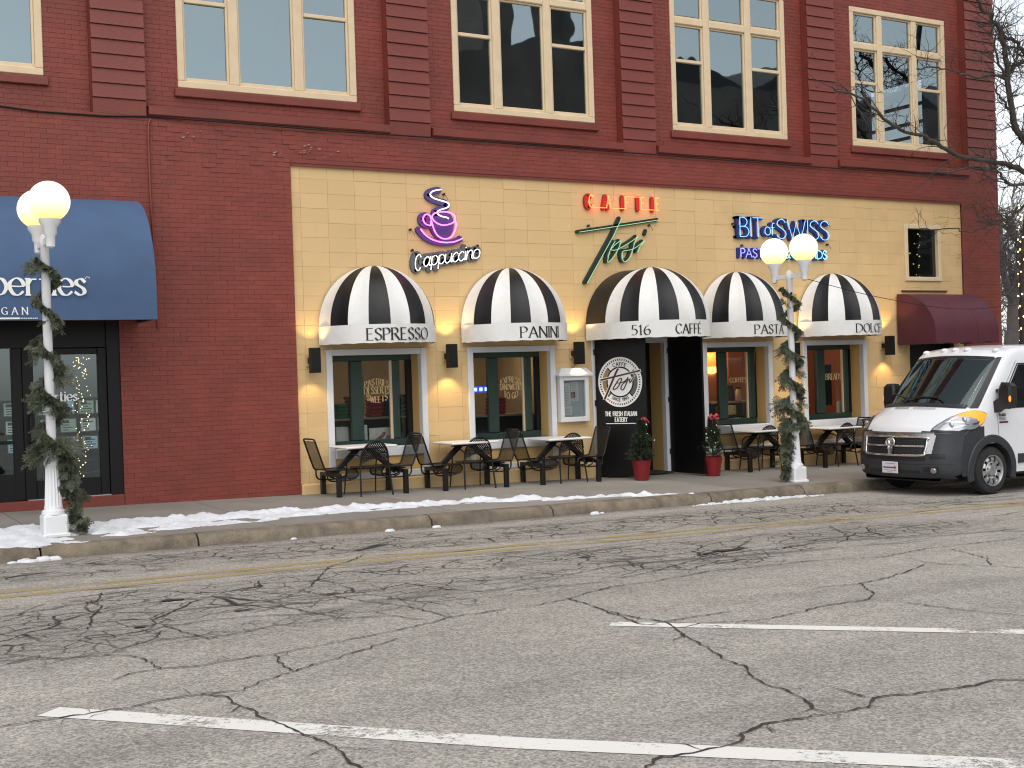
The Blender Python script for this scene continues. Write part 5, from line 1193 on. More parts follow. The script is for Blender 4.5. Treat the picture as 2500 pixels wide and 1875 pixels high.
# ------------------------------------------------------------------ street lamps
GLOBE = emis('lit_globe', (1, .80, .42), 1.55)
def globe_mat():
    m = bpy.data.materials.new('opal_globe'); m.use_nodes = True; t = m.node_tree; N = t.nodes; L = t.links; N.clear()
    o = N.new('ShaderNodeOutputMaterial'); e = N.new('ShaderNodeEmission'); lw = N.new('ShaderNodeTexCoord'); sp = N.new('ShaderNodeSeparateXYZ'); L.new(lw.outputs['Object'], sp.inputs[0])
    d = N.new('ShaderNodeVectorMath'); d.operation = 'DISTANCE'; L.new(lw.outputs['Object'], d.inputs[0]); d.inputs[1].default_value = (0, 0, .06)
    r = N.new('ShaderNodeValToRGB'); r.color_ramp.elements[0].position = .60; r.color_ramp.elements[0].color = (1, .92, .66, 1); r.color_ramp.elements[1].position = .98; r.color_ramp.elements[1].color = (1, .66, .20, 1)
    mr = N.new('ShaderNodeMapRange'); mr.inputs['From Min'].default_value = .17; mr.inputs['From Max'].default_value = .29; L.new(d.outputs['Value'], mr.inputs[0]); L.new(mr.outputs[0], r.inputs[0]); L.new(r.outputs[0], e.inputs[0]); e.inputs[1].default_value = 1.0
    L.new(e.outputs[0], o.inputs[0]); return m
GM = globe_mat()
def street_lamp(x, y, label, rot=0):
    t = thing('street_lamp', label, 'street lamp', (x, y, gz(x, y)), 'white twin globe street lamps', rot)
    mb = MB(); mb.bbox(-.14, .14, -.14, .14, -.06, .25, .02); mb.bbox(-.16, .16, -.16, .16, -.06, .03, .01); mb.lathe([(.14, .25), (.135, .29), (.11, .31), (.105, .34)], n=24); mb.lathe([(.105, .34), (.10, .36), (.078, .82)], n=32, flute=.10); mb.lathe([(.085, .82), (.095, .84), (.095, .87), (.075, .90), (.065, .93)], n=24)
    mb.build('base', M['lampw'], t, smooth=30)
    mb = MB(); mb.lathe([(.057, .93), (.050, 3.40), (.062, 3.42), (.062, 3.50), (.03, 3.56), (.0, 3.57)], n=20); mb.build('pole', M['lampw'], t, smooth=40)
    mb = MB(); mb.beam((0, -.36, 3.46), (0, .36, 3.46), .055, .075); mb.build('arm', M['lampw'], t)
    mb = MB(); mb.lathe([(.018, -.004), (.018, .0)], (0, 0, 0), 12)
    for v in range(0): pass
    mb = MB(); mb.cyl((-.012, -.056, 3.17), (-.012, -.040, 3.17), .022, n=12); mb.build('socket', M['black'], t)
    for s in (-1, 1):
        mb = MB(); mb.lathe([(.02, 3.36), (.05, 3.38), (.055, 3.50), (.075, 3.53), (.078, 3.60), (.12, 3.66), (.125, 3.70), (.10, 3.71)], (0, s*.36, 0), 20); mb.build('cup', M['lampw'], t, smooth=40)
        mb = MB(); mb.sphere((0, 0, 0), .235, 32, 20); g = mb.build('globe', GM, t, smooth=80); g.location = (0, s*.36, 3.905)
        l = bpy.data.lights.new('globe_light', 'POINT'); l.energy = 18; l.color = (1, .78, .42); l.shadow_soft_size = .25; o = bpy.data.objects.new('globe_light', l); COL.objects.link(o); o.parent = t; o.location = (0, s*.36, 3.905); g.visible_shadow = True
    return t
street_lamp(2.95, -3.0, 'white twin globe street lamp standing in the snow before the blue awning'); street_lamp(15.02, -2.6, 'white twin globe street lamp standing before the PASTA and DOLCE awnings')

# ------------------------------------------------------------------ fir garlands and potted trees
def leafquad(mb, p, d, l, w, up):
    d = d.normalized(); a = d.cross(up); a = a.normalized()*w if a.length > 1e-4 else Vector((w, 0, 0)); n = d.cross(a).normalized()*w*.5
    mb.add([p, p+d*l*.45+a+n, p+d*l, p+d*l*.45-a+n], [(0, 1, 2, 3)])
def sprig(mb, p, d, L, R):
    """a flat fir spray: a stem with side twigs dressed in blunt needles"""
    d = d.normalized(); side = d.cross(Vector((R.uniform(-1, 1), R.uniform(-1, 1), R.uniform(-.2, 1)))).normalized(); nrm = side.cross(d)
    def shoot(p0, dd, l):
        k = max(3, int(l/.016))
        for i in range(k):
            q = p0+dd*l*i/k
            for s in (-1, 1):
                dn = (dd*.75+nrm.cross(dd)*s*R.uniform(.5, .9)+nrm*R.uniform(-.1, .5)).normalized(); leafquad(mb, q, dn, R.uniform(.028, .042), R.uniform(.0045, .008), nrm)
        leafquad(mb, p0+dd*l*.9, dd, .04, .007, nrm)
    shoot(p, d, L)
    n = 4
    for i in range(1, n):
        for s in (-1, 1):
            q = p+d*L*(.12+.62*i/n); dd = (d*.7+side*s*.75+Vector((0, 0, -.12))).normalized(); shoot(q, dd, L*(.55-.10*i)*R.uniform(.7, 1.1))
def garland(x, y, label, seed, turns, ph, hang, bunches):
    R = random.Random(seed); g0 = gz(x, y); t = thing('fir_garland', label, 'garland', (x, y, g0), 'fir garlands wound round the street lamps')
    mb = MB(); core = []; mats = M['needle']; n = 150
    for i in range(n):
        f = i/n; z = 3.28-2.35*f; a = ph+turns*2*PI*f; r = .075+.03*R.random()
        p = Vector((r*math.cos(a), r*math.sin(a), z)); core.append(p)
    cm = MB(); cm.tube(core, .012, 5)
    for i, p in enumerate(core):
        out = Vector((p.x, p.y, 0)).normalized(); tan = (core[min(i+1, n-1)]-core[max(i-1, 0)]).normalized(); big = .6+.75*(i/n)
        for _ in range(3):
            d = out*R.uniform(.2, 1)+tan*R.uniform(-.2, .9)+Vector((0, 0, -R.uniform(.2, 1.0))); sprig(mb, p, d, R.uniform(.08, .17)*big, R)
    for (zz, an, k, L) in bunches:
        for _ in range(k):
            a = an+R.gauss(0, .9); d = Vector((math.cos(a), math.sin(a), R.uniform(-1.2, .1))); sprig(mb, Vector((.07*math.cos(a), .07*math.sin(a), zz+R.gauss(0, .05))), d, L*R.uniform(.6, 1.1), R)
    hx, hy, z1 = hang             # the free end hangs down beside the base
    for i in range(56):
        f = i/56; z = z1*(1-f); p = Vector((hx*(.55+.55*f)+R.gauss(0, .035), hy*(.6+.5*f)+R.gauss(0, .035), max(.05, z))); 
        for _ in range(2): sprig(mb, p, Vector((R.gauss(0, .6), R.gauss(0, .6)-.2, -R.uniform(.3, 1.4) if z > .2 else R.uniform(-.2, .2))), R.uniform(.10, .2), R)
    cm.tube([core[-1], Vector((hx*.6, hy*.6, z1*.7)), Vector((hx*1.1, hy*1.1, .06))], .012, 5)
    mb.build('foliage', mats, t, recalc=False); cm.build('rope', M['wood'], t)
garland(2.95, -3.0, 'dense fir garland wound round the left lamp post, trailing down its right side', 11, 4.6, 3.4, (.26, -.02, 1.05), [(3.15, 3.2, 6, .22), (2.2, 3.3, 6, .24), (1.62, 3.3, 12, .28), (1.05, 3.2, 22, .32), (1.15, 0, 8, .36), (2.55, 5.6, 6, .24), (1.9, 0, 6, .30)])
garland(15.02, -2.6, 'ragged fir garland wound round the right lamp post, trailing down its left side', 23, 4.9, 2.2, (-.20, .05, 1.1), [(3.0, 3.2, 6, .24), (2.2, 3.4, 7, .30), (1.75, 3.4, 10, .32), (1.35, 3.3, 14, .36), (1.0, 3.2, 16, .30), (1.0, 0, 12, .30), (1.4, 0, 8, .30), (1.9, 0, 6, .26)])
mb = MB(); mb.box(.02, .07, -.09, -.06, 2.98, 3.16)
o = mb.build('yellow_tag', mat('yellow_plastic', (.55, .45, .02), .5), loc=(15.02, -2.6, gz(15.02, -2.6))); o['label'] = 'small yellow tag hanging high on the right lamp post'; o['category'] = 'tag'
def potted(x, y, label, seed, bow):
    R = random.Random(seed); t = thing('potted_spruce', label, 'potted tree', (x, y, gz(x, y)), 'potted dwarf spruces either side of the entrance')
    mb = MB(); mb.lathe([(.12, 0), (.165, .30), (.172, .33), (.16, .335), (.15, .30), (.0, .29)], n=24); mb.build('pot', M['potred'], t, smooth=40)
    mb = MB(); mb.cyl((0, 0, .28), (0, 0, 1.06), .018, .006, 6); mb.build('trunk', M['wood'], t)
    mb = MB(); lean = Vector((R.uniform(-.05, .05), 0, 0)); tips = []
    for i in range(620):
        f = R.random()**.75; z = .33+.70*f; rad = .215*(1-f)**.75*(1+.22*math.sin(z*23+seed))+.02; a = R.uniform(0, 2*PI); r_ = rad*R.uniform(.25, 1)**.5
        p = Vector((r_*.55*math.cos(a), r_*.55*math.sin(a), z))+lean*f; d = Vector((math.cos(a), math.sin(a), R.uniform(.1, .8))); l = max(.05, rad*R.uniform(.45, .75)); q = p+d.normalized()*l
        k = max(4, int(l/.012))
        for j_ in range(k):
            for s in (0, 1, 2):
                dd = (d.normalized()*.6+Vector((R.gauss(0, .6), R.gauss(0, .6), R.gauss(0, .5)))).normalized(); leafquad(mb, p+d.normalized()*l*j_/k, dd, R.uniform(.026, .04), .0055, Vector((0, 0, 1)))
        tips.append(q)
    mb.build('foliage', M['needle2'], t, recalc=False)
    for i in range(6):
        q = R.choice([p for p in tips if p.y < 0]); b = MB(); b.sphere((0, 0, 0), R.uniform(.007, .014), 8, 6); o = b.build('bauble', M['bauble'], t, smooth=80); o.location = q*1.03 if 0 else q+Vector((0, -.015, 0))
    b = MB(); c = Vector((.01, -.03, 1.04))
    if bow:
        for s in (-1, 1):
            L_ = crom([c, c+Vector((s*.06, -.03, .05)), c+Vector((s*.11, -.02, .0)), c+Vector((s*.06, -.02, -.02)), c], 4); b.add([p+Vector((0, 0, .022)) for p in L_]+[p-Vector((0, .02, .02)) for p in L_], [(i, i+1, len(L_)+i+1, len(L_)+i) for i in range(len(L_)-1)])
    for dx, dz in ((.14, -.06), (.10, -.13)) if not bow else ((.09, -.14), (-.04, -.12)):
        L_ = crom([c, c+Vector((dx*.4, -.03, .02)), c+Vector((dx, -.03, dz))], 4); b.add([p+Vector((0, 0, .016)) for p in L_]+[p-Vector((0, .004, .016)) for p in L_], [(i, i+1, len(L_)+i+1, len(L_)+i) for i in range(len(L_)-1)])
    b.sphere(c, .022, 8, 6); b.build('bow', M['ribbon'], t, smooth=60, recalc=False)
potted(13.03, -.95, 'fuller potted spruce with white baubles in a red pot before the roundel door', 5, False); potted(14.60, -.95, 'narrow potted spruce with a red bow in a red pot beside the right door leaf', 9, True)
# ------------------------------------------------------------------ the white van (nose at x = 0, left flank towards the street at -y)
VX, VY = 15.72, -4.075
VAN = thing('delivery_van', 'white delivery van with dark bumper and chrome grille parked at the kerb', 'van', (VX, VY, rz(VX+1.2)))
vwhite = mat('white_van_paint', (.72, .74, .77), .28, coat=.6, var=.03, vscale=2, dirt=.18, dcol=(.45, .44, .41), dscale=1.4); vdark = mat('dark_bumper_plastic', (.028, .031, .037), .5, var=.1, vscale=12, bump=.15, bscale=160)
chrome = mat('chrome', (.75, .75, .76), .08, 1.0); vblack = mat('black_plastic', (.010, .010, .011), .45); tyre_m = mat('tyre_rubber', (.016, .016, .016), .85, var=.2, vscale=20, dirt=.4, dcol=(.06, .055, .05), dscale=5)
alloy = mat('silver_wheel', (.48, .49, .50), .35, .85, var=.1, vscale=15); vglass = glass('windscreen_glass', (.20, .24, .22), .05, .01); sglass = mat('dark_side_glass', (.008, .009, .010), .04, spec=.8)
lens = mat('headlight_lens', (.34, .37, .40), .12, .35, coat=1); amber = mat('lit_amber_lens', (.8, .22, .03), .2, emit=(1, .20, .015), es=.95)
def N_(y): a = abs(y); return .22*(a/.8)**2+(.30*((a-.8)/.22)**2 if a > .8 else 0)
def lerp_tab(T, x):
    if x <= T[0][0]: return T[0][1]
    for a, b in zip(T, T[1:]):
        if x <= b[0]: f = (x-a[0])/(b[0]-a[0]); return a[1]+(b[1]-a[1])*f
    return T[-1][1]
TT = [(0.07, 1.035), (.10, 1.10), (.16, 1.165), (.3, 1.285), (.45, 1.385), (.54, 1.44), (.60, 1.49), (1.40, 2.215), (1.48, 2.275), (1.6, 2.33), (1.8, 2.37), (2.2, 2.40), (5.2, 2.40), (5.4, 2.33)]
top_z = lambda s: lerp_tab(TT, s)
KK = [(0, .72), (.07, .72), (.5, 1.0), (1.45, .80), (2.3, 0), (6, 0)]
def side_y(z): return 1.02-(.095*((z-1.15)/1.15)**1.35 if z > 1.15 else 0)-(.02*((.8-z)/.5)**2 if z < .8 else 0)
CR = lambda s: lerp_tab([(0, .07), (.5, .09), (1.4, .09), (2.5, .14), (5.4, .14)], s)
ZL = [.33, .42, .5, .58, .66, .74, .82, .90, .97, 1.04, 1.1, 1.17, 1.25, 1.33, 1.42, 1.52, 1.62, 1.72, 1.82, 1.92, 2.0, 2.08, 2.13]
NT, NC = 12, 5
def section(s):
    """half outline from the centre top down to the sill: list of (y, z)"""
    T = top_z(s); r = CR(s); wt = side_y(T-r); out = []
    crown = lerp_tab([(0, .03), (.5, .05), (1.4, .045), (2.2, .03), (6, .03)], s)
    for i in range(NT): f = i/(NT-1); out.append(((wt-r)*f, T-crown*f*f))
    zc = T-crown-r
    for i in range(1, NC): a = PI/2*(1-i/NC); out.append((wt-r+r*math.cos(a), zc+r*math.sin(a)))
    for z in reversed(ZL): zz = min(z, zc); out.append((side_y(zz) if zz < zc-.02 else wt, zz))
    return out
def body_pt(s, y, z): return (s+N_(y)*lerp_tab(KK, s), y, z)
ST = [.07, .085, .10, .13, .16]+[.16+.03*i for i in range(1, 60)]+[2.05+.15*i for i in range(0, 22)]+[5.3, 5.4]
secs = [section(s) for s in ST]; n = len(secs[0])
groups = {'body': MB(), 'bumper': MB()}
HUBX, HUBZ, WR = 1.18, .385, .385
V = []
for i, s in enumerate(ST):
    V.append([body_pt(s, y, z) if i else (N_(y)*.72+min(.07, lerp_tab([(.30, .12), (.34, .05), (.40, .015), (.52, 0), (.66, .005), (.80, .035), (.97, .065), (1.04, .07)], z)), y, z) for y, z in secs[i]])
for sgn in (-1, 1):
    for i in range(len(ST)-1):
        for k in range(n-1):
            q = [V[i][k], V[i+1][k], V[i+1][k+1], V[i][k+1]]; q = [(a, sgn*b, c) for a, b, c in q]
            cx = sum(p[0] for p in q)/4; cy = sum(p[1] for p in q)/4; cz = sum(p[2] for p in q)/4; sm = (ST[i]+ST[i+1])/2
            if (cx-HUBX)**2+(cz-HUBZ)**2 < .47**2 and abs(cy) > .85: continue
            if (cx-4.25)**2+(cz-HUBZ)**2 < .47**2 and abs(cy) > .85: continue
            if .57 < sm < 1.37 and k < NT-2: continue                     # windscreen opening
            g = 'bumper' if cz < (1.10 if cx > .30 else 1.04) and cx < 1.0 else 'body'
            groups[g].add(q, [(0, 1, 2, 3)])
def weld(mb):
    me = bpy.data.meshes.new('t'); me.from_pydata(mb.v, [], mb.f); b = bmesh.new(); b.from_mesh(me); bmesh.ops.remove_doubles(b, verts=b.verts, dist=.0008)
    o = MB(); b.verts.index_update(); o.v = [tuple(v.co) for v in b.verts]; o.f = [tuple(v.index for v in f.verts) for f in b.faces]; o.m = [0]*len(o.f); b.free(); bpy.data.meshes.remove(me); return o
rear = MB()
y0 = V[-1]; rear.add([(a, b, c) for a, b, c in y0]+[(a, -b, c) for a, b, c in y0], [(k, k+1, n+k+1, n+k) for k in range(n-1)])
groups['body'].v += []; groups['body'].add(rear.v, rear.f)
BODY = weld(groups['body']).build('body', vwhite, VAN, smooth=40)
# front face of the bumper
PX = [(.30, .12), (.34, .05), (.40, .015), (.52, 0), (.66, .005), (.80, .035), (.97, .065), (1.04, .07)]
fr_x = lambda y, z, off=0: N_(y)*.72+lerp_tab(PX, z)-off
fb = groups['bumper']; ys = [-1.0+2.0*i/60 for i in range(61)]; zs = [.30, .32, .34, .37, .40, .46, .52, .58, .62, .66, .72, .80, .88, .97, 1.035]
wy = lambda y, z: y*(side_y(z)-(.05 if z < .36 else 0))/1.0
fb.add([(fr_x(wy(y, z), z), wy(y, z), z) for y in ys for z in zs], [(i*len(zs)+k, (i+1)*len(zs)+k, (i+1)*len(zs)+k+1, i*len(zs)+k+1) for i in range(60) for k in range(len(zs)-1)])
BUMP = weld(fb).build('bumper', vdark, VAN, smooth=45)
mb = MB(); mb.box(.25, 5.35, -.80, .80, .26, .40); mb.box(.25, .8, -.78, .78, .24, .9); mb.box(1.75, 3.7, -.98, .98, .30, .36); mb.build('underbody', vblack, VAN)
# skin patches that follow the front face: fpatch(y0, y1, z0, z1)
def fpatch(mb, y0, y1, z0, z1, off, ny=8, nz=3, m=0):
    mb.grid(lambda u, v: (fr_x(y0+(y1-y0)*u, z0+(z1-z0)*v, off), y0+(y1-y0)*u, z0+(z1-z0)*v), ny, nz, m)
def fbar(mb, pts, r, off, n=8):
    P = crom([(0, y, z) for y, z in pts], 5) if len(pts) > 2 else [Vector((0, pts[0][0]+(pts[1][0]-pts[0][0])*i/10, pts[0][1]+(pts[1][1]-pts[0][1])*i/10)) for i in range(11)]
    mb.tube([(fr_x(p.y, p.z, off), p.y, p.z) for p in P], r, n)
mb = MB(); fpatch(mb, -.62, .62, .67, .955, .006, 24, 4); GR = mb.build('grille', vblack, VAN, recalc=False)
mb = MB()
for sg in (-1, 1):
    for zc, h in ((.885, .055), (.745, .055)):
        for i in range(9): y = sg*(.10+.055*i); fpatch(mb, y-.004, y+.004, zc-h, zc+h, .012, 1, 2)
        for dz in (-.02, .02): fpatch(mb, min(sg*.08, sg*.58), max(sg*.08, sg*.58), zc+dz-.004, zc+dz+.004, .013, 12, 1)
mb.build('grille_mesh', mat('grille_mesh_black', (.03, .03, .032), .4), GR, recalc=False)
mb = MB(); ring = [(-.56, .675), (0, .668), (.56, .675), (.615, .72), (.635, .90), (.60, .955), (0, .962), (-.60, .955), (-.635, .90), (-.615, .72)]
P = crom([(0, a, b) for a, b in ring], 6, True); mb.tube([(fr_x(p.y, p.z, .018), p.y, p.z) for p in P], .019, 8, closed=True)
for sg in (-1, 1): fbar(mb, [(sg*.07, .815), (sg*.60, .815)], .017, .022)
fpatch(mb, -.045, .045, .68, .96, .030, 4, 6); mb.build('chrome_frame', chrome, GR, smooth=50)
mb = MB()      # upper chrome band and the flat side plates of the grille
fpatch(mb, -.74, .74, .965, 1.03, .014, 24, 2)
for sg in (-1, 1):
    pl = [(sg*.625, .70), (sg*.72, .70), (sg*.765, .99), (sg*.655, .99)]; mb.add([(fr_x(y, z, .012), y, z) for y, z in pl], [(0, 1, 2, 3)])
mb.build('chrome_band', mat('satin_chrome', (.55, .53, .52), .2, 1), GR, recalc=False)
mb = MB()      # horned head emblem
for sg in (-1, 1):
    P = crom([(0, 0, .90), (0, sg*.05, .925), (0, sg*.085, .885), (0, sg*.075, .835), (0, sg*.045, .825)], 5); mb.tube([(fr_x(p.y, p.z, .055), p.y, p.z) for p in P], [.020*(1-.6*i/len(P)) for i in range(len(P))], 7)
mb.sphere((-.045, 0, .855), .042, 10, 8, sx=.5, sy=.9, sz=1.3); mb.sphere((-.05, 0, .79), .028, 10, 8, sx=.5, sy=.9, sz=1.5); mb.build('emblem', chrome, GR, smooth=60)
mb = MB(); fpatch(mb, -.62, .62, .585, .64, .004, 20, 2)
for sg in (-1, 1): fpatch(mb, min(sg*.68, sg*.90), max(sg*.68, sg*.90), .62, .70, .004, 8, 2)
for sg in (-1, 1): fpatch(mb, min(sg*.58, sg*.82), max(sg*.58, sg*.82), .38, .49, .004, 8, 2)
fpatch(mb, -.52, .52, .375, .43, .004, 16, 2); mb.build('intake', vblack, BUMP, recalc=False)
mb = MB()
for z in (.53,): fpatch(mb, -.97, .97, z-.004, z+.004, .003, 40, 1)
mb.build('crease', vblack, BUMP, recalc=False)
for sg in (-1, 1):
    mb = MB(); y = sg*.74; mb.lathe([(.0, 0), (.045, 0), (.05, .012), (.05, .04)], n=16); o = mb.build('fog_lamp', chrome, BUMP, smooth=40); o.rotation_euler = (0, PI/2, 0); o.location = (fr_x(y, .435, .02), y, .435)
mb = MB(); mb.bbox(-.030, -.018, -.165, .165, .375, .56, .004); PL = mb.build('plate', mat('white_plate', (.66, .62, .63), .5), VAN)
mb = MB(); mb.box(-.0325, -.031, -.09, .14, .455, .478); mb.box(-.0325, -.031, -.13, .13, .42, .426); mb.box(-.0325, -.031, -.06, .06, .39, .396); mb.box(-.0325, -.031, -.1, .1, .53, .536); mb.build('plate_print', mat('violet_print', (.10, .07, .20), .6), PL)
mb = MB(); c = (-.033, -.11, .47)
st5 = [(c[0], c[1]+(.036 if k % 2 == 0 else .015)*math.sin(2*PI*k/10), c[2]+(.036 if k % 2 == 0 else .015)*math.cos(2*PI*k/10)) for k in range(10)]; mb.add([c]+st5, [(0, 1+k, 1+(k+1) % 10) for k in range(10)]); mb.build('plate_star', mat('plum_print', (.25, .03, .08), .6), PL, recalc=False)
# patches on the loft: (s, q) with q the distance along the section from the middle of the corner (positive downwards)
def sec_pt(s, q, sg, off):
    S_ = section(s); mid = NT+NC//2-1; pts = [Vector((0, y, z)) for y, z in S_]
    if q >= 0:
        k = mid; d = q
        while k < len(pts)-1:
            L_ = (pts[k+1]-pts[k]).length
            if d <= L_ or k == len(pts)-2: break
            d -= L_; k += 1
        a, b = pts[k], pts[k+1]
    else:
        k = mid; d = -q
        while k > 1:
            L_ = (pts[k]-pts[k-1]).length
            if d <= L_: break
            d -= L_; k -= 1
        a, b = pts[k], pts[k-1]
    L_ = (b-a).length; p = a+(b-a)*(d/L_ if L_ > 1e-6 else 0)
    d_ = (b-a).normalized() if L_ > 1e-6 else Vector((0, 0, -1)); d_ = d_ if q >= 0 else -d_
    nrm = Vector((-.45, -d_.z, d_.y)) if d_.z < 0 or d_.y > 0 else Vector((-.45, d_.z, -d_.y))
    if nrm.y < 0 and nrm.z < 0: nrm = -nrm
    nrm = Vector((-.45, abs(nrm.y), abs(nrm.z))).normalized()
    x, y, z = body_pt(s, p.y, p.z); p = Vector((x, y, z))+nrm*off; return (p.x, sg*p.y, p.z)
qi = lambda a: -.33*(1-a)**.9-.045*a; qo = lambda a: -.05+.20*math.sin(PI*min(1, a*.76+.06))
sa = lambda a: .078+.40*a
reflm = mat('bright_reflector', (.5, .53, .56), .15, .6)
for sg in (-1, 1):
    def hl(mb, a0, a1, b0, b1, off, nu=10, nv=8): mb.grid(lambda u, v: (lambda a: sec_pt(sa(a), qi(a)+(qo(a)-qi(a))*(b0+(b1-b0)*v), sg, off))(a0+(a1-a0)*u), nu, nv)
    mb = MB(); hl(mb, 0, 1, 0, 1, .010, 20, 10); H = mb.build('headlight', vblack, VAN, smooth=60, recalc=False)
    mb = MB(); hl(mb, .03, .60, .05, .95, .016, 14, 10); mb.build('lens', lens, H, smooth=60, recalc=False)
    mb = MB(); hl(mb, .60, .97, .05, .95, .016, 10, 8); mb.build('indicator', amber, H, smooth=60, recalc=False)
    mb = MB(); hl(mb, .08, .62, .74, .80, .021, 12, 1); hl(mb, .10, .55, .20, .26, .021, 12, 1); hl(mb, .30, .34, .26, .74, .021, 1, 6); mb.build('chrome_trim', chrome, H, recalc=False)
    for a, b, r in ((.20, .5, .045), (.44, .5, .052)):
        mb = MB(); c = sec_pt(sa(a), qi(a)+(qo(a)-qi(a))*b, sg, .012); mb.sphere(c, r, 14, 8, sx=.6, sz=1.1); mb.build('reflector', reflm, H, smooth=60)
# windscreen with its black border, wipers
def ws(s, f, off):
    T = top_z(s); r = CR(s); wt = side_y(T-r)-r; crown = .048; y = wt*f; z = T-crown*f*f
    x, y, z = body_pt(s, y, z); return (x-.68*off, y, z+.73*off)
s0, s1 = .545, 1.41
mb = MB(); mb.grid(lambda u, v: ws(s0+(s1-s0)*u, -.97+1.94*v, .004), 16, 24); WSO = mb.build('windscreen', vglass, VAN, smooth=60, recalc=False)
mb = MB()
for a, b, c, d in ((s0-.02, s1+.015, -1.03, -.965), (s0-.02, s1+.015, .965, 1.03)): mb.grid(lambda u, v: ws(a+(b-a)*u, c+(d-c)*v, .008), 16, 2)
mb.grid(lambda u, v: ws(s0-.03+.075*u, -.93+1.86*v, .0085), 3, 20); mb.grid(lambda u, v: ws(s1-.03+.045*u, -.93+1.86*v, .0085), 2, 20); mb.build('seal', vblack, WSO, smooth=60, recalc=False)
mb = MB(); mb.tube([ws(.60, .35, .03), ws(.66, .1, .03), ws(.69, -.40, .025)], .010, 5); mb.tube([ws(.60, -.45, .03), ws(.66, .02, .035), ws(.72, .55, .025), ws(.74, .80, .025)], .011, 5) if 0 else None
mb.tube([ws(.61, -.55, .03), ws(.66, -.45, .035), ws(.69, .05, .025)], .010, 5); mb.tube([ws(.61, .15, .03), ws(.655, .25, .035), ws(.77, .86, .025)], .010, 5); mb.build('wiper', vblack, VAN, smooth=60)
# bonnet seam, vents, grille shut-line
mb = MB()
for sg in (-1, 1):
    mb.tube([sec_pt(sa(a), qi(a)-.015, sg, .002) for a in [k/10 for k in range(11)]], .005, 5)
mb.grid(lambda u, v: (lambda y: (fr_x(y, .985, -.005)-.02, y, 1.012+.010*v))(-.93+1.86*u), 30, 1)
mb.build('bonnet_seam', mat('seam_grey', (.12, .12, .125), .6), BODY, smooth=60)
def hood(s, y, off): 
    T = top_z(s); r = CR(s); wt = side_y(T-r)-r; x, yy, z = body_pt(s, y, T-.05*(y/wt)**2); return (x-.3*off, yy, z+off)
ventm = mat('vent_grey', (.25, .26, .28), .6)
for y0, y1 in ((-.46, -.06), (.02, .36)):
    mb = MB()
    for i in range(16):
        y = y0+(y1-y0)*i/16; mb.quad(hood(.45, y, .003), hood(.45, y+.012, .003), hood(.505, y+.022, .003), hood(.505, y+.010, .003))
    mb.build('vent_slot', ventm, BODY, recalc=False)
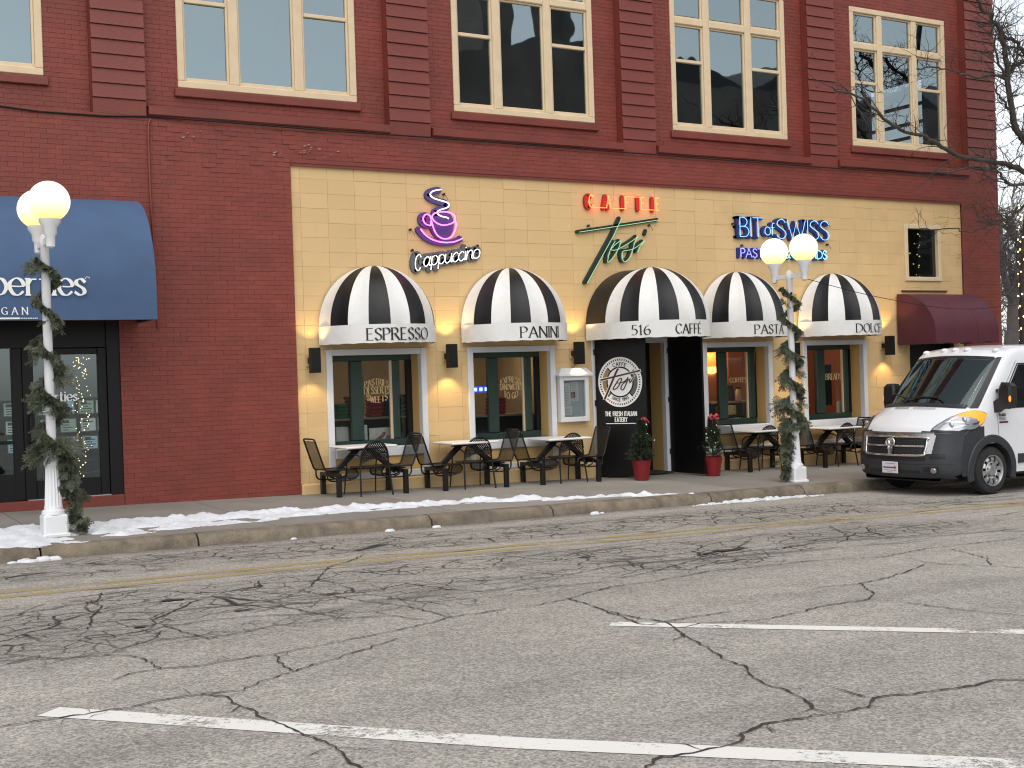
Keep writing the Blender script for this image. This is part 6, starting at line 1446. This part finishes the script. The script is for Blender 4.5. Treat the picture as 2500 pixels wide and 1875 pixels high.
# left flank: door window, seams, badge, mirror, arch flare
sp = lambda X, z, off=.004: (X, -(side_y(z)+off), z)
def sidepoly(mb, pts, off, m=0):
    n_ = len(pts); mb.add([sp(x, z, off) for x, z in pts], [tuple(range(n_))], m)
for sg in (-1, 1):
    s3 = lambda X, z, off=.004: (X, sg*(side_y(z)+off), z)
    mb = MB()
    for (a0, b0, a1, b1) in ((1.42, 1.50, 2.62, 1.39), ):
        zs_ = [1.36+.07*i for i in range(11)]
        fx = lambda z: 1.40+(z-1.36)*.78; bx = lambda z: 2.62
        vs = []; 
        for z in zs_:
            for i in range(9): X = fx(z)+(bx(z)-fx(z))*i/8; vs.append(s3(X, z, .006))
        mb.add(vs, [(k*9+i, k*9+i+1, (k+1)*9+i+1, (k+1)*9+i) for k in range(10) for i in range(8)])
    W_ = mb.build('side_window', sglass, VAN, smooth=60, recalc=False)
    mb = MB(); mb.tube([s3(fx(1.34)-.03, 1.345, .006), s3(fx(2.07)-.03, 2.075, .006), s3(2.63, 2.075, .006)], .012, 5); mb.tube([s3(1.74, 1.36, .010), s3(1.74, 1.36+.43, .010)], .012, 5); mb.build('seal', vblack, W_)
    mb = MB(); mb.tube([s3(1.36, .86, .002), s3(1.34, 1.1, .002), s3(1.33, 1.33, .002), s3(fx(1.7)-.09, 1.72, .002), s3(fx(2.1)-.08, 2.12, .002)], .0045, 4); mb.tube([s3(2.70, .42, .002), s3(2.70, 1.3, .002), s3(2.70, 2.13, .002)], .0045, 4); mb.tube([s3(2.8, 1.02, .002), s3(5.2, 1.02, .002)], .012, 4)
    mb.tube([s3(.56, .985, .003), s3(.70, 1.10, .003), s3(.84, 1.2, .003)], .004, 4); mb.build('door_seam', mat('seam_dark', (.10, .10, .105), .6), BODY)
    # mirror
    mb = MB(); sy = sg; P = lambda x, y, z: (x, sy*y, z+.13)
    mb.beam(P(1.34, .97, 1.24), P(1.34, 1.14, 1.34), .15, .16); mb.beam(P(1.38, .99, 1.52), P(1.36, 1.12, 1.54), .06, .05)
    hous = [(1.30, 1.10, 1.24), (1.27, 1.30, 1.235), (1.28, 1.335, 1.34), (1.29, 1.33, 1.60), (1.31, 1.27, 1.655), (1.32, 1.12, 1.66), (1.30, 1.075, 1.55), (1.29, 1.08, 1.34)]
    b2 = [(1.44, p[1]*.995 if p[1] < 1.2 else p[1]*.99, p[2]+(.012 if p[2] < 1.4 else -.012)) for p in hous]; fr_ = [(p[0]-.03, 1.2+(p[1]-1.2)*.72, 1.45+(p[2]-1.45)*.82) for p in hous]
    k = len(hous); mb.add([P(*p) for p in fr_]+[P(*p) for p in hous]+[P(*p) for p in b2], [tuple(range(k)), tuple(range(3*k-1, 2*k-1, -1))]+[(a*k+i, a*k+(i+1) % k, (a+1)*k+(i+1) % k, (a+1)*k+i) for a in (0, 1) for i in range(k)])
    mr_ = mb.build('mirror', vblack, VAN, smooth=30)
    mb = MB(); mb.sphere(P(1.285, 1.305, 1.39), .055, 12, 8, sx=.55, sy=.5, sz=1.35); mb.build('mirror_indicator', amber, mr_, smooth=80)
    # flare round the front wheel joining the bumper
    for hx in (HUBX, 4.25):
        mb = MB(); A = [math.radians(-16+212*i/40) for i in range(41)]; ri, ro = .445, .575
        f_ = lambda r, a, o: (hx+r*math.cos(a)*1.0, sg*(min(1.02, side_y(max(.3, HUBZ+r*math.sin(a))))+o), HUBZ+r*math.sin(a))
        def nose_in(p): 
            return p
        vs = []
        for a in A: vs += [f_(ro, a, .001), f_(ro-.012, a, .022), f_(ri+.03, a, .030), f_(ri, a, .022), (hx+(ri-.005)*math.cos(a), sg*.80, HUBZ+(ri-.005)*math.sin(a))]
        mb.add(vs, [(5*i+j_, 5*i+j_+1, 5*i+j_+6, 5*i+j_+5) for i in range(40) for j_ in range(4)])
        mb.build('wheel_arch', vdark, VAN, smooth=50, recalc=False)
        mb = MB(); mb.grid(lambda u, v: (hx+.45*math.cos(-.35+3.84*u), sg*(.55+.45*v), HUBZ+.45*math.sin(-.35+3.84*u)), 24, 2); mb.box(hx-.44, hx+.44, min(sg*.55, sg*.6), max(sg*.55, sg*.6), .3, .83); mb.build('wheel_well', vblack, VAN, recalc=False)
    mb = MB(); mb.box(1.80, 3.62, min(sg*1.0, sg*1.035), max(sg*1.0, sg*1.035), .47, .62); mb.build('side_moulding', vdark, VAN)
mb = MB(); bz = lambda u, v, k: sp(1.43+u*.66+.0, 1.155+v, .004+.0002*k)
flat_text(mb, 'RAM', .045, lambda u, v, k: sp(1.37+u, 1.24+v, .006+.0002*k), .34, .3, 10, .25, False, xs=1.25); flat_text(mb, '1500', .042, lambda u, v, k: sp(1.37+u, 1.18+v, .006+.0002*k), .2, .18, 10, .28, False, xs=1.2); mb.build('badge', mat('dark_badge', (.05, .05, .055), .4), BODY, recalc=False)
mb = MB(); mb.add([sp(1.37, 1.13, .005), sp(1.58, 1.13, .005), sp(1.58, 1.16, .005), sp(1.37, 1.16, .005)], [(0, 1, 2, 3)]); mb.build('badge_stripe', mat('dark_red_badge', (.16, .012, .02), .4), BODY, recalc=False)
# cab roof lamps
for y in (-.72, -.24, 0, .24, .72):
    s = 1.60; x, yy, z = body_pt(s, y, top_z(s)-.035*(y/.75)**2); mb = MB(); mb.sphere((x, yy, z), .055, 12, 8, sx=1.4, sy=1, sz=.75); mb.build('roof_lamp', mat('white_lamp_cover', (.7, .7, .69), .4), VAN, smooth=80)
# wheels
def wheel(x, y, sg):
    mb = MB(); w = .115
    mb.lathe([(.245, -w), (.30, -w-.006), (.355, -w+.012), (.378, -w+.045), (.385, -.05), (.385, .05), (.378, w-.045), (.355, w-.012), (.30, w+.006), (.245, w), (.242, .02), (.242, -w), (.245, -w)], n=48, caps=False); T = mb.build('wheel', tyre_m, VAN, smooth=35); T.rotation_euler = (PI/2 if sg < 0 else -PI/2, 0, 0); T.location = (x, y, HUBZ)
    mb = MB()
    for k in range(44):
        a = 2*PI*k/44
        for z in (-.07, -.025, .025, .07):
            r0_, r1_ = .384, .391; da = .045; o = .03*(z > 0)
            q = [(r*math.cos(t), r*math.sin(t), zz) for zz in (z-.017, z+.017) for r, t in ((r0_, a+o), (r1_, a+o), (r1_, a+o+da), (r0_, a+o+da))]
            mb.add(q, [(0, 1, 2, 3), (4, 5, 6, 7), (0, 1, 5, 4), (1, 2, 6, 5), (2, 3, 7, 6)])
    mb.build('tread', tyre_m, T)
    mb = MB(); mb.lathe([(.248, .118), (.250, .128), (.238, .128), (.228, .108), (.222, .085)], n=40, caps=False)
    n_ = 10      # pressed steel disc with ten openings
    for k in range(n_):
        a0 = 2*PI*k/n_; 
        for t0, t1 in ((.0, .62),):
            A0, A1 = a0+2*PI/n_*t0, a0+2*PI/n_*t1
            for r0_, r1_, z0, z1 in ((.135, .185, .098, .112), (.185, .225, .112, .088)):
                mb.add([(r*math.cos(a), r*math.sin(a), z) for r, a, z in ((r0_, A0, z0), (r1_, A0, z1), (r1_, A1, z1), (r0_, A1, z0))]+[(r*math.cos(a), r*math.sin(a), z-.03) for r, a, z in ((r0_, A0, z0), (r1_, A0, z1), (r1_, A1, z1), (r0_, A1, z0))], [(0, 1, 2, 3), (0, 1, 5, 4), (1, 2, 6, 5), (2, 3, 7, 6), (3, 0, 4, 7)])
    mb.lathe([(.136, .098), (.125, .105), (.10, .092), (.085, .10), (.075, .125), (.06, .13), (.0, .13)], n=30, caps=False); mb.build('rim', alloy, T, smooth=40)
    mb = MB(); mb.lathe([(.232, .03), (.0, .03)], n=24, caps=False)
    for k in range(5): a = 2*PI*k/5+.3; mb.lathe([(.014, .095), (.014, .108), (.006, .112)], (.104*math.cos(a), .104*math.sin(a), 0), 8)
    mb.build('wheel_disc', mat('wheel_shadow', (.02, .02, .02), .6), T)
for x in (HUBX, 4.25):
    for sg in (-1, 1): wheel(x, sg*.90, sg)
# cab interior seen through the windscreen
cabm = mat('cab_grey', (.045, .045, .047), .8)
mb = MB(); mb.bbox(.75, 1.30, -.90, .90, 1.05, 1.36, .04); mb.box(2.35, 2.42, -.95, .95, .5, 2.25); mb.box(.6, 2.4, -.93, .93, .55, .6); mb.build('dashboard', cabm, VAN)
for y in (-.48, .12, .55):
    mb = MB(); mb.bbox(1.95, 2.12, y-.22, y+.22, .9, 1.62, .05); mb.bbox(1.98, 2.08, y-.12, y+.12, 1.64, 1.84, .03); mb.bbox(1.45, 2.0, y-.22, y+.22, .85, 1.0, .04); mb.build('seat', cabm, VAN)
mb = MB(); c = Vector((1.42, -.48, 1.38)); mb.tube([c+Vector((.10*math.sin(a)*.6, .19*math.cos(a), .17*math.sin(a))) for a in [2*PI*k/24 for k in range(24)]], .015, 6, closed=True); mb.cyl(c, c+Vector((-.2, 0, -.12)), .04, .03, 8); mb.build('steering_wheel', vblack, VAN, smooth=60)
mb = MB(); mb.box(1.05, 1.22, -.10, .08, 1.365, 1.372); mb.build('paper', mat('pale_paper', (.5, .62, .72), .8), VAN)
mb = MB(); mb.sphere((.92, -.14, 1.37), .07, 12, 6, sz=.6, sx=.7, sy=1.5); mb.box(.88, .96, .18, .33, 1.365, 1.378); mb.build('note', mat('pale_yellow_note', (.7, .6, .25), .8), VAN)
# ------------------------------------------------------------------ bare trees on the right
def twig_tree(mb, P, r, R, depth, L):
    """grow a wandering side shoot"""
    n = 5; pts = [P[0]]; d = P[1].normalized()
    for i in range(n):
        d = (d+Vector((R.gauss(0, .22), R.gauss(0, .22), R.gauss(.04, .20)))).normalized(); pts.append(pts[-1]+d*L/n)
    mb.tube(pts, [max(.0022, r*(1-.8*i/n)) for i in range(n+1)], 4 if r < .012 else 5, caps=False)
    if depth > 0:
        for _ in range(R.choice((2, 3, 3))):
            i = R.randrange(1, n+1); b = pts[i]; base = (pts[i]-pts[i-1]).normalized()
            dd = (base*.6+Vector((R.gauss(0, .6), R.gauss(0, .6), R.gauss(.05, .55)))).normalized(); twig_tree(mb, (b, dd), r*.55, R, depth-1, L*R.uniform(.45, .75))
R = random.Random(4)
TR = thing('bare_tree', 'leafless street tree with branches reaching across the upper right windows and lights on its trunk', 'tree', (22.62, -1.5, gz(22.6, -1.5)))
o0 = Vector((-22.62, 1.5, -gz(22.6, -1.5)))
mb = MB(); tr = [Vector((22.62, -1.5, -.6)), Vector((22.60, -1.5, .6)), Vector((22.56, -1.5, 2.0)), Vector((22.60, -1.48, 3.2)), Vector((22.68, -1.5, 4.3)), Vector((22.86, -1.5, 5.2)), Vector((22.95, -1.5, 5.95))]
P = crom(tr, 5); mb.tube([p+o0 for p in P], [.24-.12*i/len(P)+.012*math.sin(i*2.1) for i in range(len(P))], 12)
top = [Vector((22.95, -1.5, 5.95)), Vector((23.2, -1.4, 7.0)), Vector((23.1, -1.3, 8.4)), Vector((23.4, -1.3, 10))]; P = crom(top, 4); mb.tube([p+o0 for p in P], [.11-.06*i/len(P) for i in range(len(P))], 8)
mb.build('trunk', M['wood'], TR, smooth=60)
limb = MB(); twg = MB()
for r0_, r1_, pts in LIMBS:
    P = crom(pts, 4); N2 = len(P); jig = [p+Vector((R.gauss(0, .01), R.gauss(0, .03), R.gauss(0, .01))) for p in P]
    limb.tube([p+o0 for p in jig], [r0_+(r1_-r0_)*i/(N2-1) for i in range(N2)], 6)
    for i in range(1, N2):
        for _ in range(2 if r0_ > .025 else 1):
            if R.random() < (.78 if jig[i].x > 21.9 else .25):
                t = (jig[i]-jig[i-1]).normalized(); d = (t*.7+Vector((R.gauss(0, .7), R.gauss(0, .5), R.gauss(.1, .7)))).normalized()
                twig_tree(twg, (jig[i]+o0, d), min(.014, r1_*.8), R, 2, R.uniform(.3, .85))
limb.build('limb', M['wood'], TR, smooth=60); w_ = twg.build('twigs', M['wood'], TR, recalc=False); w_['kind'] = 'stuff'
t = thing('light_string', 'warm string lights wrapped round the bare street tree trunk', 'fairy lights', (22.6, -1.5, 0)); mb = MB(); wm = MB(); pts = []
for i in range(150):
    z = .4+4.6*i/150; a = i*.83; k = min(1, max(0, (z-3.2)/2.5)); p = Vector((.215*math.cos(a)+.10*k, .215*math.sin(a), z)); pts.append(p); mb.sphere(p*1.0, R.uniform(.010, .020), 6, 4)
wm.tube(pts, .003, 4); mb.build('bulb', emis('tree_bulb', (1, .72, .26), 4.5), t, kind='stuff'); wm.build('wire', M['black'], t)
BT = thing('far_tree', 'gnarled bare tree standing far behind the building corner', 'tree', (35.4, 9, -.7)); o1 = Vector((-35.4, -9, .7)); mb = MB(); tw = MB()
mb.tube([Vector((35.4, 9, -.8))+o1, Vector((35.3, 9, 1.2))+o1, Vector((35.42, 9, 2.67))+o1], [.34, .3, .27], 10)
for r, pts in BG:
    P = crom(pts, 4); mb.tube([p+o1 for p in P], [r*1.3*(1-.55*i/len(P)) for i in range(len(P))], 7)
    for i in range(1, len(P)):
        for _ in range(2): twig_tree(tw, (P[i]+o1, Vector((R.gauss(0, .8), R.gauss(0, .5), R.gauss(.5, .5)))), .02, R, 2, R.uniform(.5, 1.3))
mb.build('trunk', M['bark2'], BT, smooth=60); tw.build('twigs', M['bark2'], BT, recalc=False)
for i, (x, y, h, sd_) in enumerate([(58, 30, 9, 1), (70, 40, 11, 2), (50, 22, 8, 3), (82, 46, 12, 5)]):
    R2 = random.Random(sd_); t = thing('distant_tree', ['slim bare tree far beyond the corner, near the gnarled tree', 'tall bare tree far beyond the corner at the picture edge', 'short bare tree far beyond the corner behind the wall end', 'most distant bare tree beyond the corner'][i], 'tree', (x, y, -1)); mb = MB(); tw = MB()
    mb.tube([(0, 0, 0), (.1, 0, h*.3), (.3, 0, h*.65), (.2, 0, h)], [.3, .24, .14, .03], 7)
    for _ in range(46): z = h*R2.uniform(.25, .95); twig_tree(tw, (Vector((.2, 0, z)), Vector((R2.gauss(0, 1), R2.gauss(0, .6), R2.uniform(.2, 1)))), .05, R2, 2, h*R2.uniform(.15, .35))
    mb.build('trunk', M['bark2'], t); tw.build('crown', M['bark2'], t, recalc=False)

# ------------------------------------------------------------------ cafe interior
warm = mat('warm_cafe_wall', (.48, .37, .23), .8, var=.1, vscale=2); orange = mat('orange_cafe_wall', (.50, .19, .05), .8, var=.1, vscale=2)
mb = MB(); mb.box(7.25, 12.7, 3.4, 3.5, -.3, 2.7); mb.box(7.25, 7.3, .5, 3.4, -.3, 2.7); mb.box(12.62, 12.7, .57, 3.4, -.3, 2.7); mb.box(7.3, 12.62, .46, 3.4, 2.62, 2.7); bpart(mb, 'cafe_wall', warm)
mb = MB(); mb.box(14.42, 20.4, 3.4, 3.5, -.4, 2.7); mb.box(14.42, 14.5, .57, 3.4, -.4, 2.7); mb.box(20.3, 20.4, .1, 3.4, -.4, 2.7); mb.box(14.5, 20.3, .46, 3.4, 2.62, 2.7); bpart(mb, 'cafe_wall', orange)
mb = MB(); mb.box(7.2, 20.4, .46, 3.5, -.34, -.30); mb.box(12.7, 14.42, .6, 3.4, -.3, 2.7); bpart(mb, 'cafe_floor', mat('dark_cafe_floor', (.06, .04, .03), .6))
def plight(x, y, z, e, c=(1, .70, .38), r=.08):
    l = bpy.data.lights.new('room_light', 'POINT'); l.energy = e; l.color = c; l.shadow_soft_size = r; o = bpy.data.objects.new('room_light', l); COL.objects.link(o); o.location = (x, y, z)
def pendant(x, y, z, label, e):
    t = thing('pendant_lamp', label, 'lamp', (x, y, z), 'pendant lamps inside the cafe')
    mb = MB(); mb.lathe([(.19, 0), (.17, .03), (.06, .10), (.03, .14)], n=24, caps=False); mb.cyl((0, 0, .14), (0, 0, 2.6-z), .006, n=6); mb.build('shade', M['black'], t, smooth=40)
    mb = MB(); mb.lathe([(0, -.004), (.16, .0), (.16, .01), (0, .012)], n=20, caps=False); mb.sphere((0, 0, 0), .035, 10, 6); mb.build('bulb', emis('pendant_light', (1, .80, .50), 6), t)
    plight(x, y, z-.08, e)
pendant(9.30, 1.6, 2.12, 'black cone pendant lamp glowing inside the ESPRESSO window', 8); pendant(11.95, 2.0, 2.18, 'black cone pendant lamp glowing inside the PANINI window', 5)
t = thing('wall_sconce', 'glowing glass half bowl sconce on the orange wall inside the PASTA window', 'wall lamp', (16.62, 1.5, 1.78)); mb = MB()
mb.grid(lambda u, v: (.17*math.cos(PI*(.0+u))*math.cos(PI/2*v), -.17*math.sin(PI*u)*math.cos(PI/2*v), -.15*math.sin(PI/2*v)), 14, 8); mb.build('bowl', emis('sconce_glass', (1, .52, .12), 2.4), t, smooth=80, recalc=False); plight(16.62, 1.34, 2.05, 12, (1, .55, .2)); plight(18.5, 1.6, 2.2, 8, (1, .58, .25)); plight(15.6, 2.4, 2.3, 6, (1, .6, .28))
mb = MB(); mb.box(15.9, 17.1, 1.52, 1.6, -.3, 2.6); bpart(mb, 'cafe_wall', orange)
# display counters, shirts, boxes, posters
def boxthing(name, label, cat, x0, x1, y0, y1, z0, z1, m, group=None, c=.008):
    mb = MB(); mb.bbox(x0, x1, y0, y1, z0, z1, min(c, (x1-x0)/3, (y1-y0)/3, (z1-z0)/3)); o = mb.build(name, m); o['label'] = label; o['category'] = cat
    if group: o['group'] = group
    return o
shelfm = mat('beige_shelf', (.38, .31, .22), .6); cardb = mat('white_card_box', (.62, .60, .55), .7, var=.1, vscale=8); brownb = mat('brown_card', (.25, .15, .08), .8); greens = mat('green_cloth', (.03, .20, .06), .85, var=.2, vscale=14); darks = mat('dark_cloth', (.012, .016, .02), .85)
def shelf_unit(x0, x1, y0, y1, z, label):
    t = thing('display_shelf', label, 'shelf', ((x0+x1)/2, y0, -.3)); w = (x1-x0)/2
    mb = MB(); mb.bbox(-w, w, 0, y1-y0, z+.26, z+.30, .006); mb.build('board', shelfm, t)
    mb = MB(); mb.box(-w, -w+.05, .02, y1-y0, 0, z+.26); mb.box(w-.05, w, .02, y1-y0, 0, z+.26); mb.box(-w+.05, w-.05, y1-y0-.03, y1-y0, 0, z+.26); mb.build('support', M['black'], t)
shelf_unit(8.2, 9.9, 1.25, 1.75, 1.10, 'beige display shelf with folded shirts inside the ESPRESSO window'); shelf_unit(10.6, 12.4, 1.3, 1.7, 1.04, 'beige counter shelf inside the PANINI window'); shelf_unit(16.2, 17.6, 1.0, 1.4, 1.08, 'wooden shelf of jars inside the PASTA window')
def shirts(x, y, z, w, n, m, label):
    t = thing('shirt_pile', label, 'clothes', (x, y, z), 'folded shirts on the cafe shelf')
    for i in range(n):
        mb = MB(); o_ = rnd.uniform(-.015, .015); mb.bbox(-w/2+o_, w/2+o_, 0, .28, i*.062, i*.062+.058, .022); mb.build('shirt', m, t, smooth=60)
shirts(8.50, 1.30, 1.10, .20, 4, greens, 'pile of green folded shirts at the left of the cafe shelf'); shirts(8.73, 1.28, 1.10, .24, 6, M['redsolid'], 'pile of red folded shirts left of the green mullion'); shirts(9.12, 1.28, 1.10, .22, 5, M['redsolid'], 'pile of red folded shirts right of the green mullion'); shirts(9.48, 1.28, 1.10, .42, 6, darks, 'wide pile of dark folded shirts on the cafe shelf'); shirts(11.55, 1.32, 1.04, .30, 5, M['redsolid'], 'pile of red folded shirts inside the PANINI window')
boxthing('cake_box', 'white cake box standing low inside the left pane of the ESPRESSO window', 'box', 8.06, 8.28, .60, .85, .62, .98, cardb); boxthing('carton', 'brown carton beside the white cake box inside the ESPRESSO window', 'box', 7.95, 8.05, .62, .8, .62, .97, brownb)
boxthing('leaflet_stand', 'narrow white leaflet stand beside the sausage poster', 'stand', 8.52, 8.60, .56, .60, .66, 1.0, cardb)
t = thing('food_poster', 'white poster with brown loaves low in the ESPRESSO window', 'poster', (8.82, .58, .66)); mb = MB(); mb.box(-.18, .22, 0, .02, 0, .28); mb.build('sheet', cardb, t)
mb = MB(); mb.tube(crom([(-.08, -.004, .06), (.02, -.005, .12), (.10, -.004, .20)], 5), [.012]+[.028]*9+[.01], 8); mb.tube(crom([(.06, -.004, .03), (.13, -.005, .09), (.17, -.004, .15)], 5), [.012]+[.03]*9+[.01], 8); mb.build('loaf_picture', mat('baked_brown', (.20, .08, .04), .7), t, smooth=60)
t = thing('open_sign', 'small blue lit sign inside the PANINI window', 'sign', (10.95, 1.2, 1.50)); mb = MB(); mb.box(-.25, .40, 0, .03, -.05, .06); mb.build('panel', mat('blue_panel', (.01, .02, .12), .4, emit=(.02, .08, 1), es=.8), t); mb = MB(); [mb.box(-.2+.11*k, -.14+.11*k, -.006, -.002, -.025, .035) for k in range(6)]; mb.build('lit_block', emis('blue_led', (.3, .45, 1), 3), t)
boxthing('menu_board', 'dark menu board leaning inside the DOLCE window', 'board', 18.95, 19.35, .9, .94, .9, 1.75, M['black']); boxthing('notice', 'white notice low inside the DOLCE window', 'notice', 19.10, 19.36, .52, .53, .70, .98, cardb); boxthing('small_note', 'small pale note on the dark board inside the DOLCE window', 'notice', 18.96, 19.06, .86, .87, 1.10, 1.32, cardb)
t = thing('bakery_sign', 'black sign lettered BAKERY low inside the PASTA window', 'sign', (16.35, .54, .66)); mb = MB(); mb.box(-.22, .22, 0, .02, 0, .14); mb.build('panel', M['black'], t); mb = MB(); flat_text(mb, 'BAKERY', .075, lambda u, v, k: (u, -.004-.0002*k, .03+v), .2, .12, 10, .16, True, 0, .5); mb.build('lettering', M['whiteink'], t, recalc=False)
for i, (x, z, r, h, m, lb) in enumerate([(16.62, 1.08, .07, .2, cardb, 'white jar on the shelf inside the PASTA window, leftmost'), (16.82, 1.08, .08, .28, darks, 'tall dark jar on the shelf inside the PASTA window'), (17.02, 1.08, .06, .24, cardb, 'pale jar on the shelf inside the PASTA window, right of the dark jar')]):
    t = thing('jar', lb, 'jar', (x, 1.15, z), 'jars inside the PASTA window'); mb = MB(); mb.lathe([(r, 0), (r, h*.8), (r*.7, h*.9), (r*.7, h)], n=14); mb.build('body', m, t, smooth=40); mb = MB(); mb.lathe([(r*.78, h), (r*.78, h+.03)], n=14); mb.build('lid', M['black'], t, smooth=40)
boxthing('bread_crate', 'pale crate of bread low inside the left pane of the PASTA window', 'crate', 15.72, 15.95, .55, .8, .62, .84, cardb); boxthing('bread_basket', 'straw coloured bread basket below the jars inside the PASTA window', 'basket', 16.3, 16.62, .75, 1.0, .82, 1.0, mat('straw', (.42, .33, .10), .8, var=.5, vscale=20))
# ------------------------------------------------------------------ across the street, seen only in the reflections
oppm = mat('opposite_brick', (.15, .13, .12), .9, var=.3, vscale=.5); oppw = mat('opposite_stone', (.30, .29, .27), .9)
OP = thing('opposite_block', 'dark brick block across the street with gables and a bell tower', 'building', (45, -34, 0)); mb = MB()
mb.box(-10.4, 32, -12, 6, -1, 15.2); mb.prism([(-22.5, -1), (-10.6, -1), (-10.6, 16.6), (-16, 16.2), (-22.5, 14.2)], lambda u, v, t: (u, 6-18*t, v))
mb.build('wall', oppm, OP)
mb = MB()
for i in range(6):
    x = -10+7*i; h = [16.6, 17.3, 16.4, 17.6, 16.8, 17.4][i]; mb.prism([(x, 15.22), (x+6.9, 15.22), (x+3.45, h)], lambda u, v, t: (u, 5.8-17*t, v))
mb.build('roof', mat('slate_roof', (.05, .05, .055), .8), OP)
mb = MB(); 
for x, z0, z1 in ((-15, 16.0, 19.6),): mb.box(x-1.8, x-1.3, 2, 4.5, z0, z1); mb.box(x+1.3, x+1.8, 2, 4.5, z0, z1); mb.box(x-1.8, x+1.8, 2, 4.5, z1, z1+1.0)
mb.prism([(-17.1, 20.62), (-12.9, 20.62), (-15, 23)], lambda u, v, t: (u, 4.6-2.7*t, v)); mb.build('bell_tower', oppm, OP)
mb = MB()
for fl in range(4):
    for k in range(16): x = -17.5+3.1*k; mb.box(x, x+1.4, 5.98, 6.04, 1.2+3.1*fl, 3.2+3.1*fl)
mb.build('window', oppw, OP)
R3 = random.Random(8)
for i, (x, y, h) in enumerate([(30, -24, 11), (40, -25, 12), (52, -25, 11.5)]):
    t = thing('opposite_tree', ['bare tree across the street before the bell tower', 'bare tree across the street before the third gable', 'bare tree across the street before the far gables'][i], 'tree', (x, y, -.8)); mb = MB(); tw = MB()
    mb.tube([(0, 0, 0), (.1, 0, h*.3), (-.2, 0, h*.65), (.1, 0, h)], [.28, .22, .12, .03], 7)
    for _ in range(40): z = h*R3.uniform(.25, .95); twig_tree(tw, (Vector((0, 0, z)), Vector((R3.gauss(0, 1), R3.gauss(0, 1), R3.uniform(.2, 1)))), .05, R3, 2, h*R3.uniform(.15, .35))
    mb.build('trunk', M['wood'], t); tw.build('crown', M['wood'], t, recalc=False)
